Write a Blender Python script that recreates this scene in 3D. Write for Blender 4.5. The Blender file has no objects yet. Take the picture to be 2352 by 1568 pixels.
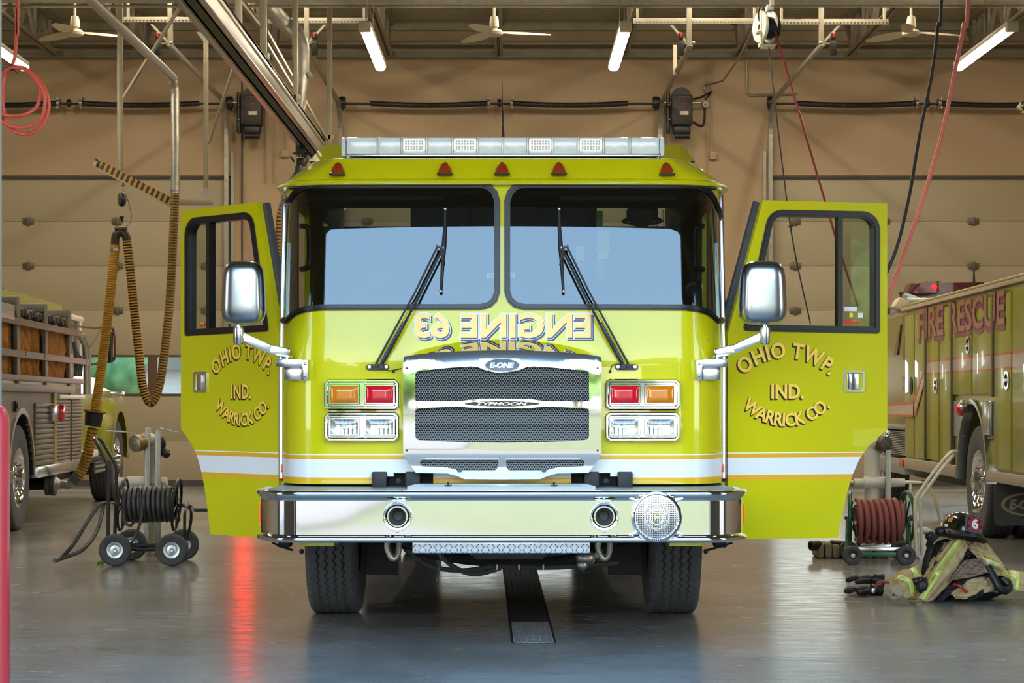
import bpy, bmesh, math, random
from mathutils import Vector, Matrix
from mathutils.geometry import delaunay_2d_cdt, interpolate_bezier
random.seed(7)
PI = math.pi
SC = bpy.context.scene
COL = SC.collection
# ---------------------------------------------------------------- camera frame of reference
F = 4800.0      # focal length in pixels of the 2352 wide frame
HZ = 925.0      # horizon row
CX = 1176.0
H = 1.28        # eye height
def P(px, py, y):
    """world point on the picture ray (px,py) at depth y"""
    return Vector(((px - CX) * y / F, y, H + (HZ - py) * y / F))
def PF(px, py, z=0.0):
    """world point on the picture ray at height z (below the horizon: on the floor)"""
    y = (H - z) * F / (py - HZ)
    return Vector(((px - CX) * y / F, y, z))
# ---------------------------------------------------------------- colours and materials
def lin(c):
    o = []
    for v in c[:3]:
        v = v / 255.0
        o.append(v / 12.92 if v <= 0.04045 else ((v + 0.055) / 1.055) ** 2.4)
    return (o[0], o[1], o[2], 1.0)
def new_mat(name):
    m = bpy.data.materials.new(name); m.use_nodes = True
    nt = m.node_tree
    b = nt.nodes['Principled BSDF']
    return m, nt, b
def mat(name, c, rough=0.5, metal=0.0, var=0.06, scale=8.0, bump=0.0, bscale=60.0, coat=0.0, emit=None, estr=0.0,
        spec=0.5, stretch=None, var2=None, rvar=0.0, aniso=0.0):
    m, nt, b = new_mat(name)
    N, L = nt.nodes, nt.links
    tc = N.new('ShaderNodeTexCoord'); mp = N.new('ShaderNodeMapping')
    L.new(tc.outputs['Object'], mp.inputs['Vector'])
    if stretch: mp.inputs['Scale'].default_value = stretch
    no = N.new('ShaderNodeTexNoise'); no.inputs['Scale'].default_value = scale; no.inputs['Detail'].default_value = 6
    L.new(mp.outputs['Vector'], no.inputs['Vector'])
    mx = N.new('ShaderNodeMix'); mx.data_type = 'RGBA'
    a = lin(c); lo = tuple(v * (1 - var) for v in a[:3]) + (1,); hi = tuple(min(1, v * (1 + var)) for v in a[:3]) + (1,)
    if var2: hi = lin(var2)
    mx.inputs['A'].default_value = lo; mx.inputs['B'].default_value = hi
    rmp = N.new('ShaderNodeMapRange'); rmp.inputs['From Min'].default_value = 0.3; rmp.inputs['From Max'].default_value = 0.7
    L.new(no.outputs['Fac'], rmp.inputs['Value']); L.new(rmp.outputs['Result'], mx.inputs['Factor'])
    L.new(mx.outputs['Result'], b.inputs['Base Color'])
    b.inputs['Roughness'].default_value = rough; b.inputs['Metallic'].default_value = metal
    b.inputs['Specular IOR Level'].default_value = spec
    if rvar:
        r2 = N.new('ShaderNodeMapRange'); r2.inputs['From Min'].default_value = 0.3; r2.inputs['From Max'].default_value = 0.7
        r2.inputs['To Min'].default_value = max(0.02, rough - rvar); r2.inputs['To Max'].default_value = rough + rvar
        L.new(no.outputs['Fac'], r2.inputs['Value']); L.new(r2.outputs['Result'], b.inputs['Roughness'])
    if coat:
        b.inputs['Coat Weight'].default_value = coat; b.inputs['Coat Roughness'].default_value = 0.02
    if emit:
        b.inputs['Emission Color'].default_value = lin(emit); b.inputs['Emission Strength'].default_value = estr
    if bump:
        n2 = N.new('ShaderNodeTexNoise'); n2.inputs['Scale'].default_value = bscale; n2.inputs['Detail'].default_value = 4
        L.new(mp.outputs['Vector'], n2.inputs['Vector'])
        bp = N.new('ShaderNodeBump'); bp.inputs['Strength'].default_value = bump; bp.inputs['Distance'].default_value = 0.01
        L.new(n2.outputs['Fac'], bp.inputs['Height']); L.new(bp.outputs['Normal'], b.inputs['Normal'])
    return m
def glass(name, tint=(0.6, 0.66, 0.62), refl=0.09, rough=0.0, facing=0.9):
    m, nt, b = new_mat(name); N, L = nt.nodes, nt.links
    N.remove(b)
    out = [n for n in N if n.type == 'OUTPUT_MATERIAL'][0]
    tr = N.new('ShaderNodeBsdfTransparent'); tr.inputs['Color'].default_value = tint + (1,)
    gl = N.new('ShaderNodeBsdfGlossy'); gl.inputs['Roughness'].default_value = rough; gl.inputs['Color'].default_value = (1, 1, 1, 1)
    lw = N.new('ShaderNodeLayerWeight'); lw.inputs['Blend'].default_value = 0.35
    mr = N.new('ShaderNodeMapRange'); mr.inputs['To Min'].default_value = refl; mr.inputs['To Max'].default_value = facing
    pw = N.new('ShaderNodeMath'); pw.operation = 'POWER'; pw.inputs[1].default_value = 2.0
    L.new(lw.outputs['Facing'], pw.inputs[0]); L.new(pw.outputs[0], mr.inputs['Value'])
    mx = N.new('ShaderNodeMixShader')
    L.new(mr.outputs['Result'], mx.inputs[0]); L.new(tr.outputs[0], mx.inputs[1]); L.new(gl.outputs[0], mx.inputs[2])
    L.new(mx.outputs[0], out.inputs['Surface'])
    return m
def banded(name, bands, axis, rough=0.4, metal=0.0, coat=0.0, base=(200, 200, 200), bump=0.0):
    """base colour with bands [(lo,hi,colour)] along an object axis (paint stripes)"""
    m, nt, b = new_mat(name); N, L = nt.nodes, nt.links
    tc = N.new('ShaderNodeTexCoord'); sp = N.new('ShaderNodeSeparateXYZ'); L.new(tc.outputs['Object'], sp.inputs[0])
    prev = None
    no = N.new('ShaderNodeTexNoise'); no.inputs['Scale'].default_value = 3.0
    L.new(tc.outputs['Object'], no.inputs['Vector'])
    mx0 = N.new('ShaderNodeMix'); mx0.data_type = 'RGBA'
    a = lin(base); mx0.inputs['A'].default_value = tuple(v * .97 for v in a[:3]) + (1,); mx0.inputs['B'].default_value = tuple(min(1, v * 1.03) for v in a[:3]) + (1,)
    L.new(no.outputs['Fac'], mx0.inputs['Factor'])
    prev = mx0.outputs['Result']
    for lo, hi, c in bands:
        g = N.new('ShaderNodeMath'); g.operation = 'COMPARE'
        g.inputs[1].default_value = (lo + hi) / 2; g.inputs[2].default_value = (hi - lo) / 2
        L.new(sp.outputs[axis], g.inputs[0])
        mx = N.new('ShaderNodeMix'); mx.data_type = 'RGBA'; mx.inputs['B'].default_value = lin(c)
        L.new(g.outputs[0], mx.inputs['Factor']); L.new(prev, mx.inputs['A'])
        prev = mx.outputs['Result']
    L.new(prev, b.inputs['Base Color'])
    b.inputs['Roughness'].default_value = rough; b.inputs['Metallic'].default_value = metal
    b.inputs['Specular IOR Level'].default_value = .2
    if coat: b.inputs['Coat Weight'].default_value = coat; b.inputs['Coat Roughness'].default_value = 0.015
    return m
# ---------------------------------------------------------------- 2-D helpers
def fillet(pts, rad, n=6):
    """round the corners of a closed polygon; rad a number or one per corner"""
    m = len(pts); out = []
    if not isinstance(rad, (list, tuple)): rad = [rad] * m
    for i in range(m):
        p0, p1, p2 = Vector(pts[i - 1]), Vector(pts[i]), Vector(pts[(i + 1) % m])
        r = rad[i]
        if r <= 0: out.append(tuple(p1)); continue
        a = (p0 - p1); b = (p2 - p1); la, lb = a.length, b.length
        a.normalize(); b.normalize()
        ang = a.angle(b)
        if abs(ang - PI) < 1e-3: out.append(tuple(p1)); continue
        t = min(r / math.tan(ang / 2), la * .49, lb * .49); r = t * math.tan(ang / 2)
        c = p1 + (a + b).normalized() * (r / math.sin(ang / 2))
        s, e = p1 + a * t - c, p1 + b * t - c
        a0 = math.atan2(s.y, s.x); a1 = math.atan2(e.y, e.x)
        d = (a1 - a0 + PI) % (2 * PI) - PI
        for k in range(n + 1):
            q = a0 + d * k / n
            out.append((c.x + r * math.cos(q), c.y + r * math.sin(q)))
    return out
def rrect(x0, x1, y0, y1, r, n=5):
    return fillet([(x0, y0), (x1, y0), (x1, y1), (x0, y1)], r, n)
def area2(p):
    return sum(p[i - 1][0] * p[i][1] - p[i][0] * p[i - 1][1] for i in range(len(p))) / 2
def inset(pts, d):
    """offset a closed polygon inwards by d"""
    s = 1 if area2(pts) > 0 else -1
    m = len(pts); out = []
    for i in range(m):
        p0, p1, p2 = Vector(pts[i - 1]), Vector(pts[i]), Vector(pts[(i + 1) % m])
        e1 = (p1 - p0); e2 = (p2 - p1)
        if e1.length < 1e-9 or e2.length < 1e-9: out.append(tuple(p1)); continue
        e1.normalize(); e2.normalize()
        n1 = Vector((-e1.y, e1.x)) * s; n2 = Vector((-e2.y, e2.x)) * s
        b = n1 + n2
        if b.length < 1e-6: out.append(tuple(p1)); continue
        b.normalize(); k = d / max(.35, b.dot(n1))
        out.append(tuple(p1 + b * k))
    return out
def resample(loop, step):
    out = []
    for i in range(len(loop)):
        a = Vector(loop[i]); b = Vector(loop[(i + 1) % len(loop)])
        n = max(1, int(math.ceil((b - a).length / step)))
        for k in range(n): out.append(tuple(a.lerp(b, k / n)))
    return out
def inside(p, loop):
    x, y = p; c = False; j = len(loop) - 1
    for i in range(len(loop)):
        xi, yi = loop[i]; xj, yj = loop[j]
        if (yi > y) != (yj > y) and x < (xj - xi) * (y - yi) / (yj - yi) + xi: c = not c
        j = i
    return c
def seg_d(p, loop):
    m = 9e9
    for i in range(len(loop)):
        a = loop[i]; b = loop[(i + 1) % len(loop)]
        dx, dy = b[0] - a[0], b[1] - a[1]; l = dx * dx + dy * dy
        t = 0 if l == 0 else max(0, min(1, ((p[0] - a[0]) * dx + (p[1] - a[1]) * dy) / l))
        m = min(m, (p[0] - a[0] - t * dx) ** 2 + (p[1] - a[1] - t * dy) ** 2)
    return math.sqrt(m)
def circ(cx, cy, r, n=24, ry=None, a0=0.0):
    ry = r if ry is None else ry
    return [(cx + r * math.cos(a0 + 2 * PI * k / n), cy + ry * math.sin(a0 + 2 * PI * k / n)) for k in range(n)]
def spline(pts, n=8, closed=False):
    """Catmull-Rom through the points"""
    p = [Vector(q) for q in pts]; out = []; m = len(p)
    rng = range(m if closed else m - 1)
    for i in rng:
        p0 = p[(i - 1) % m] if closed or i > 0 else p[0]
        p1 = p[i]; p2 = p[(i + 1) % m]
        p3 = p[(i + 2) % m] if closed or i + 2 < m else p[-1]
        for k in range(n):
            t = k / n
            out.append(0.5 * ((2 * p1) + (p2 - p0) * t + (2 * p0 - 5 * p1 + 4 * p2 - p3) * t * t + (3 * p1 - p0 - 3 * p2 + p3) * t ** 3))
    if not closed: out.append(p[-1].copy())
    return out
# ---------------------------------------------------------------- mesh builder
class MB:
    def __init__(s): s.bm = bmesh.new()
    def _in(s, verts, faces, mi=0, mx=None):
        vs = [s.bm.verts.new(mx @ Vector(v) if mx else v) for v in verts]
        for f in faces:
            if len(set(f)) < 3: continue
            try:
                q = s.bm.faces.new([vs[i] for i in f]); q.material_index = mi; q.smooth = True
            except ValueError: pass
        return vs
    def merge(s, bm2, mi=0, mx=None):
        bm2.verts.index_update()
        s._in([v.co.copy() for v in bm2.verts], [[v.index for v in f.verts] for f in bm2.faces], mi, mx)
        bm2.free()
    def box(s, c, size, bev=0.0, rot=None, mi=0, seg=2):
        b = bmesh.new(); bmesh.ops.create_cube(b, size=1.0)
        bmesh.ops.scale(b, vec=Vector(size), verts=b.verts)
        if bev > 0: bmesh.ops.bevel(b, geom=b.edges[:], offset=bev, segments=seg, affect='EDGES', profile=.5)
        mx = Matrix.Translation(Vector(c)) @ (rot.to_4x4() if rot is not None else Matrix())
        s.merge(b, mi, mx); return s
    def bx(s, x0, x1, y0, y1, z0, z1, bev=0.0, mi=0):
        return s.box(((x0 + x1) / 2, (y0 + y1) / 2, (z0 + z1) / 2), (abs(x1 - x0), abs(y1 - y0), abs(z1 - z0)), bev, None, mi)
    def bar(s, a, b, w, h, up=(0, 0, 1), bev=0.0, mi=0):
        a, b = Vector(a), Vector(b); d = (b - a); l = d.length; d.normalize()
        u = Vector(up)
        if abs(d.dot(u)) > .98: u = Vector((0, 1, 0)) if abs(d.y) < .9 else Vector((1, 0, 0))
        x = d.cross(u).normalized(); z = x.cross(d).normalized()
        rot = Matrix((x, d, z)).transposed()
        return s.box((a + b) / 2, (w, l, h), bev, rot, mi)
    def tube(s, pts, r, n=10, closed=False, cap=True, mi=0):
        p = [Vector(q) for q in pts]; m = len(p)
        rr = r if isinstance(r, (list, tuple)) else [r] * m
        T = []
        for i in range(m):
            a = p[i - 1] if (i > 0 or closed) else p[i]
            b = p[(i + 1) % m] if (i < m - 1 or closed) else p[i]
            t = (b - a); t = t.normalized() if t.length > 1e-9 else Vector((0, 0, 1)); T.append(t)
        u = Vector((0, 0, 1))
        if abs(T[0].dot(u)) > .9: u = Vector((1, 0, 0))
        nrm = (u - T[0] * u.dot(T[0])).normalized()
        verts = []; faces = []
        for i in range(m):
            nrm = (nrm - T[i] * nrm.dot(T[i]))
            nrm = nrm.normalized() if nrm.length > 1e-6 else T[i].orthogonal().normalized()
            bn = T[i].cross(nrm)
            for k in range(n):
                a = 2 * PI * k / n
                verts.append(p[i] + (nrm * math.cos(a) + bn * math.sin(a)) * rr[i])
        for i in range(m if closed else m - 1):
            j = (i + 1) % m
            for k in range(n):
                k2 = (k + 1) % n
                faces.append((i * n + k, i * n + k2, j * n + k2, j * n + k))
        if cap and not closed:
            faces.append(tuple(range(n))[::-1]); faces.append(tuple((m - 1) * n + k for k in range(n)))
        s._in(verts, faces, mi); return s
    def cyl(s, a, b, r, r2=None, n=24, mi=0, cap=True):
        a, b = Vector(a), Vector(b)
        return s.tube([a, b], [r, r if r2 is None else r2], n, False, cap, mi)
    def lathe(s, prof, o, ax, n=32, mi=0, closed=False, cap=False):
        """prof [(radius, distance along axis)]"""
        o = Vector(o); ax = Vector(ax).normalized(); u = ax.orthogonal().normalized(); v = ax.cross(u)
        verts = []; faces = []; m = len(prof)
        for (r, t) in prof:
            for k in range(n):
                a = 2 * PI * k / n
                verts.append(o + ax * t + (u * math.cos(a) + v * math.sin(a)) * max(r, 1e-5))
        for i in range(m if closed else m - 1):
            j = (i + 1) % m
            for k in range(n):
                k2 = (k + 1) % n
                faces.append((i * n + k, i * n + k2, j * n + k2, j * n + k))
        if cap and not closed:
            if prof[0][0] > 1e-4: faces.append(tuple(range(n))[::-1])
            if prof[-1][0] > 1e-4: faces.append(tuple((m - 1) * n + k for k in range(n)))
        s._in(verts, faces, mi); return s
    def sphere(s, c, r, n=16, mi=0, sc=(1, 1, 1), rot=None):
        b = bmesh.new(); bmesh.ops.create_uvsphere(b, u_segments=n, v_segments=max(6, n // 2), radius=r)
        mx = Matrix.Translation(Vector(c)) @ (rot.to_4x4() if rot is not None else Matrix()) @ Matrix.Diagonal((sc[0], sc[1], sc[2], 1))
        s.merge(b, mi, mx); return s
    def grid(s, fn, nu, nv, mi=0, cu=False, cv=False):
        verts = [fn(i / (nu if cu else nu - 1), j / (nv if cv else nv - 1)) for i in range(nu) for j in range(nv)]
        faces = []
        for i in range(nu if cu else nu - 1):
            for j in range(nv if cv else nv - 1):
                i2 = (i + 1) % nu; j2 = (j + 1) % nv
                faces.append((i * nv + j, i2 * nv + j, i2 * nv + j2, i * nv + j2))
        s._in(verts, faces, mi); return s
    def plate(s, outer, holes, fn, thick=0.0, res=0.1, mi=0, wall_mi=None, fill=True, back_mi=None):
        """flat shape with holes, filled by constrained Delaunay, mapped by fn(u,v,w); w runs 0..-thick"""
        loops = [resample(outer, res)] + [resample(h, res) for h in holes]
        V = []; E = []; spans = []
        for lp in loops:
            b0 = len(V); V += [Vector(q) for q in lp]
            E += [(b0 + i, b0 + (i + 1) % len(lp)) for i in range(len(lp))]; spans.append((b0, len(lp)))
        if fill:
            xs = [q[0] for q in loops[0]]; ys = [q[1] for q in loops[0]]
            x = min(xs) + res * .5
            while x < max(xs):
                y = min(ys) + res * .5
                while y < max(ys):
                    q = (x, y)
                    if inside(q, loops[0]) and not any(inside(q, h) for h in loops[1:]) and min(seg_d(q, l) for l in loops) > res * .35:
                        V.append(Vector(q))
                    y += res
                x += res
        vo, eo, fo, ov, oe, of = delaunay_2d_cdt(V, E, [], 0, 1e-7)
        tri = []
        for f in fo:
            c = [sum(vo[i][k] for i in f) / len(f) for k in (0, 1)]
            if inside(c, loops[0]) and not any(inside(c, h) for h in loops[1:]): tri.append(tuple(f))
        remap = {}
        for i, l in enumerate(ov):
            for q in l: remap[q] = i
        n = len(vo)
        verts = [Vector(fn(v[0], v[1], 0.0)) for v in vo]
        faces = list(tri); nf = len(faces)
        if thick:
            verts += [Vector(fn(v[0], v[1], -thick)) for v in vo]
            if back_mi is None: faces += [tuple(n + i for i in f[::-1]) for f in tri]
            else: s._in(verts[n:], [f[::-1] for f in tri], back_mi)
        s._in(verts[:n] if back_mi is not None else verts, faces, mi)
        if thick:
            for (b0, l) in spans:
                wv = []; wf = []
                for i in range(l):
                    q = loops_pt = V[b0 + i]
                    wv += [Vector(fn(q[0], q[1], 0.0)), Vector(fn(q[0], q[1], -thick))]
                for i in range(l):
                    j = (i + 1) % l
                    wf.append((2 * i, 2 * i + 1, 2 * j + 1, 2 * j))
                s._in(wv, wf, mi if wall_mi is None else wall_mi)
        return s
    def prism(s, poly, o, u, v, depth, mi=0, bev=0.0, holes=()):
        """polygon in the frame (o,u,v) extruded by depth along u x v"""
        o, u, v = Vector(o), Vector(u).normalized(), Vector(v).normalized(); w = u.cross(v)
        if not holes and bev > 0:
            b = bmesh.new()
            vs = [b.verts.new(o + u * q[0] + v * q[1]) for q in poly]
            f = b.faces.new(vs)
            r = bmesh.ops.extrude_face_region(b, geom=[f])
            bmesh.ops.translate(b, vec=w * depth, verts=[g for g in r['geom'] if isinstance(g, bmesh.types.BMVert)])
            bmesh.ops.recalc_face_normals(b, faces=b.faces[:])
            bmesh.ops.bevel(b, geom=[e for e in b.edges if e.calc_face_angle(0) > .5], offset=bev, segments=2, affect='EDGES', profile=.5)
            s.merge(b, mi); return s
        return s.plate(poly, list(holes), lambda a, c, t: o + u * a + v * c + w * (depth + t), depth, 9e9, mi, None, False)
    def build(s, name, m, parent=None, label=None, ang=35, recalc=True):
        if recalc:
            bmesh.ops.remove_doubles(s.bm, verts=s.bm.verts, dist=2e-5)
            bmesh.ops.recalc_face_normals(s.bm, faces=s.bm.faces[:])
        me = bpy.data.meshes.new(name); s.bm.to_mesh(me); s.bm.free()
        for q in (m if isinstance(m, (list, tuple)) else [m]): me.materials.append(q)
        if ang is not None and len(me.polygons): me.set_sharp_from_angle(angle=math.radians(ang))
        o = bpy.data.objects.new(name, me); COL.objects.link(o)
        if parent is not None:
            o.parent = parent
            o.matrix_parent_inverse = WM(parent).inverted()
        if label: o['label'] = label
        return o
def WM(o):
    m = o.matrix_basis.copy()
    if o.parent is not None: m = WM(o.parent) @ o.matrix_parent_inverse @ m
    return m
def thing(name, loc, label, cat, group=None):
    o = bpy.data.objects.new(name, None); COL.objects.link(o)
    o.location = loc; o.empty_display_size = .1
    o['label'] = label; o['category'] = cat
    if group: o['group'] = group
    return o
def tag(o, label, cat, group=None, kind=None):
    o['label'] = label; o['category'] = cat
    if group: o['group'] = group
    if kind: o['kind'] = kind
    return o
def struct(o, label=None):
    o['kind'] = 'structure'
    if label: o['label'] = label
    return o
KIDS = {}
def dup(root, delta, label=None, group=None, rotz=0.0, name=None):
    """copy of a thing with copies of its parts and their sub-parts"""
    kids = {}
    for o in bpy.data.objects:
        if o.parent: kids.setdefault(o.parent.name, []).append(o)
    def rec(o, par):
        c = o.copy(); COL.objects.link(c)
        if par is not None: c.parent = par
        for k in kids.get(o.name, []): rec(k, c)
        return c
    r = rec(root, None)
    r.location = root.location + Vector(delta); r.rotation_euler.z += rotz
    if label: r['label'] = label
    if group: r['group'] = group
    return r
# ---------------------------------------------------------------- lettering
def glyphs(txt, bold=0.0, shear=0.0):
    """2-D outline of a line of text: (verts, faces), cap height 1, starting at x=0"""
    cu = bpy.data.curves.new('letters', 'FONT'); cu.body = txt; cu.size = 1.0; cu.offset = bold; cu.shear = shear
    cu.resolution_u = 4
    ob = bpy.data.objects.new('letters', cu); COL.objects.link(ob)
    dg = bpy.context.evaluated_depsgraph_get(); dg.update()
    me = ob.evaluated_get(dg).to_mesh()
    v = [(q.co.x, q.co.y) for q in me.vertices]; f = [tuple(p.vertices) for p in me.polygons]
    ob.evaluated_get(dg).to_mesh_clear()
    COL.objects.unlink(ob); bpy.data.objects.remove(ob); bpy.data.curves.remove(cu)
    return v, f
def fit(vf, w=None, h=None, x0=0.0, y0=0.0):
    v, f = vf
    ax, bx = min(q[0] for q in v), max(q[0] for q in v); ay, by = min(q[1] for q in v), max(q[1] for q in v)
    sx = w / (bx - ax) if w else None; sy = h / (by - ay) if h else None
    sx = sx or sy; sy = sy or sx
    return [(x0 + (q[0] - ax) * sx, y0 + (q[1] - ay) * sy) for q in v], f
def letters(mb, vf, fn, mi=0):
    v, f = vf; n0 = len(mb.bm.faces)
    f = [q if area2([v[i] for i in q]) > 0 else tuple(q)[::-1] for q in f]
    mb._in([Vector(fn(q[0], q[1])) for q in v], f, mi)
    mb.bm.faces.ensure_lookup_table()
    for q in mb.bm.faces[n0:]: q.smooth = False

def islands(vf):
    v, f = vf; par = list(range(len(v)))
    def find(i):
        while par[i] != i: par[i] = par[par[i]]; i = par[i]
        return i
    for q in f:
        for i in q[1:]: par[find(i)] = find(q[0])
    g = {}
    for q in f: g.setdefault(find(q[0]), []).append(q)
    out = []
    for fs in g.values():
        ids = sorted({i for q in fs for i in q}); mp = {k: n for n, k in enumerate(ids)}
        out.append(([v[i] for i in ids], [tuple(mp[i] for i in q) for q in fs]))
    return out
def arc_letters(mb, vf, half, R, sgn, fn, mi=0):
    """set each letter upright on an arc; sgn 1 = over the top, -1 = along the bottom"""
    for v, f in islands(vf):
        c = (min(q[0] for q in v) + max(q[0] for q in v)) / 2; a = (c - half) / R
        ca, sa = math.cos(a), math.sin(a)
        if sgn > 0: w = [(R * sa + (q[0] - c) * ca + q[1] * sa, R * ca - (q[0] - c) * sa + q[1] * ca) for q in v]
        else: w = [(R * sa + (q[0] - c) * ca - q[1] * sa, -R * ca + (q[0] - c) * sa + q[1] * ca) for q in v]
        letters(mb, (w, f), fn, mi)
EXPOSURE = 0.0
SKY = 10.0
SUN = 15.0
FRONT_H = 3.8
LIME = (198, 191, 6)
RAKE = 11.0
FLASH = 6.0
SIGY = 832
SIG = 60.0
OLIVE = (142, 142, 48)
LAMP = 75.0
LAMP_ADDED_NEAR = 75.0
LAMP_ADDED_HIGH = 160.0
LAMP_DOOR = 85.0
# ================================================================ materials
M = {}
M['chrome'] = mat('chrome', (226, 228, 230), .05, 1.0, .01)
M['polished'] = mat('polished_aluminium', (214, 216, 220), .22, 1.0, .02, 20)
M['alu'] = mat('dull_aluminium', (176, 176, 172), .42, .9, .05, 30)
M['galv'] = mat('galvanised_steel', (156, 152, 140), .42, .75, .12, 14)
M['black'] = mat('black_plastic', (22, 22, 24), .45, 0, .1)
M['rubber'] = mat('black_rubber', (72, 72, 74), .8, 0, .12, 20)
M['seal'] = mat('black_window_rubber', (26, 25, 26), .38, 0, .08)
M['dark'] = mat('dark_steel', (34, 34, 36), .55, .3, .15)
M['under'] = mat('dark_chassis_paint', (30, 30, 32), .6, .1, .2)
M['white'] = mat('white_enamel', (214, 210, 198), .4, 0, .03)
M['fan'] = mat('cream_fan_enamel', (186, 174, 150), .45, 0, .03)
M['steelpaint'] = mat('grey_primer_steel', (132, 124, 108), .6, .1, .08)
M['strut'] = mat('zinc_strut_channel', (146, 137, 116), .5, .35, .06)
M['wall'] = mat('tan_painted_wall', (168, 145, 116), .78, 0, .03, 1.2, .04, 40)
M['doorpanel'] = mat('sandstone_door_panel', (160, 148, 122), .6, 0, .025, 1.5)
M['brownframe'] = mat('bronze_window_frame', (92, 72, 52), .5, 0, .05)
M['deck'] = mat('olive_roof_deck', (150, 143, 120), .7, .1, .08)
M['red'] = mat('red_enamel', (176, 22, 30), .3, 0, .05, coat=.3)
M['redhose'] = mat('red_rubber_hose', (226, 92, 70), .45, 0, .06)
M['blackhose'] = mat('black_rubber_hose', (62, 62, 62), .45, 0, .08)
M['glass'] = glass('clear_glass', (.82, .86, .84), .06)
M['lampon'] = mat('lit_diffuser', (255, 250, 240), .5, 0, 0, emit=(255, 244, 224), estr=LAMP)
M['brass'] = mat('brass', (150, 126, 84), .4, .7, .08)
M['blueglove'] = mat('blue_plastic', (30, 60, 150), .5)
# ---- floor: polished concrete, worn streaks, saw-cut joints, stains
def floor_mat():
    m, nt, b = new_mat('polished_concrete'); N, L = nt.nodes, nt.links
    tc = N.new('ShaderNodeTexCoord')
    def noise(scale, det=6, rough=.55, vec=None, st=None):
        n = N.new('ShaderNodeTexNoise'); n.inputs['Scale'].default_value = scale; n.inputs['Detail'].default_value = det; n.inputs['Roughness'].default_value = rough
        if st:
            mp = N.new('ShaderNodeMapping'); mp.inputs['Scale'].default_value = st; L.new(tc.outputs['Object'], mp.inputs['Vector']); L.new(mp.outputs['Vector'], n.inputs['Vector'])
        else: L.new(tc.outputs['Object'], n.inputs['Vector'])
        return n
    def mix(a, bcol, fac):
        x = N.new('ShaderNodeMix'); x.data_type = 'RGBA'
        if isinstance(a, tuple): x.inputs['A'].default_value = a
        else: L.new(a, x.inputs['A'])
        x.inputs['B'].default_value = bcol; L.new(fac, x.inputs['Factor']); return x.outputs['Result']
    def mrange(v, lo, hi, to0=0, to1=1):
        r = N.new('ShaderNodeMapRange'); r.inputs['From Min'].default_value = lo; r.inputs['From Max'].default_value = hi
        r.inputs['To Min'].default_value = to0; r.inputs['To Max'].default_value = to1; L.new(v, r.inputs['Value']); return r.outputs['Result']
    n1 = noise(.8, 8, .6); n2 = noise(6, 6, .6, st=(.5, 2.2, 1)); n3 = noise(40, 3)
    c = mix(lin((115, 112, 105)), lin((139, 138, 134)), mrange(n1.outputs['Fac'], .35, .65))
    c = mix(c, lin((90, 87, 80)), mrange(n2.outputs['Fac'], .52, .78, 0, .55))
    c = mix(c, lin((84, 80, 74)), mrange(n3.outputs['Fac'], .66, .8, 0, .4))
    # oil drips beside the trench drain
    sp = N.new('ShaderNodeSeparateXYZ'); L.new(tc.outputs['Object'], sp.inputs[0])
    def math2(op, a, bb):
        x = N.new('ShaderNodeMath'); x.operation = op
        for i, q in enumerate((a, bb)):
            if q is None: continue
            if isinstance(q, (int, float)): x.inputs[i].default_value = q
            else: L.new(q, x.inputs[i])
        return x.outputs[0]
    dx = math2('ABSOLUTE', math2('SUBTRACT', sp.outputs['X'], .1), None)
    near = mrange(dx, .35, 1.15, 1, 0)
    dy = math2('ABSOLUTE', math2('SUBTRACT', sp.outputs['Y'], 12.6), None)
    near2 = mrange(dy, .1, 1.1, 1, 0)
    n4 = noise(3.2, 5, .6, st=(1.3, 1.6, 1))
    drip = math2('MULTIPLY', math2('MULTIPLY', near, near2), mrange(n4.outputs['Fac'], .52, .6))
    c = mix(c, lin((34, 28, 22)), math2('MULTIPLY', drip, .85))
    # dark scuff patch near the bollard
    d2x = math2('SUBTRACT', sp.outputs['X'], -2.2); d2y = math2('SUBTRACT', sp.outputs['Y'], 10.85)
    rr = math2('SQRT', math2('ADD', math2('MULTIPLY', d2x, d2x), math2('MULTIPLY', math2('MULTIPLY', d2y, d2y), 3.0)), None)
    n5 = noise(18, 4)
    sc = math2('MULTIPLY', mrange(rr, .05, .45, 1, 0), mrange(n5.outputs['Fac'], .5, .6))
    c = mix(c, lin((52, 50, 46)), math2('MULTIPLY', sc, .8))
    # saw-cut joints along the depth and across
    for val, ax in ((-3.1, 'X'), (3.2, 'X'), (15.2, 'Y'), (20.5, 'Y'), (26.0, 'Y')):
        j = math2('COMPARE', sp.outputs[ax], val); j.node.inputs[2].default_value = .006 if ax == 'X' else .01
        c = mix(c, lin((70, 66, 60)), math2('MULTIPLY', j, .7))
    L.new(c, b.inputs['Base Color'])
    r = mrange(n2.outputs['Fac'], .3, .75, .16, .30)
    L.new(r, b.inputs['Roughness'])
    b.inputs['Specular IOR Level'].default_value = .3
    n6 = noise(9, 5, .6, st=(.6, 1.6, 1))
    bp = N.new('ShaderNodeBump'); bp.inputs['Strength'].default_value = .045; bp.inputs['Distance'].default_value = .01
    L.new(n6.outputs['Fac'], bp.inputs['Height']); L.new(bp.outputs['Normal'], b.inputs['Normal'])
    return m
M['floor'] = floor_mat()
# ================================================================ camera
cam = bpy.data.cameras.new('camera'); co = bpy.data.objects.new('camera', cam); COL.objects.link(co)
co.location = (0, 0, H); co.rotation_euler = (PI / 2, 0, 0)
cam.sensor_fit = 'HORIZONTAL'; cam.sensor_width = 36.0; cam.lens = 36.0 * F / 2352.0
cam.shift_y = (HZ - 784.0) / 2352.0; cam.clip_end = 500
SC.camera = co
SC.view_settings.view_transform = 'Standard'; SC.view_settings.look = 'None'
SC.view_settings.gamma = 1.0; SC.view_settings.use_curve_mapping = False
SC.view_settings.exposure = EXPOSURE
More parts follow.
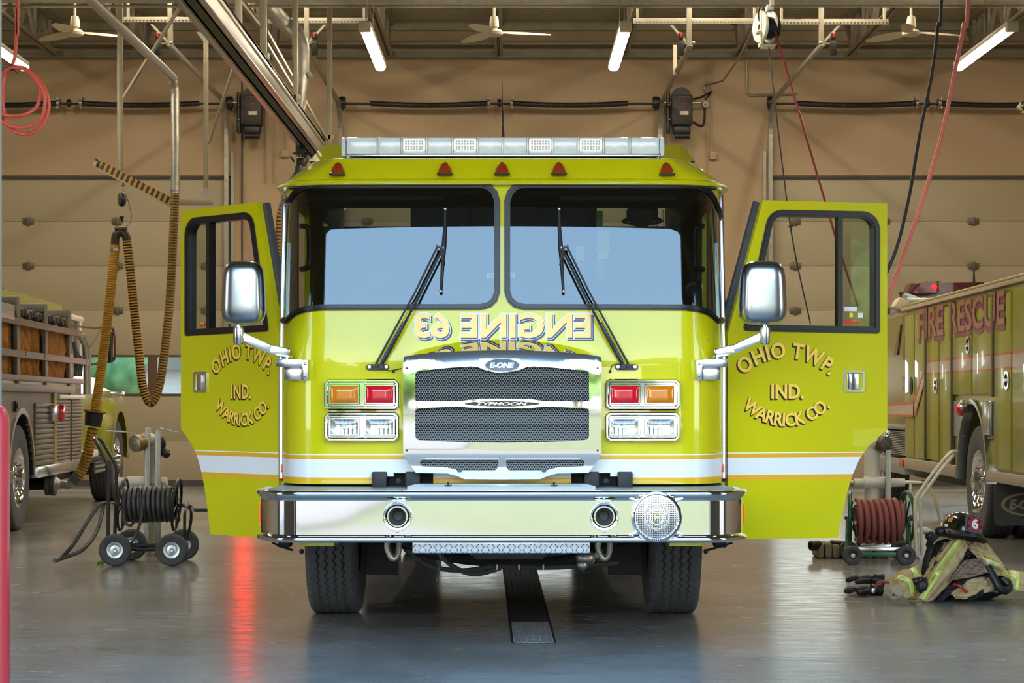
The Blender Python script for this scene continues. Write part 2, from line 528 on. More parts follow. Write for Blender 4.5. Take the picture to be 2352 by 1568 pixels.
# ================================================================ sky and sun
w = bpy.data.worlds.new('sky'); SC.world = w; w.use_nodes = True
N, L = w.node_tree.nodes, w.node_tree.links
bg = N['Background']; tc = N.new('ShaderNodeTexCoord'); sp = N.new('ShaderNodeSeparateXYZ'); L.new(tc.outputs['Generated'], sp.inputs[0])
cr = N.new('ShaderNodeValToRGB'); L.new(sp.outputs['Z'], cr.inputs['Fac'])
el = cr.color_ramp.elements
el[0].position = 0.0; el[0].color = lin((240, 238, 232)); el[1].position = .8; el[1].color = lin((120, 166, 214))
e2 = el.new(.18); e2.color = lin((214, 222, 228)); e3 = el.new(.42); e3.color = lin((150, 188, 222))
L.new(cr.outputs['Color'], bg.inputs['Color']); bg.inputs['Strength'].default_value = SKY
sun = bpy.data.lights.new('sun', 'SUN'); so = bpy.data.objects.new('sun', sun); COL.objects.link(so)
sun.energy = SUN; sun.angle = .01; sun.color = (1, .93, .82)
so.rotation_euler = (math.radians(-34), math.radians(16), 0)      # high, from behind the building
# ================================================================ room shell
YF, YN = 31.8, 8.6          # far wall face, near wall inner face
XL, XR, ZR = -10.2, 10.2, 7.05
BAYX = (-6.70, -.17, 6.36); DW = 2.42; DZ = 4.74
m = MB(); m.bx(XL, XR, 8.3, YF + .3, -.3, 0.0); struct(m.build('floor', M['floor']))
def xz(y0): return lambda a, b, t: (a, y0 - t, b)
m = MB()
m.plate([(XL, 0), (XR, 0), (XR, ZR + .3), (XL, ZR + .3)], [[(c - DW, .001), (c + DW, .001), (c + DW, DZ), (c - DW, DZ)] for c in BAYX], lambda a, b, t: (a, YF - t, b), .3, 9e9, fill=False)
struct(m.build('wall_back', M['wall']))
m = MB()
NB = ((-6.70, 2.1, 3.7), (.04, 2.14, FRONT_H), (6.7, 2.1, 3.7))
m.plate([(XL, 0), (XR, 0), (XR, ZR + .3), (XL, ZR + .3)], [[(c - q, .001), (c + q, .001), (c + q, hh), (c - q, hh)] for c, q, hh in NB], lambda a, b, t: (a, YN + t, b), .3, 9e9, fill=False)
struct(m.build('wall_front', mat('grey_jamb_paint', (126, 122, 114), .6, 0, .03)))
m = MB(); m.bx(XL - .3, XL, 8.3, YF + .3, -.3, ZR + .3); struct(m.build('wall_left', M['wall']))
m = MB(); m.bx(XR, XR + .3, 8.3, YF + .3, -.3, ZR + .3); struct(m.build('wall_right', M['wall']))
m = MB()
prof = []
y = 8.3; 
nr = int((YF + .3 - 8.3) / .16)
vv = []; ff = []
for i in range(nr):
    for k, (d, zz) in enumerate(((0, 0), (.05, 0), (.07, .04), (.14, .04))):
        yy = 8.3 + i * .16 + d
        vv += [(XL, yy, ZR + zz), (XR, yy, ZR + zz)]
nn = len(vv) // 2
for i in range(nn - 1): ff.append((2 * i, 2 * i + 1, 2 * i + 3, 2 * i + 2))
m._in(vv, ff); m.bx(XL, XR, 8.3, YF + .3, ZR + .06, ZR + .3)
struct(m.build('ceiling', M['deck'], ang=20))
# steel ledger along the far wall and a second, lighter conduit
m = MB(); z0 = 1.28 + (925 - 136) * YF / F; z1 = 1.28 + (925 - 121) * YF / F
m.bx(XL, XR, YF - .16, YF, z0, z1); m.bx(XL, XR, YF - .2, YF - .16, z1 - .02, z1); m.bx(XL, XR, YF - .2, YF - .16, z0, z0 + .02)
struct(m.build('trim_1', M['steelpaint']))
m = MB(); m.cyl((XL, YF - .25, P(0, 105, YF).z), (XR, YF - .25, P(0, 105, YF).z), .035, n=10); struct(m.build('trim_2', M['steelpaint']))
m = MB(); m.bx(XL, XR, YF - .1, YF, ZR - .12, ZR); struct(m.build('trim_3', M['deck']))
for k in (1, 2):        # column covers between the bay doors
    pass
# roof joists running in depth
def joist(x, k):
    m = MB(); zb = 6.52; zt = 7.0; y0, y1 = 19.0, YF - .1
    for s in (-1, 1):
        m.bx(x + s * .035 - .03, x + s * .035 + .03, y0, y1, zb, zb + .012); m.bx(x + s * .012 - .004, x + s * .012 + .004, y0, y1, zb, zb + .07)
        m.bx(x + s * .04 - .035, x + s * .04 + .035, y0, y1, zt, zt + .05)
    n = 13; st = (y1 - y0) / n
    for i in range(n):
        a = y0 + st * i
        m.bar((x, a, zt), (x, a + st / 2, zb + .03), .05, .05); m.bar((x, a + st / 2, zb + .03), (x, a + st, zt), .05, .05)
        m.bx(x - .02, x + .02, a + st / 2 - .02, a + st / 2 + .02, zb, zt)
    struct(m.build('roof_beam', M['steelpaint'], ang=20), 'grey open web roof joist running from front to back')
for k, x in enumerate((-8.6, -6.9, -5.48, -3.53, -1.86, -.2, 1.68, 3.39, 5.08, 6.9, 8.6)): joist(x, k)
# near bay door threshold trench drain
a0, a1 = PF(1175, 1477.8), PF(1277.4, 1477.8)
b0, b1 = PF(1151.5, 1285), PF(1227, 1285)
def drain():
    t = thing('trench_drain', (a0 + a1) / 2, 'black slotted trench drain grate set in the concrete under the yellow engine', 'floor drain')
    m = MB(); 
    dx = (b0 - a0) / (b0.y - a0.y)
    yend = 19.0
    def q(u, yy): 
        l = a0 + dx * (yy - a0.y); r = a1 + (b1 - a1) / (b1.y - a1.y) * (yy - a1.y); return l.lerp(r, u)
    # frame edges
    for u0, u1 in ((0, .045), (.955, 1)):
        v = [q(u0, a0.y), q(u1, a0.y), q(u1, yend), q(u0, yend)]
        m._in(v + [p + Vector((0, 0, .004)) for p in v], [(4, 5, 6, 7), (0, 1, 5, 4), (1, 2, 6, 5), (2, 3, 7, 6), (3, 0, 4, 7)])
    m.build('drain_frame', M['dark'], t)
    # one grate section after another, bars across
    M['grate'] = mat('iron_grate', (46, 46, 50), .5, .5, .2); M['dusty'] = mat('dusty_grate', (104, 103, 102), .8, .1, .25, 20)
    y0_ = a0.y + .012; k = 0
    while y0_ < yend - .1:
        y1_ = min(yend, y0_ + 1.07); g = MB(); yy = y0_
        step = .045 if k == 0 else .032
        while yy < y1_ - .03:
            v = [q(.05, yy), q(.95, yy), q(.95, yy + step * .72), q(.05, yy + step * .72)]
            g._in([p + Vector((0, 0, .001)) for p in v] + [p + Vector((0, 0, .005)) for p in v], [(4, 5, 6, 7), (0, 1, 5, 4), (1, 2, 6, 5), (2, 3, 7, 6), (3, 0, 4, 7)])
            yy += step
        for u0 in (.05, .2, .35, .5, .65, .8, .935):
            v = [q(u0, y0_), q(u0 + .02, y0_), q(u0 + .02, y1_ - .015), q(u0, y1_ - .015)]
            g._in([p + Vector((0, 0, .001)) for p in v] + [p + Vector((0, 0, .0055)) for p in v], [(4, 5, 6, 7), (0, 1, 5, 4)])
        g.build('grate', M['dusty' if k == 0 else 'grate'], t, 'dusty grey grate section' if k == 0 else None, ang=None); y0_ = y1_; k += 1
    pm = MB(); v = [q(.03, a0.y), q(.97, a0.y), q(.97, yend), q(.03, yend)]
    pm._in([p + Vector((0, 0, .0008)) for p in v], [(0, 1, 2, 3)]); pm.build('drain_channel', mat('drain_dark', (10, 10, 11), .7), t)
drain()
# ================================================================ far bay doors
def bay_door(cx, no):
    edges = [0.03, .70, 1.38, 2.01, 2.69, 3.37, 4.05, DZ]
    root = None
    m = MB()
    for i in range(len(edges) - 1):
        z0, z1 = edges[i] + .0015, edges[i + 1] - .0015
        if i == 2:
            n = 4; wd = 2 * DW / n
            hl = [rrect(cx - DW + wd * k + .07, cx - DW + wd * (k + 1) - .07, z0 + .04, z1 - .03, .02, 3) for k in range(n)]
            m.plate([(cx - DW, z0), (cx + DW, z0), (cx + DW, z1), (cx - DW, z1)], hl, lambda a, b, t: (a, YF + .1 - t, b), .05, 9e9, mi=1, fill=False)
        else:
            m.bx(cx - DW, cx + DW, YF + .1, YF + .15, z0, z1, .003)
    m.bx(cx - DW, cx + DW, YF + .09, YF + .16, 0, .1, mi=2)
    m.bx(cx - DW, cx + DW, YF + .15, YF + .2, 0, 1.4); m.bx(cx - DW, cx + DW, YF + .15, YF + .2, 2.0, DZ)
    # jamb and header weather seal
    m.bx(cx - DW - .02, cx - DW + .03, YF + .02, YF + .16, 0, DZ, mi=2); m.bx(cx + DW - .03, cx + DW + .02, YF + .02, YF + .16, 0, DZ, mi=2)
    m.bx(cx - DW, cx + DW, YF + .02, YF + .16, DZ - .03, DZ + .01, mi=2)
    root = struct(m.build('door_%d' % no, [M['doorpanel'], M['brownframe'], M['rubber']]), 'tan sectional overhead door in the far wall')
    n = 4; wd = 2 * DW / n
    for k in range(n):
        g = MB(); g.bx(cx - DW + wd * k + .06, cx - DW + wd * (k + 1) - .06, YF + .118, YF + .122, edges[2] + .03, edges[3] - .02)
        g.build('window_pane', M['glass'], root)
    for z in edges[1:-1]:
        if abs(z - 1.38) < .01 or abs(z - 2.01) < .01: continue
        for k in range(-1, 3):
            x = cx + (k - .5) * 1.36 + .0
            g = MB(); g.bx(x - .085, x + .085, YF + .075, YF + .105, z - .045, z + .045, .008); g.bx(x - .03, x + .03, YF + .06, YF + .1, z - .06, z + .06, .008)
            g.build('hinge', mat('grey_hinge', (98, 92, 78), .5, .5) if 'grey_hinge' not in bpy.data.materials else bpy.data.materials['grey_hinge'], root)
for i, c in enumerate(BAYX): bay_door(c, i + 1)
# ================================================================ what stands outside
def grass_mat(n, c1, c2):
    return mat(n, c1, .9, 0, .1, 1.5, var2=c2)
m = MB()
edge = spline([(60, 1.2, 0), (20, 1.1, 0), (5, 1.0, 0), (1.5, .95, 0), (-.1, .8, 0), (-.55, .3, 0), (-.95, -.4, 0), (-1.35, -.85, 0), (-1.6, -.5, 0), (-2.0, .1, 0), (-3, .35, 0), (-8, .4, 0), (-60, .4, 0)], 6)
m.plate([(-60, 8.3), (60, 8.3)] + [(p.x, p.y) for p in edge], [], lambda a, b, t: (a, b, -.02), 0, 9e9, fill=False)
struct(m.build('pavement', mat('sunlit_concrete_apron', (104, 89, 74), .85, 0, .06, 2)))
m = MB(); m._in([(-90, 4, -.05), (90, 4, -.05), (90, -110, -.4), (-90, -110, -.4)], [(0, 3, 2, 1)])
struct(m.build('lawn', grass_mat('sunlit_lawn', (84, 82, 28), (100, 90, 42))))
m = MB(); m._in([(-90, YF + .3, -.05), (90, YF + .3, -.05), (90, 120, -.05), (-90, 120, -.05)], [(0, 1, 2, 3)])
struct(m.build('pavement_rear', mat('rear_concrete_apron', (110, 104, 94), .85, 0, .05, 2)))
m = MB(); m._in([(-90, -24, -.02), (90, -30, -.02), (90, -37, -.03), (-90, -31, -.03)], [(0, 3, 2, 1)])
m.plate([(-1.6, -14), (-1.7, -6.5), (-1.85, -4), (-1.85, -2.6), (-1.95, -1.8), (-2.2, -1.1), (-3, -.8), (-30, -.5), (-60, -1), (-60, -14)], [], lambda a, c, t: (a, c, -.03), 0, 9e9, fill=False)
struct(m.build('road', mat('pale_driveway', (110, 94, 79), .85, 0, .06, 1)))
leafm = mat('sunlit_leaves', (60, 96, 34), .8, 0, .3, 3.0, var2=(126, 156, 66))
leafd = mat('bright_leaves', (62, 102, 56), .8, 0, .3, 3.0, var2=(100, 136, 82))
bark = mat('tree_bark', (92, 76, 60), .9, 0, .2)
def tree(loc, h, r, label, seed, lm, grp=None):
    rnd = random.Random(seed)
    t = thing('tree', loc, label, 'tree', grp)
    m = MB(); m.tube([(loc[0], loc[1], 0), (loc[0] + .1, loc[1], h * .35), (loc[0], loc[1], h * .6)], [.28, .2, .1], 8); m.build('trunk', bark, t)
    m = MB()
    for i in range(46):
        th = rnd.uniform(0, 2 * PI); zz = rnd.uniform(.18, 1.0); rad = r * math.sqrt(max(.05, 1 - (zz * 1.25 - .55) ** 2)) * rnd.uniform(.3, .95)
        c = (loc[0] + rad * math.cos(th), loc[1] + rad * math.sin(th), h * zz)
        b = bmesh.new(); bmesh.ops.create_icosphere(b, subdivisions=2, radius=r * rnd.uniform(.22, .36))
        for v in b.verts: v.co *= 1 + rnd.uniform(-.25, .25)
        m.merge(b, 0, Matrix.Translation(c))
    m.build('crown', lm, t, ang=None)
tree((-10.4, 50, 0), 9, 3.2, 'green leafy tree seen through the left bay door window', 3, leafd)
tree((-8.6, 62, 0), 12, 4.2, 'green leafy tree further back beyond the left bay door window', 4, leafd)
for i, (x, y, h, r) in enumerate(((-34, -70, 11, 6), (-22, -80, 13, 7), (-9, -88, 10, 6), (6, -92, 12, 6), (18, -78, 14, 7), (30, -66, 11, 6), (44, -74, 13, 7), (-48, -66, 13, 7), (13, -40, 7, 3.2), (-16, -44, 8, 3.4), (23, -12, 8, 3.6), (31, -21, 9, 4.2), (21, -19, 7, 3.0))):
    tree((x, y, 0), h, r, ('round tree on the far side of the lawn, mirrored in the chrome', 'tree beside the driveway, mirrored in the chrome')[i > 7], 20 + i, leafm, 'trees across the lawn' if i < 8 else 'trees beside the driveway')
# white shed behind the left bay door
t = thing('shed', (-6.0, 44, 0), 'white shed seen through the left bay door window', 'shed')
m = MB(); m.bx(-7.6, -4.4, 43, 45.5, 0, 1.95); m.build('shed_wall', mat('white_siding', (170, 170, 170), .6), t)
m = MB(); m.prism([(-1.7, 0), (1.7, 0), (0, 1.0)], (-6.0, 45.7, 1.95), (1, 0, 0), (0, 0, 1), 3.0); m.build('shed_roof', mat('grey_shingle', (110, 104, 96), .9), t)
# ================================================================ yellow fire engine, nose to the camera
EX = -.0527; EY = 11.25
STR = [(.9985, 1.0037, (236, 238, 238)), (.9753, .9975, (226, 168, 40)), (.878, .9750, (226, 228, 228)), (.851, .8775, (226, 168, 40))]
M['lime'] = banded('lime_yellow_paint', STR, 'Z', .30, 0, .8, base=LIME)
M['limeplain'] = mat('lime_yellow_paint_plain', LIME, .3, 0, .02, coat=.8)
M['wind'] = glass('windscreen_glass', (.40, .46, .43), .085, 0.0, .9)
M['doorglass'] = glass('door_glass', (.62, .70, .62), .12)
M['gold'] = mat('gold_leaf_letter', (250, 202, 76), .35, .0, .06, 30)
M['goldpale'] = mat('pale_gold_letter', (240, 200, 110), .35, .0, .06, 30)
M['navy'] = mat('navy_letter_shade', (30, 36, 84), .4)
M['inkblack'] = mat('black_letter_shade', (18, 16, 14), .4)
M['outline'] = mat('white_letter_outline', (226, 226, 220), .4)
M['amber'] = mat('amber_lens', (206, 120, 20), .12, 0, .12, 120, coat=.6)
M['redlens'] = mat('red_lens', (206, 18, 40), .12, 0, .12, 120, coat=.6)
M['marker'] = mat('amber_marker_lens', (160, 52, 16), .15, 0, .15, 90, coat=.6)
M['clearlens'] = glass('clear_lens', (.93, .95, .96), .09)
M['lens'] = mat('milky_clear_lens', (222, 228, 234), .18, 0, .06, 60, coat=.5)
M['trim_dark'] = mat('cab_interior_vinyl', (34, 38, 36), .6, 0, .12)
M['headliner'] = mat('cab_headliner', (40, 43, 40), .7, 0, .1)
M['dash'] = mat('dash_moulding', (70, 72, 70), .5, 0, .1)
AE, BE, XE = .27, .36, .95
LE = .5
_tab = []
_n = 200; _s = 0; _pp = (0, 0)
for _i in range(_n + 1):
    t = PI / 2 * _i / _n; q = (AE * math.sin(t), BE * (1 - math.cos(t)))
    _s += math.hypot(q[0] - _pp[0], q[1] - _pp[1]); _pp = q; _tab.append((_s, t))
LE = _tab[-1][0]; UH = XE + LE     # lateral parameter of the door hinge
def arc_t(s):
    if s <= 0: return 0
    lo, hi = 0, _n
    while hi - lo > 1:
        k = (lo + hi) // 2
        if _tab[k][0] < s: lo = k
        else: hi = k
    a, b = _tab[lo], _tab[hi]
    return a[1] + (b[1] - a[1]) * (s - a[0]) / max(1e-9, b[0] - a[0])
def cab_plan(u):
    sg = 1 if u >= 0 else -1; v = abs(u)
    if v <= XE:
        return u, EY + .02 * (u / XE) ** 2, .0 + .042 * u / XE, -1.0
    s = v - XE
    if s < LE:
        t = arc_t(s); nx, ny = math.sin(t) / AE, -math.cos(t) / BE; l = math.hypot(nx, ny)
        return sg * (XE + AE * math.sin(t)), EY + .02 + BE * (1 - math.cos(t)), sg * nx / l, ny / l
    return sg * (XE + AE), EY + .02 + BE + (s - LE), sg, 0.0
RK = math.tan(math.radians(RAKE)); ZK = 1.545
def rake(z): return max(0.0, z - ZK) * RK
def cabS(u, z, w=0.0):
    X, y, nx, ny = cab_plan(u)
    return Vector((EX + X + nx * w, y + rake(z) + ny * w, z))
def cab_uv(px, py):
    lo, hi = -UH - .3, UH + .3
    def at(u):
        z = 2.0
        for _ in range(8):
            p = cabS(u, z); z = H + (HZ - py) * p.y / F
        p = cabS(u, z); return CX + p.x * F / p.y, z
    for _ in range(40):
        k = (lo + hi) / 2
        if at(k)[0] < px: lo = k
        else: hi = k
    return (lo, at(lo)[1])
CXP = 1153.5
def mir(pts): return [(2 * CXP - x, y) for x, y in pts][::-1]
engine = thing('fire_engine', (EX, 13.0, 0), 'lime yellow fire engine facing out of the bay with both front doors open', 'fire engine')
G = engine
# ---- cab shell
WL = [(707, 420), (739, 418.5), (1103.6, 418.5), (1126, 424), (1141, 439), (1147.8, 461), (1147.8, 670), (1141, 691), (1126, 705), (1103.6, 710.5), (739, 711.5), (707, 715), (683, 723), (661, 742),
      (653, 737), (652.5, 640), (654.5, 541), (660, 471), (667, 452), (680, 434)]
wl = [cab_uv(*p) for p in WL]; wr = [cab_uv(*p) for p in mir(WL)]
ZB = .842; ZT = 2.49
def cutz(py): return H + (HZ - py) * EY / F
def cu(px): return (px - CX) * EY / F - EX
outl = [(-UH, ZB), (cu(880), ZB), (cu(880), cutz(1094)), (cu(904), cutz(1094)), (cu(904), cutz(1086)), (cu(995), cutz(1086)), (cu(995), ZB),
        (cu(1312), ZB), (cu(1312), cutz(1086)), (cu(1402), cutz(1086)), (cu(1402), cutz(1094)), (cu(1424), cutz(1094)), (cu(1424), ZB), (UH, ZB), (UH, ZK), (UH, ZT), (-UH, ZT), (-UH, ZK)]
m = MB(); m.plate(outl, [inset(wl, .012), inset(wr, .012)], lambda a, b, t: cabS(a, b, t), .03, .055, 0, 1, True, 1)
cab = m.build('cab_front', [M['lime'], M['trim_dark']], G, ang=30)
# crease where the rake starts and a lower dark edge
for nm, lp in (('windscreen', wl), ('windscreen', wr)):
    m = MB()
    ring_in = inset(lp, .03)
    # rounded rubber: three steps of width and height
    m.plate(inset(lp, -.002), [ring_in], lambda a, b, t: cabS(a, b, .012 + t), .02, .05, fill=False)
    m.plate(inset(lp, .006), [inset(lp, .02)], lambda a, b, t: cabS(a, b, .019 + t), .012, .05, fill=False)
    s = m.build('windscreen_seal', M['seal'], G, ang=60)
    g = MB(); g.plate(inset(lp, .022), [], lambda a, b, t: cabS(a, b, .002 + t), 0, .045)
    g.build('windscreen_glass', M['wind'], s, ang=None)
# ---- lettering mirrored across the nose
m = MB()
v = fit(glyphs('ENGINE 63', .03), w=cab_uv(1357, 745)[0] - cab_uv(952, 745)[0], h=cutz(717) - cutz(776))
x1 = cab_uv(1357, 745)[0]; zb = cutz(776)
def nose(dx, dz, w): return lambda a, b: cabS(x1 - a + dx, zb + b + dz, w)
letters(m, v, nose(.004, -.007, .003), 0)
vb = fit(glyphs('ENGINE 63', .06), w=cab_uv(1357, 745)[0] - cab_uv(952, 745)[0] + .012, h=cutz(717) - cutz(776) + .012)
letters(m, vb, nose(.008, -.010, .0015), 1); letters(m, vb, nose(.016, -.017, .001), 0); letters(m, vb, nose(.006, -.006, .002), 1)
letters(m, v, nose(.0, .0, .0045), 2)
m2 = [M['navy'], M['outline'], M['goldpale']]
m.build('nose_lettering', m2, G, 'pale gold mirrored lettering shaded navy', ang=None, recalc=False)
# ---- brow and roof
def brow(k_out, z, y_in=0.0, squeeze=1.0):
    pts = []
    for i in range(61):
        u = -UH - 2.6 + (2 * UH + 5.2) * i / 60
        pts.append(u)
    us = [-UH - 2.6, -UH - 1.6, -UH - .6] + [-UH + 2 * UH * i / 60 for i in range(61)] + [UH + .6, UH + 1.6, UH + 2.6]
    out = []
    for u in us:
        X, y, nx, ny = cab_plan(u)
        out.append(Vector((EX + (X + nx * k_out) * squeeze, y + rake(2.47) + ny * k_out + y_in, z)))
    return out
rings = [brow(-.03, 2.47), brow(.0, 2.468), brow(.045, 2.472), brow(.052, 2.482), brow(.045, 2.494), brow(.014, 2.505), brow(.006, 2.52), brow(-.03, 2.622, .03, .915), brow(-.05, 2.632, .05, .90)]
m = MB(); vv = [p for r in rings for p in r]; n = len(rings[0]); ff = []
for i in range(len(rings) - 1):
    for k in range(n - 1): ff.append((i * n + k, i * n + k + 1, (i + 1) * n + k + 1, (i + 1) * n + k))
for k in range(n // 2):
    a = (len(rings) - 1) * n; ff.append((a + k, a + n - 1 - k, a + n - 2 - k, a + k + 1))
m._in(vv, ff); roof = m.build('cab_roof', M['limeplain'], G, ang=32)
# raised crew roof: sloping front and chamfered sides
yr = 12.55; zt = P(0, 333, yr).z
def pr(px, py, y): return P(px, py, y)
A = [pr(742, 333, yr + .1), pr(1567, 333, yr + .1), pr(1597, 370, yr - .1), pr(710, 370, yr - .1)]
Bk = [p + Vector((0, 1.75, 0)) for p in A]
Af = [pr(746, 333, yr), pr(1563, 333, yr), pr(1560, 372, yr - .15), pr(735, 372, yr - .15)]
m = MB(); m._in(Af + A + Bk, [(0, 1, 2, 3), (0, 4, 5, 1), (1, 5, 6, 2), (0, 3, 7, 4), (4, 8, 9, 5), (5, 9, 10, 6), (4, 7, 11, 8)])
m.build('raised_roof', M['limeplain'], G, ang=20)
# ---- marker lamps on the brow
for px in (773, 1021, 1153, 1284, 1533):
    u, z = cab_uv(px, 386); X, y, nx, ny = cab_plan(u)
    c = Vector((EX + (px - CXP) * 11.43 / F * .995, EY + rake(2.47) + cab_plan(u)[1] - EY - .012, P(0, 399, 11.43).z))
    hh = .068; ww = .041
    def mk(a, b, c=c, hh=hh, ww=ww):
        th = (a - .5) * PI * 1.0; r = (1 - b ** 1.7)
        return Vector((c.x + ww * math.sin(th) * (.25 + .75 * r) * (1 if b < .99 else .1), c.y - .05 * math.cos(th) * (r + .06) + .035 * b, c.z + hh * b))
    m = MB(); m.grid(mk, 13, 12); lampo = m.build('marker_lamp', M['marker'], G)
    m = MB(); m.bx(c.x - ww - .002, c.x + ww + .002, c.y - .054, c.y + .0, c.z - .01, c.z, .004); m.build('lamp_base', M['black'], lampo)
# ---- light bar
yb = 11.72
def lb(px): return (px - CX) * yb / F
z0, z1, zm, zl = P(0, 358, yb).z, P(0, 315.5, yb).z, P(0, 349, yb).z, P(0, 353, yb).z
m = MB(); m.bx(lb(790), lb(1520), yb, yb + .3, z0, zl, .006); m.bx(lb(792), lb(1518), yb - .012, yb + .02, z0 - .004, z0 + .010, .004)
bar = m.build('light_bar', M['polished'], G)
segs = [795, 862, 924, 982, 1040, 1097, 1154, 1212, 1270, 1327, 1385, 1450, 1516]
segs = [794, 866, 923, 980, 1039, 1097, 1154.5, 1212, 1270, 1328, 1386, 1447, 1516]
for i in range(len(segs) - 1):
    a, b = lb(segs[i]) + .004, lb(segs[i + 1]) - .004
    m = MB(); m.bx(a, b, yb - .008, yb + .3, zl - .002, z1, .008); 
    m.build('light_segment', M['lens'], bar)
    if i in (2, 4, 7, 9):
        m = MB(); m.plate(rrect(a + .004, b - .004, zl + .012, z1 - .012, .012), [], lambda p, q, t: (p, yb - .011 + -t * 0 - (.004 if t == 0 else 0), q), .006, 9e9, fill=False)
        lamp = m.build('flash_lamp', M['lit_lamp'] if 'lit_lamp' in M else M.setdefault('flash', mat('white_flash_lamp', (238, 238, 236), .3, emit=(255, 255, 250), estr=.35)) if 'flash' not in M else M['flash'], bar)
        m = MB()
        for r in range(4):
            for c in range(7):
                x = a + .02 + (b - a - .04) * c / 6; z = zl + .022 + (z1 - zl - .044) * r / 3
                m.sphere((x, yb - .015, z), .0062, 8, sc=(1, .5, 1))
        m.build('diode_cluster', mat('diode_grey', (196, 192, 188), .15, .4) if 'diode_grey' not in bpy.data.materials else bpy.data.materials['diode_grey'], bar)
for px in segs[1:-1]:
    m = MB(); m.bx(lb(px) - .006, lb(px) + .006, yb - .011, yb + .29, z0, z1 + .002, .003); m.build('segment_joint', M['alu'], bar)
for s, px in ((-1, 784), (1, 1526)):
    m = MB()
    def endc(a, b, s=s, px=px):
        th = a * PI; q = (b - .5) * PI
        return Vector((lb(px - s * 8) + s * .03 * math.cos(q) ** .6 * math.sin(th) ** .5 if True else 0, yb + .145 - .15 * math.cos(th), (z0 + z1) / 2 - .003 + (z1 - z0) / 2 * math.sin(q)))
    m.grid(endc, 15, 9); m.bx(min(lb(px), lb(px - s * 10)), max(lb(px), lb(px - s * 10)), yb, yb + .29, z0, z1, .006)
    m.build('end_cap', M['lens'], bar)
    m = MB(); x = lb(px - s * 2)
    m.bar((x - s * .02, yb + .15, z0), (x - s * .1, yb + .15, z0 - .075), .03, .10); m.bar((x - s * .01, yb + .05, z0 + .01), (x - s * .03, yb + .0, z0 - .085), .012, .02)
    m.build('mounting_foot', M['polished'], bar)
m = MB(); m.bx(lb(815), lb(1500), yb + .02, yb + .25, z0 - .05, z0 - .012, .004); m.bx(lb(800), lb(860), yb + .0, yb + .2, z0 - .07, z0 - .01, .01); m.bx(lb(1470), lb(1515), yb + .0, yb + .2, z0 - .07, z0 - .01, .01)
m.build('bar_tray', M['dark'], bar)
# antenna
m = MB(); b0 = P(1155.5, 318, 12.9); t0 = P(1153, 187, 12.9)
m.tube([b0 - Vector((0, 0, .25)), b0, b0 + (t0 - b0) * .22], [.012, .010, .008], 8); m.tube([b0 + (t0 - b0) * .2, b0 + (t0 - b0) * .3, b0 + (t0 - b0) * .48, b0 + (t0 - b0) * .5, t0], [.003, .007, .007, .003, .0025], 8)
m.build('whip_antenna', M['black'], G)
# ---- hinge rails and pillars
for s in (-1, 1):
    m = MB()
    def rl(z, o=0): p = cabS(s * (UH + .01), z, .012); return p
    m.tube([rl(.86), rl(ZK), rl(2.45)], .0165, 10); m.bar(rl(.86) + Vector((-s * .03, -.01, 0)), rl(ZK) + Vector((-s * .03, -.01, 0)), .02, .006); m.bar(rl(ZK) + Vector((-s * .03, -.01, 0)), rl(2.45) + Vector((-s * .03, -.01, 0)), .02, .006)
    r = m.build('hinge_rail', M['polished'], G)
    mm = MB(); u = UH - .04; zc = cutz(1079)
    mm.plate(rrect(s * u - .012 if s > 0 else s * u - .012, s * u + .012, zc - .022, zc + .022, .004), [], lambda a, b, t: cabS(a, b, .012 + t), .012, .02, fill=False)
    mm.build('side_reflector', mat('orange_reflector', (214, 70, 30), .2, coat=.5) if 'orange_reflector' not in bpy.data.materials else bpy.data.materials['orange_reflector'], G)
# ---- grab handles inside the pillars
for s in (-1, 1):
    px = 702 if s < 0 else 2 * CXP - 702
    a, b = P(px, 518, 11.85), P(px, 618, 11.8)
    m = MB(); m.tube(spline([a + Vector((s * .03, .02, 0)), a + Vector((-s * .01, 0, -.01)), a + Vector((-s * .02, 0, -.05)), b + Vector((-s * .02, 0, .05)), b + Vector((-s * .01, 0, .01)), b + Vector((s * .03, .02, 0))], 5), .016, 8)
    m.build('grab_handle', M['black'], G)
# ---- cab sides, rear wall, floor, headliner
m = MB()
yc = 12.62; ye = 14.3
for s in (-1, 1):
    xs = EX + s * 1.22
    arc = [(12.75 + .66 * math.cos(a), .53 + .66 * math.sin(a)) for a in [PI * k / 20 for k in range(21)] if 12.75 + .66 * math.cos(a) > yc]
    arc = sorted(arc, key=lambda q: -q[0])
    poly = [(yc, 1.19)] + [(yc, 2.475), (ye, 2.475), (ye, .53)] + arc
    m.prism(poly, (xs - s * .02, 0, 0), (0, 1, 0), (0, 0, 1), .03)
    m.bx(xs - .02, xs + .02, 11.66, 12.62, .50, .84); m.bx(xs - .02, xs + .02, 11.84, 12.62, 2.40, 2.475)
m.build('cab_side', M['lime'], G)
m = MB()
for s in (-1, 1):
    xs = EX + s * 1.185
    m.bx(xs - .012, xs + .012, 12.64, 14.25, .86, 2.47); m.bx(xs - .03, xs + .03, 11.75, 11.85, .86, 2.45)
m.bx(EX - 1.18, EX + 1.18, 11.5, 12.3, 2.462, 2.468)
m.bx(EX - 1.12, EX + 1.12, 12.62, 14.2, 2.79, 2.80)
for s in (-1, 1): m.bx(EX + s * 1.10 - .01, EX + s * 1.10 + .01, 12.6, 14.2, 2.40, 2.80)
m.build('side_lining', M['trim_dark'], G)
m = MB()
y2 = 14.26
def rx(px): return (px - CX) * y2 / F
def rz(py): return H + (HZ - py) * y2 / F
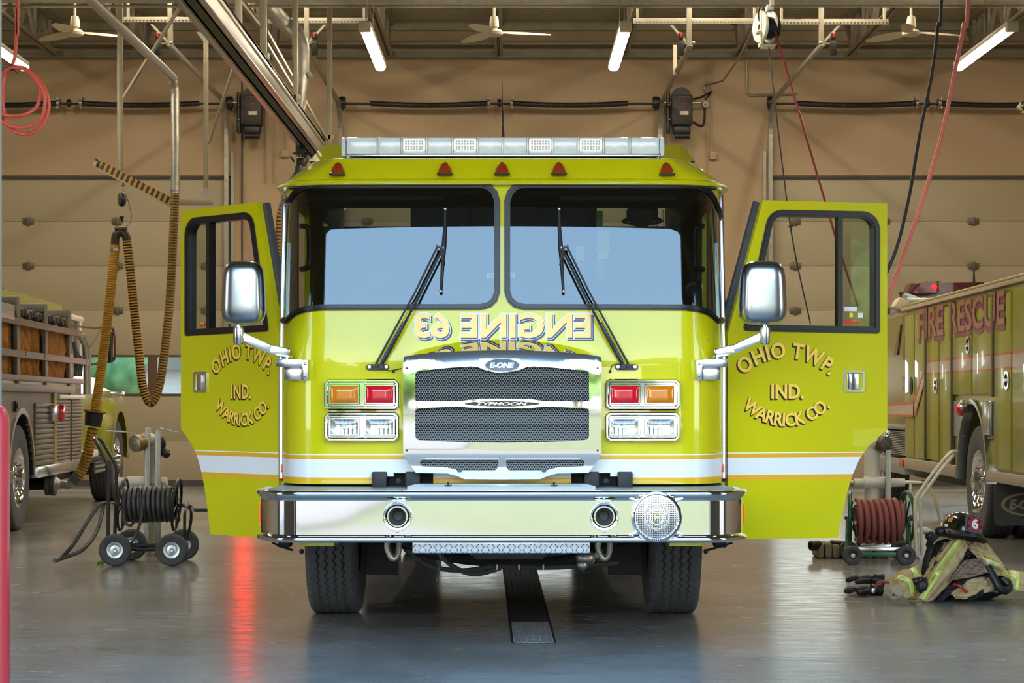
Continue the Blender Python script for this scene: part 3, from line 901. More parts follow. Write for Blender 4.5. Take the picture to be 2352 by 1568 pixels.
m.plate([(EX - 1.2, .8), (EX + 1.2, .8), (EX + 1.2, 2.86), (EX - 1.2, 2.86)], [[(rx(775), rz(520)), (rx(943), rz(520)), (rx(943), rz(463)), (rx(775), rz(463))], [(rx(1371), rz(520)), (rx(1536), rz(520)), (rx(1536), rz(464)), (rx(1371), rz(464))]], lambda a, b, t: (a, y2 - t, b), .03, 9e9, fill=False)
m.build('cab_rear_wall', M['trim_dark'], G)
m = MB(); m.bx(EX - 1.2, EX + 1.2, 11.5, 14.25, .80, .86); m.build('cab_floor', M['trim_dark'], G)
m = MB(); m.bx(EX - 1.1, EX + 1.1, 11.62, 12.45, 2.44, 2.46); m.bx(EX - .8, EX + .8, 12.35, 12.45, 2.46, 2.78); m.bx(EX - .16, EX + .16, 12.4, 12.5, 1.2, 2.5)
m.bx(EX - .55, EX - .22, 12.5, 12.6, 1.7, 2.6); m.bx(EX + .22, EX + .50, 12.5, 12.6, 1.7, 2.6)
m.build('headliner', M['headliner'], G)
# sun visors
for a, b in ((740, 1020), (1286, 1555)):
    m = MB(); l, r = P(a, 452, 11.75), P(b, 452, 11.75)
    m.bx(l.x, r.x, 11.72, 11.76, P(0, 462, 11.75).z, P(0, 440, 11.75).z, .015); m.build('sun_visor', M['dash'], G)
# dash with two cowls, doghouse
m = MB()
def dashf(a, b):
    x = EX - 1.12 + 2.24 * a; th = b * PI * .55
    hmp = .12 * math.exp(-((abs(x - EX) - .62) / .28) ** 2)
    return Vector((x, 11.36 + .62 * b, 1.62 + hmp * math.sin(b * PI) + .12 * math.sin(b * PI) - .5 * max(0, b - .8)))
m.grid(dashf, 60, 14); m.build('dashboard', M['dash'], G)
m = MB(); m.bx(EX - .42, EX + .42, 11.9, 13.2, .86, 1.62, .06); m.build('engine_cover', M['trim_dark'], G)
def seat(x, lab):
    m = MB(); m.box((x, 12.55, 1.25), (.5, .5, .16), .05); m.box((x, 12.85, 1.62), (.5, .14, .7), .06, Matrix.Rotation(-.12, 3, 'X')); m.box((x, 12.9, 2.06), (.3, .12, .2), .05)
    m.bx(x - .2, x + .2, 12.4, 12.75, .86, 1.2, .02)
    m.build('seat', M['trim_dark'], G)
seat(EX - .72, ''); seat(EX + .72, '')
# steering wheel
m = MB(); c = P(1455, 678, 12.1); ang = 1.05
def swp(a, r): return c + Vector((r * math.cos(a), -r * math.sin(a) * math.cos(ang) * -.0 + r * math.sin(a) * .75, r * math.sin(a) * .62))
m.tube([swp(2 * PI * k / 40, .235) for k in range(40)], .014, 8, True)
for k in (.3, 2.4, 4.7): m.tube([swp(k, .03), swp(k, .23)], .014, 6)
m.sphere(c, .05, 12); m.tube([c, c + Vector((0, -.35, -.3))], .03, 8); m.build('steering_wheel', M['black'], G)
# air vent on the dash corner
m = MB(); c = P(1592, 665, 11.75); m.lathe([(.03, 0), (.048, .004), (.052, .016), (.046, .02)], c, (-.35, -.85, .35), 20); m.lathe([(.001, .005), (.03, .004)], c, (-.35, -.85, .35), 16); m.build('air_vent', M['black'], G)
# tag with printed label behind the centre post
m = MB(); a, b = P(1118, 627, 11.42), P(1183, 638, 11.42); m.bx(a.x, b.x, 11.42, 11.424, b.z, a.z); lab = m.build('notice_label', M['outline'], G)
m = MB(); m.bx(a.x + .01, b.x - .01, 11.418, 11.42, b.z + .009, b.z + .015); m.build('label_print', mat('red_print', (190, 60, 50), .5), lab)
# turnout coat hung behind the driver (lime and silver stripe)
m = MB(); 
for k, (py0, py1, px0, px1, mi) in enumerate(((485, 505, 1370, 1384, 0), (505, 524, 1370, 1384, 1), (530, 580, 1370, 1400, 0), (580, 596, 1372, 1396, 1), (565, 600, 1322, 1342, 1), (600, 640, 1370, 1390, 2))):
    a, b = P(px0, py0, 12.36), P(px1, py1, 12.36); m.bx(a.x, b.x, 12.34, 12.37, b.z, a.z, .004, mi)
m.build('hanging_coat', [mat('lime_tape', (150, 200, 40), .6), mat('silver_tape', (190, 190, 184), .5), mat('tan_coat_cloth', (130, 108, 76), .9)], G)
m = MB(); c = P(1475, 490, 12.9); m.sphere(c, .10, 18, sc=(1, .7, .85)); m.lathe([(.1, 0), (.13, .01), (.12, .02)], c + Vector((0, -.02, -.06)), (0, .1, 1), 20); m.build('hung_helmet', M['black'], G)
# ---- pump body behind the cab
m = MB(); m.bx(EX - 1.22, EX + 1.22, 14.35, 19.8, .62, 2.36, .03); m.build('pump_body', M['lime'], G)
# ---- bumper
YB = 10.6; XB = 1.02; AB, BB = .235, .30
def bump_path():
    pts = []
    for i in range(25): X = -XB + 2 * XB * i / 24; pts.append((X, YB, 0.0, -1.0))
    cr = []
    for i in range(1, 17):
        t = PI / 2 * i / 16; nx, ny = math.sin(t) / AB, -math.cos(t) / BB; l = math.hypot(nx, ny)
        cr.append((XB + AB * math.sin(t), YB + BB * (1 - math.cos(t)), nx / l, ny / l))
    cr += [(XB + AB, YB + BB + .08, 1, 0), (XB + AB, YB + BB + .16, 1, 0), (XB + AB - .01, YB + BB + .24, 1, 0)]
    return [(-x, y, -nx, ny) for x, y, nx, ny in cr[::-1]] + pts + cr
prof = [(-.05, .822), (-.02, .832), (.0, .836), (.013, .834), (.022, .826), (.023, .816), (.016, .803), (.004, .792), (.0, .783), (.0, .7825), (.0, .781), (.0, .613), (.0, .6115), (.0, .611), (.006, .606), (.018, .598), (.022, .588), (.018, .579), (.006, .573), (-.01, .570), (-.05, .572)]
bp = bump_path(); m = MB()
vv = []; ff = []; nn = len(prof)
for (X, y, nx, ny) in bp:
    for (d, z) in prof: vv.append(Vector((EX + X + nx * d, y + ny * d, z)))
for i in range(len(bp) - 1):
    for k in range(nn - 1): ff.append((i * nn + k, (i + 1) * nn + k, (i + 1) * nn + k + 1, i * nn + k + 1))
m._in(vv, ff)
# the two horn openings in the flat face
hc_ = [P(px, 1186, YB) for px in (913, 1388)]
m.bm.normal_update()
fl_ = [f for f in m.bm.faces if abs(f.normal.y) > .9 and all(abs(v.co.y - YB) < 1e-4 and .6128 < v.co.z < .7812 for v in f.verts)]
bmesh.ops.delete(m.bm, geom=fl_, context='FACES_ONLY')
m.plate([(EX - XB, .613), (EX + XB, .613), (EX + XB, .781), (EX - XB, .781)], [circ(p.x, p.z, .054, 32) for p in hc_], lambda a, b, t: (a, YB, b), 0, .0851, fill=False)
bumper = m.build('bumper', M['chrome'], G, ang=50)
# tread plate deck
def tread_mat():
    m_, nt, b = new_mat('diamond_tread_plate'); N_, L_ = nt.nodes, nt.links
    tc_ = N_.new('ShaderNodeTexCoord'); mp = N_.new('ShaderNodeMapping'); mp.inputs['Rotation'].default_value = (0, 0, PI / 4); L_.new(tc_.outputs['Object'], mp.inputs['Vector'])
    wv = N_.new('ShaderNodeTexWave'); wv.inputs['Scale'].default_value = 22; L_.new(mp.outputs['Vector'], wv.inputs['Vector'])
    ck = N_.new('ShaderNodeTexChecker'); ck.inputs['Scale'].default_value = 40; L_.new(mp.outputs['Vector'], ck.inputs['Vector'])
    b.inputs['Base Color'].default_value = lin((150, 156, 158)); b.inputs['Metallic'].default_value = .7; b.inputs['Roughness'].default_value = .45
    bp_ = N_.new('ShaderNodeBump'); bp_.inputs['Strength'].default_value = .9; bp_.inputs['Distance'].default_value = .01
    L_.new(ck.outputs['Fac'], bp_.inputs['Height']); L_.new(bp_.outputs['Normal'], b.inputs['Normal'])
    return m_
M['tread'] = tread_mat()
front = [(EX + X - nx * .03, y - ny * .03) for X, y, nx, ny in bp]
back = [(EX + cab_plan(u)[0], cab_plan(u)[1] + .05) for u in [UH + .05 - 2 * (UH + .05) * i / 30 for i in range(31)]]
m = MB(); m.plate(front + back, [], lambda a, b, t: (a, b, .829 + t), .004, 9e9, fill=False)
deck = m.build('bumper_deck', M['tread'], G)
def hx(px, y): return (px - CX) * y / F
m = MB(); 
poly = [(hx(936, 10.75), 10.72), (hx(1367, 10.75), 10.72), (hx(1365, 10.8), 10.80), (hx(1342, 11.15), 11.16), (hx(962, 11.15), 11.16), (hx(938, 10.8), 10.80)]
m.plate(poly, [], lambda a, b, t: (a, b, .851 + t), .022, 9e9, fill=False); hatch = m.build('hose_well_lid', M['tread'], deck)
for px in (1030, 1272):
    m = MB(); c = Vector((hx(px, 10.8), 10.76, .852)); m.cyl(c, c + Vector((0, 0, .006)), .018, n=14); m.cyl(c, c + Vector((0, 0, .022)), .005, n=8); m.build('lid_latch', M['black'], deck)
# bumper mounts seen in the notches
m = MB()
for s in (-1, 1):
    for X0, X1 in ((.62, .70), (.44, .52)):
        m.bx(EX + s * X0, EX + s * X1, 11.2, 11.5, .80, .91, .006)
    m.bx(EX + s * .36, EX + s * .68, 11.4, 11.5, .80, .93)
    m.cyl((EX + s * .56, 11.28, .86), (EX + s * .56, 11.3, .86), .014, n=10)
    m.build('frame_horn', M['dark'], G); m = MB()
# air horns
for px, py in ((913, 1186), (1388, 1186)):
    c = P(px, py, YB - .012); m = MB()
    m.lathe([(.073, .01), (.074, -.006), (.070, -.014), (.062, -.012), (.057, .0), (.052, .012)], c, (0, 1, 0), 36)
    m.lathe([(.054, .01), (.055, -.004), (.052, -.012), (.046, -.012), (.043, -.006)], c, (0, 1, 0), 32)
    for s in (-1, 1): m.sphere(c + Vector((0, .0, s * .078)), .007, 8)
    h = m.build('air_horn', M['chrome'], G)
    m = MB(); m.lathe([(.0455, -.008), (.036, .016), (.027, .05), (.021, .08)], c, (0, 1, 0), 32); m.lathe([(.0225, .078), (.001, .079)], c, (0, 1, 0), 28, mi=1); m.lathe([(.062, .003), (.054, .003)], c, (0, 1, 0), 28, mi=1); m.build('horn_throat', [mat('horn_inner_grey', (112, 104, 98), .35, .6) if 'horn_inner_grey' not in bpy.data.materials else bpy.data.materials['horn_inner_grey'], M['black']], h)
# siren speaker
c = P(1508.5, 1187, YB - .03); m = MB()
m.lathe([(.122, .04), (.128, .02), (.129, .0), (.125, -.012), (.117, -.016), (.112, -.008), (.111, .0)], c, (0, 1, 0), 48)
for s in (-1, 1):
    for q in (-1, 1): m.box(c + Vector((s * .115, .03, q * .086)), (.05, .03, .014), .006, Matrix.Rotation(-s * q * .3, 3, 'Y'))
sir = m.build('siren_speaker', M['chrome'], G)
m = MB(); holes = MB()
R_ = .111
k = 0
m.lathe([(.001, -.004), (.06, -.004), (.111, .0)], c, (0, 1, 0), 40)
m.lathe([(.055, -.0055), (.057, -.008), (.061, -.008), (.063, -.0055)], c, (0, 1, 0), 40); m.lathe([(.034, -.0055), (.035, -.0075), (.038, -.0075), (.039, -.0055)], c, (0, 1, 0), 32)
gr = m.build('siren_grille', M['polished'], sir)
zz = -.102
while zz < .103:
    w_ = math.sqrt(max(0, .104 ** 2 - zz ** 2)); x = -w_
    x = -math.floor(w_ / .0085) * .0085
    while x <= w_ + 1e-6:
        d = math.hypot(x, zz)
        if not (.052 < d < .066) and not (.031 < d < .041): holes.box(c + Vector((x, -.0048 + (.0028 if d > .085 else .0), zz)), (.0048, .004, .0052))
        x += .0085
    zz += .0092
holes.build('grille_slots', M['black'], sir, ang=None)
# a simple raised letter badge in the middle of the siren
m = MB(); v = fit(glyphs('F', .02), h=.034, x0=-.010, y0=-.017); letters(m, v, lambda a, b: c + Vector((a, -.0085, b))); m.build('siren_badge', M['goldpale'], sir, ang=None, recalc=False)
# bumper side flashers
for s in (-1, 1):
    p = Vector((EX + s * (XB + AB + .004), YB + BB + .12, .70)); m = MB(); m.box(p, (.03, .09, .12), .012); 
    m.build('side_flasher', mat('lit_red_flasher', (230, 20, 30), .2, emit=(255, 20, 20), estr=FLASH) if s < 0 else bpy.data.materials['lit_red_flasher'], bumper)
m = MB()
for s in (-1, 1): m.bx(*sorted((EX + s * .86, EX + s * 1.03)), 10.72, 11.2, .545, .572, .004)
m.build('bumper_valance', M['limeplain'], bumper)
# tread plate strip below
l, r = P(947, 1248, 10.75), P(1355, 1270, 10.75); m = MB()
m.bx(l.x, r.x, 10.74, 10.76, r.z, l.z + .05, .003); st = m.build('lower_tread_strip', M['polished'], G)
m = MB(); nx_ = 34
for i in range(nx_):
    for j in range(3):
        x = l.x + .012 + (r.x - l.x - .024) * i / (nx_ - 1); z = r.z + .008 + j * .016; sg = 1 if (i + j) % 2 else -1
        m.box((x, 10.739, z), (.020, .003, .0045), 0, Matrix.Rotation(sg * PI / 4, 3, 'Y'))
m.build('tread_diamonds', M['polished'], st, ang=None)
# ---- grille shroud
def gp(px, py, y=11.12): return ((px - CX) * y / F - EX, H + (HZ - py) * y / F)
gh = [(926.5, 819), (960, 813), (1010, 808.5), (1060, 806), (1109, 804.5), (1153.5, 804)]
gl = [(925.5, 830), (925.5, 1044), (955, 1086), (1028, 1087), (1050, 1093), (1066, 1100), (1153.5, 1100.5)]
half = gl[::-1] + gh                       # bottom centre, up the left, top centre
full = half + [(2 * CXP - x, y) for x, y in half[::-1][1:-1]]
gout = [gp(*p) for p in full][::-1]
def sym(hl): return [gp(*p) for p in (hl + [(2 * CXP - x, y) for x, y in hl[::-1]])]
up = fillet(sym([(1153.5, 855.5), (1130, 853.5), (1112, 848), (1097, 842), (1082, 840.5), (1040, 843), (990, 848), (953.5, 853), (953.5, 922), (1055, 922), (1096, 916.5), (1153.5, 916)][:]), [.0] * 7 + [.02, .015] + [0] * 6 + [.015, .02] + [0] * 7, 4)
lo = fillet(sym([(1153.5, 937.5), (1096, 937), (1055, 933), (1000, 935), (953.5, 938), (953.5, 1010), (1000, 1013), (1060, 1015), (1153.5, 1016.5)]), [0] * 4 + [.018, .025] + [0] * 6 + [.025, .018] + [0] * 4, 4)
sl = fillet([gp(*p) for p in ((1146, 1056), (962, 1056), (966, 1071), (1018, 1072), (1055, 1080.5), (1142, 1080.5))], [.008, .02, .02, 0, 0, .02], 4)
sr = fillet([gp(2 * CXP - x, y) for x, y in ((1146, 1056), (962, 1056), (966, 1071), (1018, 1072), (1055, 1080.5), (1142, 1080.5))], [.008, .02, .02, 0, 0, .02], 4)
ZC = gp(0, 1044)[1]; ZTT = gp(0, 846)[1]
def gfn(a, b, t):
    y = 11.11 + .035 * (a / .53) ** 2 - .006 * math.sin((b - 1.0) * 5)
    if b < ZC: y += (ZC - b) * .05
    if b > ZTT: y += (b - ZTT) * .32
    return Vector((EX + a, y - t, b))
m = MB(); m.plate(gout, [up, lo, sl, sr], gfn, .014, .03)
o2 = resample(gout, .05); vv = []
for q in o2: p = gfn(q[0], q[1], 0); vv += [p, Vector((p.x, 11.262, p.z))]
m._in(vv, [(2 * i, 2 * i + 1, (2 * i + 3) % len(vv), (2 * i + 2) % len(vv)) for i in range(len(o2))])
grille = m.build('grille_shroud', M['chrome'], G, ang=40)
# raised lip around each opening
m = MB()
for h in (up, lo, sl, sr): m.plate(inset(h, -.006), [inset(h, .001)], lambda a, b, t: gfn(a, b, t + .004), .004, .03, fill=False)
m.build('opening_trim', M['chrome'], grille, ang=60)
# sloping top of the shroud
def topf(a, b):
    px = 926.5 + (2 * (CXP - 926.5)) * a; X = (px - CXP)
    k = abs(X) / 227.0
    f0 = gfn(gp(px, 0)[0], gp(0, 804 + 15 * k ** 2)[1], 0)
    zb_ = H + (HZ - (779 + 36 * k ** 2.2)) * 11.252 / F
    p1 = Vector((EX + X * .975 * 11.25 / F, 11.252 + rake(zb_), zb_))
    return f0.lerp(p1, b)
m = MB(); m.grid(topf, 41, 4); m.build('shroud_top', M['chrome'], grille)
# honeycomb
m = MB(); pit = .0131
def honey(lp, mb):
    xs = [q[0] for q in lp]; zs = [q[1] for q in lp]; big = inset(lp, -.006)
    row = 0; z = min(zs) - .004
    while z < max(zs) + .01:
        x = min(xs) - .004 + (pit / 2 if row % 2 else 0)
        while x < max(xs) + .01:
            if inside((x, z), big):
                vv = []
                for rr in (.60 * pit, .42 * pit):
                    for k in range(6):
                        a = PI / 6 + k * PI / 3; vv.append(gfn(x + rr * math.cos(a), z + rr * math.sin(a), -.018 - (0 if rr > .5 * pit else .001)))
                mb._in(vv, [(k, (k + 1) % 6, 6 + (k + 1) % 6, 6 + k) for k in range(6)])
            x += pit
        z += pit * .866; row += 1
for h in (up, lo, sl, sr): honey(h, m)
m.build('honeycomb_mesh', mat('mesh_aluminium', (132, 130, 126), .4, .8, .03), grille, ang=None, recalc=False)
m = MB()
for h in (up, lo, sl, sr): m.plate(inset(h, -.004), [], lambda a, b, t: gfn(a, b, -.045), 0, .1)
m.build('grille_backing', mat('radiator_black', (8, 8, 9), .8), grille)
# badges
def oval(px, py, rx_, rz_, off): q = gp(px, py); return circ(q[0], q[1], rx_, 32, rz_)
m = MB(); q = gp(1153.5, 838.5); m.plate(circ(q[0], q[1], .092, 32, .036), [], lambda a, b, t: gfn(a, b, .006 + t), .006, .03); m.build('badge', mat('badge_grey', (84, 84, 88), .3, .3), grille)
m = MB(); m.plate(circ(q[0], q[1], .094, 32, .038), [circ(q[0], q[1], .089, 32, .033)], lambda a, b, t: gfn(a, b, .009 + t), .004, .03, fill=False)
v = fit(glyphs('E-ONE', .045, .2), w=.130, h=.029, x0=q[0] - .066, y0=q[1] - .0145); letters(m, v, lambda a, b: gfn(a, b, .0085)); m.build('badge_lettering', M['chrome'], grille, ang=None)
q = gp(1153.5, 927); lens_ = [(q[0] + .205 * math.cos(a) * 1.0, q[1] + .015 * math.sin(a) * abs(math.sin(a)) ** .3) for a in [2 * PI * k / 40 for k in range(40)]]
m = MB(); m.plate(lens_, [], lambda a, b, t: gfn(a, b, .004 + t), .004, .04, fill=False); m.build('name_strip', mat('strip_dark', (24, 40, 30), .25, .2), grille)
m = MB(); v = fit(glyphs('TYPHOON', .03, .25), w=.27, h=.017, x0=q[0] - .136, y0=q[1] - .0085); letters(m, v, lambda a, b: gfn(a, b, .0065)); m.build('strip_lettering', M['polished'], grille, ang=None, recalc=False)
m = MB()
for px in (934, 1373):
    for py in (845, 1034): q = gp(px, py); m.sphere(gfn(q[0], q[1], .001), .006, 10, sc=(1, .4, 1))
m.build('shroud_screw', M['black'], grille)
# ---- lamp clusters
yl = 11.235
def lp_(px, py): return ((px - CX) * yl / F, H + (HZ - py) * yl / F)
def cluster(s):
    def X(px): return px if s < 0 else 2 * CXP - px
    for (py0, py1, kind) in ((870, 941, 0), (946, 1013, 1)):
        a, b = lp_(X(745), py1), lp_(X(917), py0); x0, x1 = min(a[0], b[0]), max(a[0], b[0]); z0, z1 = a[1], b[1]
        c = .022
        oct_ = [(x0 + c, z0), (x1 - c, z0), (x1, z0 + c), (x1, z1 - c), (x1 - c, z1), (x0 + c, z1), (x0, z1 - c), (x0, z0 + c)]
        wds = [(752, 830), (834, 911)]
        holes_ = []
        for (p0, p1) in wds:
            u0, u1 = sorted((lp_(X(p0), 0)[0], lp_(X(p1), 0)[0])); holes_.append(rrect(u0 + .006, u1 - .006, z0 + .027, z1 - .027, .012, 3))
        m = MB()
        o_ = oct_
        steps = [(0, .012, -.03), (0, .012, .012), (.006, .014, .022), (.014, .016, .022), (.02, .02, .012)]
        lays = [[(Vector((q[0], yl - w_, q[1]))) for q in inset(oct_, d)] for d, _, w_ in steps]
        vv = [p for l in lays for p in l]; n = 8
        m._in(vv, [(i * n + k, i * n + (k + 1) % n, (i + 1) * n + (k + 1) % n, (i + 1) * n + k) for i in range(len(lays) - 1) for k in range(n)])
        m.plate(inset(oct_, .02), holes_, lambda p, q, t: (p, yl - .012 - t, q), .02, 9e9, fill=False)
        bz = m.build('lamp_bezel', M['chrome'], G, ang=30)
        m = MB(); m.bx(x0 + .02, x1 - .02, yl + .002, yl + .012, z0 + .02, z1 - .02); m.build('lamp_tray', M['black'], bz)
        for k, h in enumerate(holes_):
            xs = [q[0] for q in h]; u0, u1 = min(xs), max(xs); zz0, zz1 = z0 + .027, z1 - .027; cx, cz = (u0 + u1) / 2, (zz0 + zz1) / 2
            mm = MB(); mm.plate(inset(h, .003), [inset(h, .010)], lambda p, q, t: (p, yl - .022 - t, q), .02, 9e9, fill=False); fr = mm.build('lamp_frame', M['chrome'], bz, ang=60)
            def pill(a, b2, bulge=.020):
                x = u0 + .009 + (u1 - u0 - .018) * a; z = zz0 + .009 + (zz1 - zz0 - .018) * b2
                d = min(1, 4 * min(a, 1 - a)) ** .6 * min(1, 4 * min(b2, 1 - b2)) ** .6
                return Vector((x, yl - .014 - bulge * d, z))
            if kind == 0:
                mm = MB(); mm.grid(pill, 25, 19); mm.build('warning_lens', M['amber'] if k == 0 else M['redlens'], bz, 'amber lens' if k == 0 else 'red lens')
                if k == 0:
                    mm = MB()
                    for i in range(5): mm.bar(pill(.2 + .0 * i, .2) + Vector((.012 * i - .01, -.012, -.006)), pill(.2, .2) + Vector((.012 * i - .004, -.012, .01)), .002, .003)
            else:
                mm = MB(); mm.grid(lambda a, b2: pill(a, b2, .010) + Vector((0, -.004, 0)), 15, 11); mm.build('headlamp_lens', M['clearlens'], bz)
                mm = MB()
                def refl(a, b2):
                    r = math.sqrt((a - .5) ** 2 * 4 + (b2 - .5) ** 2 * 3.2)
                    return Vector((u0 + .006 + (u1 - u0 - .012) * a, yl - .012 + .011 * max(0, 1 - r) + .0015 * math.sin(a * 44), zz0 + .006 + (zz1 - zz0 - .012) * b2))
                mm.grid(refl, 31, 21); mm.build('reflector', mat('lamp_reflector', (176, 178, 172), .22, .8, .12, 60) if 'lamp_reflector' not in bpy.data.materials else bpy.data.materials['lamp_reflector'], bz)
                mm = MB(); mm.sphere((cx, yl - .008, cz), .014, 14, sc=(1.5, .6, .9)); mm.build('bulb', M['lens'], bz)
        m = MB()
        for fx in (.02, .5, .98):
            for zz in (z0 + .012, z1 - .012): m.sphere((x0 + (x1 - x0) * fx, yl - .02, zz), .004, 8)
        m.build('bezel_screw', M['polished'], bz)
cluster(-1); cluster(1)
# ---- wipers
def wiper(s):
    def X(px): return px if s < 0 else 2 * CXP - px
    def q(px, py, w_): u, z = cab_uv(X(px), py); return cabS(u, z, w_)
    m = MB(); u0, z0 = cab_uv(X(868), 843)
    m.plate(fillet([(u0 - .062, z0 - .016), (u0 + .062, z0 - .016), (u0 + .062, z0 + .016), (u0 - .062, z0 + .016)], .0155, 6), [], lambda a, b, t: cabS(a, b, .014 + t), .012, .05, fill=False)
    wp = m.build('wiper_pivot', M['black'], G)
    m = MB()
    for px in (849, 888): m.cyl(q(px, 842, .012), q(px, 842, .022), .009, n=12)
    m.build('pivot_bolt', M['polished'], wp)
    arm = MB(); pin = q(877, 842, .03)
    arm.cyl(q(877, 842, .01), q(877, 842, .045), .014, n=14); arm.cyl(q(866, 838, .01), q(866, 838, .035), .010, n=12)
    arm.tube([q(877, 838, .035), q(902, 796, .045), q(960, 690, .055), q(1018, 572, .06)], [.010, .009, .0065, .006], 8)
    arm.tube([q(865, 835, .035), q(955, 672, .055), q(1006, 568, .06)], .0055, 8)
    arm.bar(q(1003, 566, .06), q(1022, 574, .06), .014, .012)
    arm.tube([q(1014, 572, .062), q(1019, 600, .055)], .008, 8); a_ = arm.build('wiper_arm', M['black'], wp)
    sp_ = MB(); sp_.tube([q(880, 830, .04), q(930, 742, .05)], .0105, 8); sp_.build('arm_spring_cover', mat('blue_black_steel', (44, 50, 72), .3, .5), wp)
    bl = MB(); bl.tube([q(1023, 480, .032), q(1022.5, 520, .03), q(1020, 560, .03), q(1017, 600, .03), q(1013, 668, .03)], [.006, .009, .012, .009, .006], 8)
    bl.bar(q(1023, 481, .02), q(1013, 669, .02), .006, .022); bl.build('wiper_blade', M['black'], wp)
    for px, py, w_, r_ in ((1023, 481, .034, .009), (1013, 669, .034, .009), (1006, 567, .068, .006), (1019, 570, .068, .006)): e = MB(); e.sphere(q(px, py, w_), r_, 10); e.build('blade_clip', M['polished'], wp)
    w = MB(); w.tube(spline([q(885, 846, .014), q(893, 851, .016), q(904, 850, .012), q(922, 846, .01)] if s < 0 else [q(885, 836, .02), q(900, 838, .02), q(905, 850, .014), q(906, 853, .01)], 6), .0025, 6); w.sphere(q(904 if s < 0 else 906, 853, .012), .008, 10); w.build('washer_tube', M['black'], wp)
wiper(-1); wiper(1)
# ---- mirrors on the cab corners
def mirror(s):
    def X(px): return px if s < 0 else 2 * CXP - px
    ym = 11.28
    px0, px1 = (512, 609) if s < 0 else (1698, 1804)
    a, b = P(px0, 746, ym), P(px1, 600, ym); c = (a + b) / 2; hw, hz = abs(b.x - a.x) / 2, (b.z - a.z) / 2
    m = MB()
    def sp2(v, e): return math.copysign(abs(v) ** e, v)
    def head(u, v):
        th = 2 * PI * u; ph = (v - .5) * PI
        e = .42
        x = hw * sp2(math.cos(ph), .5) * sp2(math.cos(th), e); y = .11 * sp2(math.cos(ph), .5) * sp2(math.sin(th), .8); z = hz * sp2(math.sin(ph), .42)
        k = 1 - .06 * (z / hz)
        return c + Vector((x * k, y - .01 + .0 * z, z))
    m.grid(head, 56, 33, cu=True); hd = m.build('mirror_head', M['satin'] if 'satin' in M else M.setdefault('satin', mat('satin_chrome', (176, 182, 190), .26, 1.0, .04, 6)), G, ang=60)
    px_ = 548 if s < 0 else 1757
    m = MB(); m.lathe([(.001, -.085), (.022, -.082), (.028, -.07), (.029, .0), (.026, .012), (.013, .014), (.012, .06)], P(px_, 756, ym - .02), (0, 0, 1), 20)
    j = P(px_ + (6 if s < 0 else -6), 772, ym - .01)
    e0 = P(X(622), 803, ym + .03); e1 = P(X(664), 812, ym + .06)
    m.bar(j, e0, .03, .05, bev=.008); m.bar(e0 + (j - e0) * .05, e1, .03, .052, bev=.008); m.build('mirror_arm', M['polished'], hd)
    m = MB(); p0, p1 = P(X(640), 825, 11.38), P(X(697), 843, 11.3)
    x0, x1 = min(p0.x, p1.x), max(p0.x, p1.x)
    m.bx(x0, x1, 11.24, 11.42, p1.z, p0.z, .008)
    q0, q1 = P(X(694), 826, 11.3), P(X(709), 873, 11.3); m.bx(min(q0.x, q1.x), max(q0.x, q1.x), 11.255, 11.31, q1.z, q0.z, .004)
    q0, q1 = P(X(657), 843, 11.4), P(X(697), 872, 11.4); m.bx(min(q0.x, q1.x), max(q0.x, q1.x), 11.31, 11.36, q1.z, q0.z, .003)
    for py in (835, 863): r_ = P(X(701), py, 11.25); m.sphere(r_, .008, 10)
    m.bar(e1, (P(X(655), 834, 11.36)), .04, .05, bev=.006)
    m.build('mirror_bracket', M['polished'], hd)
mirror(-1); mirror(1)
# ---- open front doors
WD = .99
RO = [(1752.5, 459.5), (2038, 466.8), (2038, 988), (2018, 1003), (1992, 1028), (1973, 1056), (1958, 1090), (1946, 1130), (1936, 1175), (1930, 1205), (1925, 1235), (1672, 1238), (1672, 765), (1690, 700), (1720, 583)]
def door_plane(s):
    hx_ = EX + s * 1.232; hy = 11.63
    tgt = 415.5 if s < 0 else 2038.0
    lo, hi = .0, 1.45
    for _ in range(50):
        k = (lo + hi) / 2; x = hx_ + s * WD * math.cos(k); y = hy + WD * math.sin(k)
        px = CX + x * F / y
        if (px < tgt) == (s < 0): lo = k      # still wider than the photo: fold further back
        else: hi = k
    return hx_, hy, lo
HXR, HYR, TR = door_plane(1)
def door_uv(px, py):
    d = Vector((math.cos(TR), math.sin(TR))); k = (px - CX) / F
    # hx+u*dx = k*(hy+u*dy)
    u = (k * HYR - HXR) / (d.x - k * d.y); y = HYR + u * d.y
    return (u, H + (HZ - py) * y / F)
RUV = [door_uv(*p) for p in RO]
WO = fillet([door_uv(*p) for p in ((1766, 481), (2020, 486), (2020, 766), (1706, 760))], [.10, .105, .02, .02], 10)
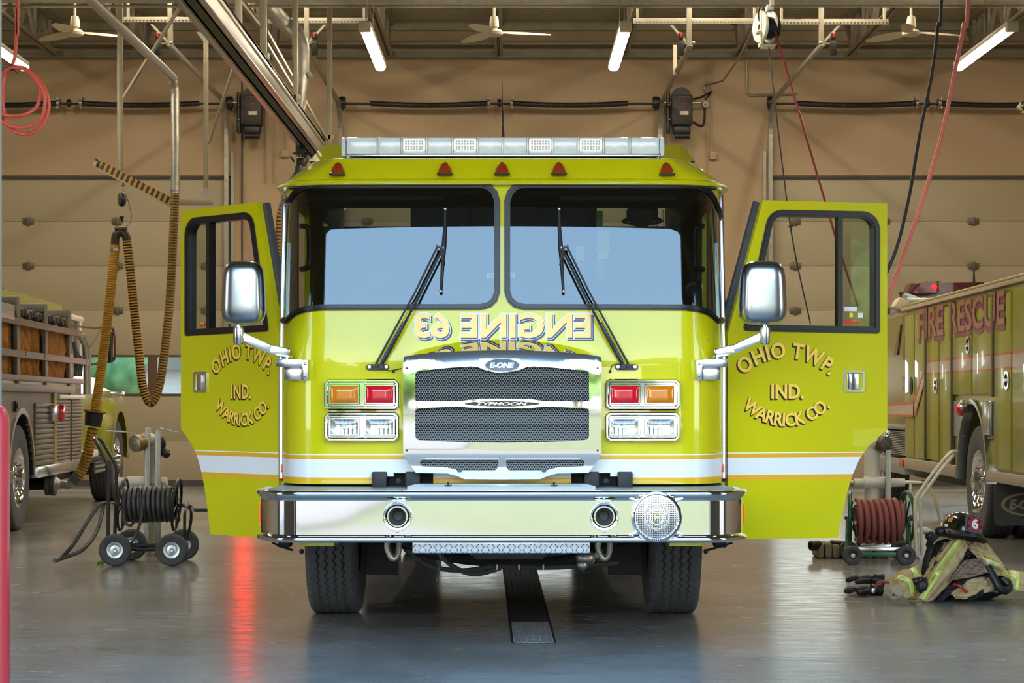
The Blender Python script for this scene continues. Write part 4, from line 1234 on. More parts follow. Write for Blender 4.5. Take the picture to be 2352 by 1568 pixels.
def make_door(s):
    hx_, hy, th = door_plane(s)
    d = Vector((s * math.cos(th), math.sin(th), 0)); nrm = Vector((math.sin(th) * s, -math.cos(th), 0))
    if nrm.y > 0: nrm = -nrm
    def D(u, z, w=0.0): return Vector((hx_, hy, z)) + Vector((d.x * u, d.y * u, 0)) + nrm * w
    wo = WO
    m = MB(); m.plate(RUV, [inset(wo, .01)], lambda a, b, t: D(a, b, t), .055, .12)
    door = m.build('cab_door', M['lime'], G, ang=30)
    m = MB(); inn = inset(wo, .038)
    m.plate(wo, [inn], lambda a, b, t: D(a, b, .008 + t), .06, .1, fill=False); m.plate(inset(wo, .012), [inset(wo, .03)], lambda a, b, t: D(a, b, .013 + t), .02, .1, fill=False)
    fr = m.build('door_window_frame', M['seal'], door, ang=60)
    ud = door_uv(1928, 600)[0]; zt_ = max(q[1] for q in inn); zb_ = min(q[1] for q in inn)
    m = MB(); m.bar(D(ud, zb_ - .01, -.01), D(ud, zt_ + .005, -.01), .030, .045, up=tuple(nrm)); m.bar(D(0.17, zb_ + .004, -.005), D(.93, zb_ + .004, -.005), .03, .022, up=tuple(nrm)); m.build('window_divider', M['seal'], door)
    vent = [q for q in inn if q[0] > ud] ; vs = sorted([q for q in inn if q[0] > ud], key=lambda q: 0)
    poly = [(ud, zb_)] + [q for q in inn if q[0] > ud and q[1] < (zt_ + zb_) / 2] 
    lowr = [q for q in inn if q[0] > ud]; lowr.sort(key=lambda q: math.atan2(q[1] - (zt_ + zb_) / 2, q[0] - ud))
    poly = [(ud, zb_)] + lowr + [(ud, zt_)]
    m = MB(); m.plate(poly, [], lambda a, b, t: D(a, b, -.02), 0, 9e9, fill=False); m.build('door_glass', M['doorglass'], door)
    # inner pull bar and trim on the far side of the vent
    # rubber gap seal on the slanted pillar edge
    m = MB(); e0, e1 = D(RUV[0][0] - .004, RUV[0][1] - .01, -.055), D(RUV[12][0] - .004, RUV[12][1], -.055); m.bar(e0, e1, .06, .035, up=tuple(nrm)); m.bar(e1, D(RUV[11][0] - .004, RUV[11][1], -.055), .05, .03, up=tuple(nrm)); m.build('door_edge_seal', M['rubber'], door)
    # lettering
    cu_, cz_ = door_uv(1806, 981)[0], door_uv(1806, 981)[1]
    R1 = .375
    def layer(line, w_, bold, du, dz, mb, mi):
        hgt = .088
        if line == 0:
            vt = fit(glyphs('OHIO TWP.', bold), w=.560 + bold * .12, h=hgt + bold * .1)
            arc_letters(mb, vt, .280 + bold * .06, R1 + .01, 1, lambda a, b: D(cu_ + s * (a + du), cz_ + b + dz, w_), mi)
        elif line == 1:
            vt = fit(glyphs('IND.', bold), w=.192 + bold * .12, h=.082 + bold * .1)
            q = door_uv(1768, 916); uc = (door_uv(1768, 916)[0] + door_uv(1848, 916)[0]) / 2
            letters(mb, vt, lambda a, b: D(uc + su(a - .096 - bold * .06) + s * du, q[1] + b + dz - bold * .05, w_), mi)
        else:
            vt = fit(glyphs('WARRICK CO.', bold), w=.590 + bold * .12, h=.074 + bold * .1); c2 = door_uv(1806, 824)
            arc_letters(mb, vt, .295 + bold * .06, R1 + .006, -1, lambda a, b: D(c2[0] + s * (a + du), c2[1] + b + dz, w_), mi)
    su = lambda x: s * x      # the text always reads left to right
    for line in range(3):
        m = MB(); sd = -.006
        layer(line, .0012, .045, sd, -.006, m, 1); layer(line, .0018, .045, sd * .5, -.003, m, 1); layer(line, .0026, .052, 0, 0, m, 1); layer(line, .0036, .03, .001, .002, m, 0)
        m.build('door_lettering', [M['gold'], M['inkblack']], door, 'gold arched lettering shaded black' if line != 1 else 'gold straight lettering shaded black', ang=None, recalc=False)
    # handle
    h0, h1 = door_uv(1936, 900), door_uv(1985, 851)
    m = MB(); rr = rrect(h0[0], h1[0], h0[1], h1[1], .014, 4); m.plate(rr, [inset(rr, .013)], lambda a, b, t: D(a, b, .010 + t), .02, 9e9, fill=False); hb = m.build('door_handle', M['polished'], door, ang=40)
    m = MB(); m.plate(inset(rr, .012), [], lambda a, b, t: D(a, b, -.012), 0, 9e9, fill=False); m.build('handle_recess', M['dark'], door)
    m = MB(); uc = (h0[0] + h1[0]) / 2
    m.bar(D(uc + .006, h0[1] + .016, .004), D(uc + .006, h1[1] - .016, .004), .045, .012, up=tuple(nrm), bev=.003); m.bar(D(uc - .025, h0[1] + .016, -.004), D(uc - .025, h1[1] - .016, -.004), .025, .01, up=tuple(nrm), bev=.003); m.build('handle_paddle', M['polished'], door)
    # window stickers
    m = MB()
    def stick(px0, py0, px1, py1, mi): a, b = door_uv(px0, py1), door_uv(px1, py0); m.plate([(a[0], a[1]), (b[0], a[1]), (b[0], b[1]), (a[0], b[1])], [], lambda p, q, t: D(p, q, -.018), 0, 9e9, mi=mi, fill=False)
    if s > 0: stick(1941, 704, 1971, 714, 0); stick(1954, 718, 1962, 728, 1); stick(1974, 718, 1985, 729, 0)
    stick(1941, 735, 1976, 743, 2); stick(1960, 735, 1976, 739, 1)
    m.build('window_sticker', [M['outline'], mat('yellow_sticker', (236, 214, 40), .5), mat('red_sticker', (206, 50, 40), .5)] if s < 0 else [M['outline'], bpy.data.materials['yellow_sticker'], bpy.data.materials['red_sticker']], door)
make_door(-1); make_door(1)
# ---- wheels
def tyre_mesh(w=.30, r=.53, tread=True):
    m = MB(); prof = []
    nv = 74; hw = w / 2
    def sec(v):         # across the tread, v 0..1
        x = -hw + w * v
        e = max(0, abs(x) - hw * .80) / (hw * .20)
        return x, r - .028 * e ** 2.2
    nu = 512
    def f(a, b):
        th = 2 * PI * a; x, rad = sec(b)
        tri = abs(((a * 64) % 1.0) * 2 - 1) * 2 - 1
        for xg in (-.075, -.026, .026, .075):
            if abs(x - xg - .0085 * tri) < .0046: rad -= .012
        if abs(x) > .122 and (a * 64) % 1 < .2: rad -= .006
        return (x, rad * math.cos(th), rad * math.sin(th))
    m.grid(f, nu, nv, cu=True)
    for s in (-1, 1):
        m.lathe([(r - .028, s * hw), (r - .06, s * (hw + .004)), (r - .13, s * (hw + .006)), (r - .2, s * (hw - .004)), (r - .24, s * (hw - .02))], (0, 0, 0), (1, 0, 0), 72)
    return m
def rim_mesh(s, r=.29, w=.28):
    m = MB(); o = s * w / 2
    m.lathe([(r, s * (w / 2 - .03)), (r + .012, o), (r, o + s * .004), (r - .03, o - s * .02), (r - .05, o - s * .06), (.17, o - s * .05), (.16, o - s * .02), (.10, o - s * .01), (.09, o + s * .05), (.05, o + s * .06), (.001, o + s * .06)], (0, 0, 0), (1, 0, 0), 48)
    for k in range(10):
        a = 2 * PI * k / 10; c = Vector((o - s * .02, .135 * math.cos(a), .135 * math.sin(a))); m.cyl(c, c + Vector((s * .035, 0, 0)), .016, n=8)
    for k in range(10):
        a = 2 * PI * (k + .5) / 10; c = Vector((o - s * .052, .215 * math.cos(a), .215 * math.sin(a))); 
    return m
tm = None
def wheel(x, y, s, par, r=.53, w=.30, lab=None):
    global tm
    if tm is None:
        o = tyre_mesh().build('tyre', M['rubber'], None, ang=40); tm = o.data
    else:
        o = bpy.data.objects.new('tyre', tm); COL.objects.link(o)
    o.location = (x, y, r); o.parent = par; o.matrix_parent_inverse = WM(par).inverted()
    m = rim_mesh(s); bmesh.ops.translate(m.bm, vec=(x, y, r), verts=m.bm.verts); m.build('wheel_rim', M['chrome'], o)
    return o
wheel(EX - 1.015, 12.78, -1, G); wheel(EX + 1.02, 12.78, 1, G)
for s in (-1, 1):
    wheel(EX + s * 1.05, 17.8, s, G); wheel(EX + s * .72, 17.8, s, G)
# ---- underside
m = MB()
m.bx(EX - .45, EX - .33, 10.9, 19.5, .60, .84); m.bx(EX + .33, EX + .45, 10.9, 19.5, .60, .84); m.bx(EX - 1.2, EX + 1.2, 11.3, 14.2, .66, .80); m.bx(EX - 1.15, EX + 1.15, 14.2, 19.7, .48, .7)
m.build('chassis_frame', M['under'], G)
m = MB(); m.tube(spline([(EX - .95, 12.78, .52), (EX - .6, 12.78, .44), (EX, 12.78, .40), (EX + .6, 12.78, .44), (EX + .95, 12.78, .52)], 6), .055, 10); 
m.tube(spline([(EX - .75, 12.4, .56), (EX - .4, 12.4, .38), (EX + .2, 12.4, .33), (EX + .55, 12.4, .40), (EX + .8, 12.4, .56)], 6), .03, 8); m.build('front_axle', M['under'], G)
m = MB(); m.prism([(-.34, .60), (.30, .60), (.30, .50), (.20, .375), (-.18, .375), (-.34, .50)], (EX + .03, 12.1, 0), (1, 0, 0), (0, 0, 1), -.3); m.bx(EX - .05, EX + .45, 12.4, 13.4, .34, .6, .05); m.build('oil_pan', mat('pan_grey', (58, 58, 62), .5, .2, .15), G)
m = MB(); c = P(1345, 1280, 11.9); m.sphere(c, .055, 14, sc=(1.1, 1, .8)); m.cyl(c, c + Vector((.05, 0, -.02)), .02, n=10); m.sphere(c + Vector((-.02, -.01, -.04)), .035, 12); m.cyl(c + Vector((.06, 0, .03)), c + Vector((.075, 0, .0)), .014, n=8); m.build('filter_housing', M['alu'], G)
for px in (903, 1387):
    m = MB(); a = P(px, 1245, 11.0); m.tube(spline([a + Vector((-.028, 0, .04)), a + Vector((-.03, 0, -.03)), a + Vector((0, -.01, -.085)), a + Vector((.028, 0, -.05)), a + Vector((.03, 0, .04))], 6), .017, 10); m.build('tow_hook', M['galv'], G)
for s in (-1, 1):
    x0, x1 = (P(843, 0, 13.4).x, P(914, 0, 13.4).x) if s < 0 else (P(1397, 0, 13.4).x, P(1472, 0, 13.4).x)
    m = MB(); m.bx(x0 - (.3 if s < 0 else 0), x1 + (.3 if s > 0 else 0), 13.42, 13.45, P(0, 1321, 13.4).z, .8, .004); m.build('mud_flap', M['rubber'], G)
m = MB()
for (a, b, c, d) in (((935, 1262), (985, 1298), (1060, 1310), (1130, 1300)), ((1000, 1262), (1040, 1300), (1090, 1318), (1150, 1304)), ((1130, 1300), (1200, 1302), (1290, 1302), (1420, 1292))):
    m.tube(spline([P(*a, 11.9), P(*b, 11.9), P(*c, 11.9), P(*d, 11.9)], 8), .014, 8)
m.tube(spline([P(1012, 1270, 11.6), P(1010, 1300, 11.6), P(1003, 1335, 11.6)], 6), .006, 6)
m.build('brake_hose', M['blackhose'], G)
m = MB()
for px in (1142, 1192, 1248): m.bar(P(px, 1296, 11.88), P(px, 1308, 11.88), .008, .008)
m.build('hose_clip', M['galv'], G)
for s in (-1, 1):
    m = MB(); px = 655 if s < 0 else 1650
    a, b, c = P(px - s * 28, 1247, 11.2), P(px, 1258, 11.3), P(px + s * 18, 1250, 11.3)
    m.tube(spline([P(626 if s < 0 else 1682, 1246, 11.15), P(650 if s < 0 else 1650, 1256, 11.2), P(672 if s < 0 else 1625, 1263, 11.25)], 5), .006, 6); m.sphere(P(693 if s < 0 else 1621, 1266, 11.3), .014, 10); m.bx(*sorted((P(640, 0, 11.3).x, P(668, 0, 11.3).x)) if s < 0 else sorted((P(1640, 0, 11.3).x, P(1668, 0, 11.3).x)), 11.25, 11.4, .50, .56, .01); m.build('cab_step', M['dark'], G)
# ================================================================ exhaust extraction, hoses and reels hung from the roof
def even(pts, step):
    out = [Vector(pts[0])]; acc = 0
    for i in range(len(pts) - 1):
        a, b = Vector(pts[i]), Vector(pts[i + 1]); l = (b - a).length; d = step - acc
        while d <= l: out.append(a.lerp(b, d / l)); d += step
        acc = l - (d - step)
    return out
def corrugated(path, r, pitch, duty=.5, n=14, dip=.9):
    """ribbed hose: rings of material 0 (wall) and 1 (helix)"""
    p = even(path, pitch / 4); mb = MB()
    rr = []
    for i in range(len(p)): k = i % 4; rr.append(r if k in (0, 1) else r * dip)
    mb.tube(p, rr, n)
    nf = len(p) - 1; mb.bm.faces.ensure_lookup_table()
    for i in range(nf):
        k = i % 4
        mi = 0 if (k / 4.0) < duty else 1
        for j in range(n): mb.bm.faces[i * n + j].material_index = mi
    return mb
M['yel'] = mat('yellow_hose_wall', (168, 124, 24), .6, 0, .08)
M['helix'] = mat('black_hose_helix', (40, 30, 18), .6, 0, .08)
M['helixl'] = mat('brown_hose_helix', (112, 82, 20), .6, 0, .08)
ZE = 22.5
ex = thing('exhaust_hose', P(345, 930, ZE), 'yellow and black ribbed exhaust hose looping down to the truck with canvas covers', 'exhaust hose')
path = spline([P(402, 446, ZE), P(398, 540, ZE), P(391, 680, ZE), P(379, 800, ZE), P(366, 885, ZE), P(347, 925, ZE), P(329, 890, ZE), P(318, 800, ZE), P(306, 690, ZE), P(298, 610, ZE), P(291, 548, ZE)], 14)
corrugated(path, .050, .030, .30).build('upper_hose', [M['yel'], M['helix']], ex, ang=80)
path = spline([P(265, 562, ZE), P(252, 690, ZE), P(234, 840, ZE + .1), P(217, 950, ZE + .2)], 14)
corrugated(path, .054, .026, .76).build('lower_hose', [M['yel'], M['helixl']], ex, ang=80)
m = MB(); m.tube(spline([P(292, 556, ZE), P(288, 540, ZE), P(277, 533, ZE), P(266, 542, ZE), P(264, 566, ZE)], 8), [.046] * 33, 16); m.box(P(278, 526, ZE), (.13, .1, .05), .02); m.build('saddle_elbow', mat('brown_black_rubber', (46, 34, 24), .5, 0, .1), ex)
m = MB(); m.lathe([(.052, 0), (.056, 0), (.056, .03), (.052, .03)], P(263.5, 570, ZE), (-.06, 0, -1), 24); m.build('hose_band', M['polished'], ex)
m = MB(); ax = Vector((-.14, 0, -1)); c = P(218, 944, ZE + .2); m.lathe([(.06, -.01), (.115, 0), (.118, .012), (.10, .022), (.098, .06), (.088, .16), (.06, .165)], c, ax, 28); m.build('cone_fitting', M['black'], ex)
m = MB(); m.lathe([(.12, -.004), (.125, .002), (.12, .010)], c, ax, 28); m.build('cone_rim', mat('brown_rim', (116, 78, 30), .5), ex)
path = spline([P(213, 985, ZE + .2), P(203, 1035, ZE + .25), P(192, 1070, ZE + .3), P(178, 1098, ZE + .3)], 14)
corrugated(path, .06, .04, .66).build('nozzle_hose', [M['yel'], M['helix']], ex, ang=80)
m = MB(); m.tube([P(183, 1088, ZE + .3), P(166, 1106, ZE + .3)], .062, 20); m.build('rubber_cuff', M['rubber'], ex)
m = MB(); m.tube(spline([P(168, 1104, ZE + .3), P(158, 1113, ZE + .3), P(146, 1112, ZE + .3), P(126, 1110, ZE + .3)], 6), .045, 20); m.lathe([(.045, 0), (.085, .06), (.1, .1)], P(140, 1111, ZE + .3), (-1, 0, 0), 24); m.build('nozzle_elbow', M['galv'], ex)
m = MB(); m.lathe([(.06, 0), (.125, 0), (.125, .04), (.118, .05), (.118, .06), (.125, .07), (.125, .1), (.06, .1)], P(128, 1112, ZE + .3), (-1, 0, .04), 28); m.build('nozzle_collar', M['rubber'], ex)
# spiral duct
du = thing('spiral_duct', P(402, 300, ZE), 'galvanised spiral duct bending down to the yellow exhaust hose', 'duct')
zt = P(400, 190, ZE)
top = P(400, 182, ZE)
near = Vector((top.x, 17.2, top.z + .0))
path = spline([near, near.lerp(top, .5), top + Vector((0, -.25, 0)), top + Vector((.0, -.06, -.03)), top + Vector((.01, .0, -.14)), P(402, 240, ZE), P(403, 350, ZE), P(402, 446, ZE)], 10)
p = even(path, .02); m = MB(); m.tube(p, [.047 + (-.0015 if i % 4 == 0 else 0) for i in range(len(p))], 18); m.build('duct_run', M['galv'], du)
m = MB(); m.lathe([(.05, 0), (.056, 0), (.056, .03), (.05, .03)], P(402, 438, ZE), (0, 0, 1), 20); m.bar(P(398, 443, ZE), P(348, 440, ZE), .02, .02); m.build('duct_clamp', M['galv'], du)
# striped boom and balancer
def stripes():
    m_, nt, b = new_mat('black_yellow_hazard'); N_, L_ = nt.nodes, nt.links
    tc_ = N_.new('ShaderNodeTexCoord'); sp_ = N_.new('ShaderNodeSeparateXYZ'); L_.new(tc_.outputs['Object'], sp_.inputs[0])
    a = N_.new('ShaderNodeMath'); a.operation = 'MULTIPLY_ADD'; a.inputs[1].default_value = -.45; L_.new(sp_.outputs['Z'], a.inputs[0]); L_.new(sp_.outputs['X'], a.inputs[2])
    f = N_.new('ShaderNodeMath'); f.operation = 'MULTIPLY'; f.inputs[1].default_value = 1 / .066; L_.new(a.outputs[0], f.inputs[0])
    fr = N_.new('ShaderNodeMath'); fr.operation = 'FRACT'; L_.new(f.outputs[0], fr.inputs[0])
    g = N_.new('ShaderNodeMath'); g.operation = 'GREATER_THAN'; g.inputs[1].default_value = .5; L_.new(fr.outputs[0], g.inputs[0])
    x = N_.new('ShaderNodeMix'); x.data_type = 'RGBA'; x.inputs['A'].default_value = lin((36, 34, 30)); x.inputs['B'].default_value = lin((164, 120, 26)); L_.new(g.outputs[0], x.inputs['Factor'])
    L_.new(x.outputs['Result'], b.inputs['Base Color']); b.inputs['Roughness'].default_value = .5
    return m_
M['hazard'] = stripes()
def boom(lab, off=Vector()):
    bo = thing('exhaust_boom', P(222, 370, ZE) + off, lab, 'boom arm')
    a, b = P(226, 376, ZE) + off, P(394, 464, ZE) + off
    m = MB(); m.bar(a, b, .05, .085); m.build('boom_arm', M['hazard'], bo)
    m = MB(); m.bar(a - Vector((0, 0, .055)), b - Vector((0, 0, .055)), .06, .018); m.bar(P(219, 371, ZE) + off, a, .056, .09); m.build('boom_track', M['strut'], bo)
    m = MB(); q = P(222, 367, ZE - .04) + off; m.cyl(q, q + Vector((0, -.02, 0)), .016, n=12); m.cyl(P(223, 378, ZE - .03) + off, P(223, 378, ZE - .06) + off, .012, n=10); m.build('boom_end_pin', M['black'], bo)
    if off.length > 0: m = MB(); m.bx(b.x - .03, b.x + .03, b.y - .03, b.y + .03, b.z, ZR); m.build('boom_post', M['strut'], bo)
    return bo
boom('black and yellow striped boom arm holding up the looped exhaust hose')
boom('tip of a second striped boom arm by the springs above the right bay door', P(2341, 240, ZE) - P(219, 371, ZE))
ba = thing('hose_balancer', P(281, 458, ZE), 'dark round spring balancer hanging under the striped boom', 'balancer')
c = P(280, 458, ZE); m = MB(); m.lathe([(.001, -.03), (.066, -.028), (.074, -.018), (.076, 0), (.074, .018), (.066, .028), (.001, .03)], c, (1, .5, 0), 24); m.build('balancer_drum', M['black'], ba)
m = MB(); m.tube([P(282, 420, ZE), P(282, 436, ZE), P(280, 443, ZE)], .008, 8); m.sphere(P(282, 424, ZE), .02, 10); m.tube([P(281, 474, ZE), P(280, 520, ZE)], .004, 6); m.build('balancer_hook', M['galv'], ba)
m = MB(); m.lathe([(.001, 0), (.024, .0), (.012, -.045), (.004, -.06)], P(280, 497, ZE), (0, 0, 1), 14); m.build('cable_stop', M['black'], ba)
m = MB(); m.tube(spline([P(288, 444, ZE), P(297, 470, ZE), P(302, 500, ZE), P(296, 515, ZE), P(287, 521, ZE)], 6), .005, 6); m.build('air_tube', mat('grey_air_tube', (110, 96, 80), .5), ba)
# exhaust rail with its hangers
def rl(px_ratio, y): return None
RX, RZ = -.772, 0
zr = 4.2
ra = thing('exhaust_rail', (-2.25, 17, zr), 'long aluminium exhaust rail slanting across the roof steel, ending behind the engine cab', 'rail')
y0, y1 = 13.5, 24.1; xr = -2.25
m = MB()
m.bx(xr - .10, xr - .03, y0, y1, zr - .10, zr + .10, .004); m.bx(xr + .03, xr + .10, y0, y1, zr - .10, zr + .10, .004); m.bx(xr - .10, xr + .10, y0, y1, zr + .06, zr + .10, .004)
m.bx(xr - .11, xr - .06, y0, y1, zr - .112, zr - .098, .002); m.bx(xr + .06, xr + .11, y0, y1, zr - .112, zr - .098, .002); m.bx(xr + .1, xr + .115, y0, y1, zr + .02, zr + .05, .003)
m.build('rail_profile', mat('anodised_aluminium', (178, 172, 160), .34, .85, .05, 3), ra)
m = MB(); m.bx(xr - .055, xr + .055, y0 + .02, y1 - .02, zr - .10, zr - .07); m.build('rail_seal', M['rubber'], ra)
for px, yb_, w_ in ((605, 18.4, 13), (678, 20.9, 13.5), (757, 24.0, 13.5), (548, 17.2, 12)):
    x = (px - CX) * yb_ / F
    m = MB(); m.bx(x - .028, x + .028, yb_ - .028, yb_ + .028, zr + (.0 if px != 757 else -.25), ZR, .004); m.bx(x - .012, x + .012, yb_ - .030, yb_ - .026, zr, ZR); h = m.build('rail_hanger', M['strut'], ra)
    m = MB(); m.bx(min(x, xr) - .05, max(x, xr) + .05, yb_ - .03, yb_ + .03, zr + .10, zr + .16, .004); m.build('hanger_bracket', M['strut'], h)
for a, b in (((612, 72, 18.6), (668, 172, 20.8)), ((612, 100, 18.6), (670, 198, 20.8)), ((700, 232, 22.0), (748, 318, 23.9)), ((702, 232, 22.0), (690, 268, 21.6)), ((640, 190, 20.0), (664, 228, 20.8)), ((553, 6, 17.4), (598, 62, 18.4))):
    m = MB(); m.bar(P(*a), P(*b), .03, .03); m.build('rail_brace', M['strut'], ra)
m = MB()
for (px, py) in ((508, 62), (560, 128), (640, 230), (686, 305), (480, 12)): m.sphere(P(px, py, 2.92 * F / (925 - py)) + Vector((-.02, -.1, 0)), .012, 8)
m.build('rail_bolt', M['polished'], ra)
# trolley at the rail end
tr = thing('rail_trolley', P(690, 360, 22.8), 'black exhaust trolley block hanging at the lower end of the aluminium rail', 'trolley')
y = 22.9; m = MB()
m.box(P(690, 346, y), (.10, .1, .13), .02); m.box(P(693, 372, y), (.11, .1, .09), .02); m.box(P(703, 362, y), (.05, .08, .12), .015); m.box(P(687, 392, y), (.08, .1, .12), .02)
m.bar(P(676, 372, y), P(668, 360, y), .02, .02); m.tube(spline([P(684, 390, y), P(672, 408, y), P(655, 430, y), P(648, 470, y)], 6), .02, 8); m.cyl(P(672, 352, y), P(700, 350, y), .012, n=8); m.build('trolley_block', M['black'], tr)
m = MB(); m.sphere(P(684, 357, y - .08), .009, 8); m.sphere(P(691, 357, y - .08), .009, 8); m.build('trolley_bolt', M['polished'], tr)
corrugated(spline([P(651, 470, 23.2), P(644, 500, 23.2), P(642, 560, 23.2), P(643, 640, 23.2)], 10), .05, .04, .5).build('trolley_hose', [M['yel'], M['helix']], tr, ang=80)
# free hanging strut and its twin further back
def hang(px, w_, y, top, bot, lab, foot=None, brace=None):
    t = thing('hanger_strut', P(px, bot, y), lab, 'strut')
    a, b = P(px, top, y), P(px, bot, y); hw = w_ * y / F / 2
    m = MB(); m.bx(a.x - hw, a.x + hw, y - hw, y + hw, b.z, ZR if top <= 0 else a.z, .004); m.bx(a.x - hw * .4, a.x + hw * .4, y - hw - .003, y - hw, b.z, ZR if top <= 0 else a.z); m.build('strut_post', M['strut'], t)
    if brace:
        m = MB(); m.bar(P(*brace[0]), P(*brace[1]), .03, .03); m.build('strut_brace', M['strut'], t)
    if foot:
        m = MB(); c = P(px, bot, y); m.prism([(-.03, 0), (.03, 0), (.09, -.12), (-.09, -.12)], c + Vector((0, -.02, 0)), (1, 0, 0), (0, 0, 1), -.03); m.build('strut_foot', M['galv'], t)
        m = MB(); q0, q1 = P(foot[0], foot[2], y), P(foot[1], foot[3], y); m.bx(q0.x, q1.x, y - .03, y + .03, q1.z, q0.z, .004); m.build('cross_bar', M['strut'], t)
        m = MB(); c = P(px, top, y); m.prism([(-.02, -.10), (.02, -.10), (.12, .03), (-.12, .03)], c + Vector((0, -.03, 0)), (1, 0, 0), (0, 0, 1), -.03); m.build('gusset', M['galv'], t)
    return t
hang(276, 12, 22.6, 0, 392, 'tall strut channel hanging behind the striped boom arm', None, ((416, 12, 21.6), (284, 224, 22.5)))
hang(473, 10, 26.4, 80, 432, 'strut channel with a cross bar hanging left of the aluminium rail', (405, 490, 458, 471), ((540, 145, 25.6), (479, 330, 26.3)))
# bent galvanised duct above the engine
bd = thing('bent_duct', P(694, 140, 23), 'bent shiny galvanised exhaust duct beside the tall struts', 'duct')
path = spline([P(560, -70, 22.6), P(616, 12, 22.8), P(652, 52, 23), P(680, 76, 23), P(693, 104, 23), P(694, 140, 23), P(694, 186, 23)], 8)
p = even(path, .03); m = MB(); n_ = len(p); m.tube(p, [(.115 - .035 * min(1, i / n_ * 1.4)) * (1.04 if i % 6 == 0 else 1) for i in range(n_)], 20); m.build('duct_run', M['galv'], bd)
m = MB(); m.tube([P(694, 180, 23), P(693, 205, 23), P(692, 232, 23), P(686, 262, 23)], [.075, .06, .05, .03], 16); m.cyl(P(708, 168, 22.95), P(714, 178, 22.95), .03, n=12); m.box(P(706, 170, 23), (.04, .05, .05), .008); m.build('duct_reducer', M['galv'], bd)
# red air hose, coiled
ho = MB(); ZH = 10.6
def hp(px, py, dz=0): return P(px, py, ZH + dz)
coil = []
ho.tube(spline([Vector((hp(40, -60).x, ZH, ZR)), hp(40, -60), hp(39, 20), hp(38, 80), hp(34, 130), hp(29, 150), hp(36, 153, .02), hp(62, 160, .03), hp(88, 195, .03), hp(92, 215, .03), hp(84, 245, .02), hp(60, 262, 0), hp(30, 266), hp(6, 262, -.02), hp(-12, 250, -.02), hp(-14, 215, -.02), hp(0, 178, -.02), hp(20, 158, -.03), hp(40, 155, -.04), hp(68, 166, -.04), hp(98, 205, -.04), hp(103, 240, -.04), hp(92, 275, -.03), hp(60, 292, -.02), hp(28, 290, .0), hp(0, 275, .02), hp(-10, 265, .03), hp(4, 270, .03), hp(30, 300, .04), hp(62, 308, .04), hp(95, 290, .05), hp(112, 250, .05), hp(108, 215, .05), hp(92, 185, .05), hp(60, 160, .04), hp(30, 158, .03), hp(12, 172, .02), hp(6, 215, .02), hp(8, 250, .02), hp(16, 280, .02), hp(30, 300, .02), hp(60, 309, 0)], 8), .0095, 10)
rh = tag(ho.build('air_hose', M['redhose'], None), 'red air hose hanging in a loose coil at the top left corner', 'hose')
m = MB(); m.box(hp(27, 155, -.02), (.018, .03, .03), .004); m.tube([hp(23, 145, -.03), hp(27, 155, -.04), hp(42, 170, -.03)], .0025, 6); m.build('cable_tie', M['black'], rh)
m = MB(); m.cyl(hp(26, 155), hp(14, 158), .009, n=10); m.cyl(hp(14, 158), hp(0, 160), .012, n=10); m.build('hose_coupling', M['galv'], rh)
m = MB(); m.cyl(hp(27, 154, -.02), hp(37, 153, -.02), .011, n=10); m.build('hose_ferrule', M['brass'], rh)
# hoses and cables on the right
m = MB(); m.tube(spline([P(2226, -60, 12.6) + Vector((.1, 0, 3.1)), P(2226, -60, 12.6), P(2213, 60, 12.6), P(2192, 170, 12.6), P(2163, 310, 12.6), P(2128, 430, 12.5), P(2088, 550, 12.4), P(2052, 650, 12.3), P(2030, 715, 12.3)], 8), .013, 10)
tag(m.build('air_hose', mat('coral_rubber_hose', (240, 132, 116), .4, 0, .05), None), 'red air hose slanting down beside the right cab door', 'hose')
m = MB(); m.tube(spline([P(2164, -60, 13.4) + Vector((.05, 0, 3.0)), P(2164, -60, 13.4), P(2154, 60, 13.4), P(2140, 170, 13.4), P(2112, 310, 13.4), P(2090, 440, 13.3), P(2062, 560, 13.2), P(2030, 640, 13.2)], 8), .0115, 10)
tag(m.build('power_cable', M['blackhose'], None), 'thick black cable hanging beside the slanting red air hose', 'cable')
re = thing('cable_reel', P(1762, 65, 15.6), 'white enamelled retractable hose reel hanging from the roof steel', 'reel')
YR_ = 15.6
m = MB()
for dx, wq in ((-10, .03), (12, .03)):
    a, b = P(1752 + dx * .4, 25, YR_), P(1758 + dx * .4, 107, YR_)
    c = P(1757 + dx, 62, YR_ + (0 if dx < 0 else .06)); m.lathe([(.02, -.012), (.115, -.012), (.122, 0), (.115, .012), (.02, .012)], c, (1, .35, 0), 28)
m.bx(P(1745, 0, YR_).x, P(1752, 0, YR_).x, YR_ - .05, YR_ + .1, P(0, 105, YR_).z, P(0, 26, YR_).z, .006); m.bx(P(1750, 0, YR_).x, P(1780, 0, YR_).x, YR_ - .04, YR_ + .08, P(0, 109, YR_).z, P(0, 103, YR_).z, .004); m.bx(P(1762, 0, YR_).x, P(1778, 0, YR_).x, YR_ + .0, YR_ + .1, P(0, 22, YR_).z, P(0, 10, YR_).z, .004)
m.bar(P(1773, 12, YR_), P(1773, -330, YR_), .03, .03); m.build('reel_frame', M['white'], re)
m = MB(); m.lathe([(.02, -.05), (.085, -.05), (.085, .05), (.02, .05)], P(1768, 65, YR_ + .02), (1, .35, 0), 28); m.tube(spline([P(1745, 15, YR_), P(1742, 35, YR_), P(1746, 52, YR_)], 5), .008, 6); m.build('reel_spool', M['black'], re)
m = MB(); m.sphere(P(1741, 74, YR_ - .05), .022, 12); m.build('reel_knob', mat('cream_knob', (220, 205, 180), .4), re)
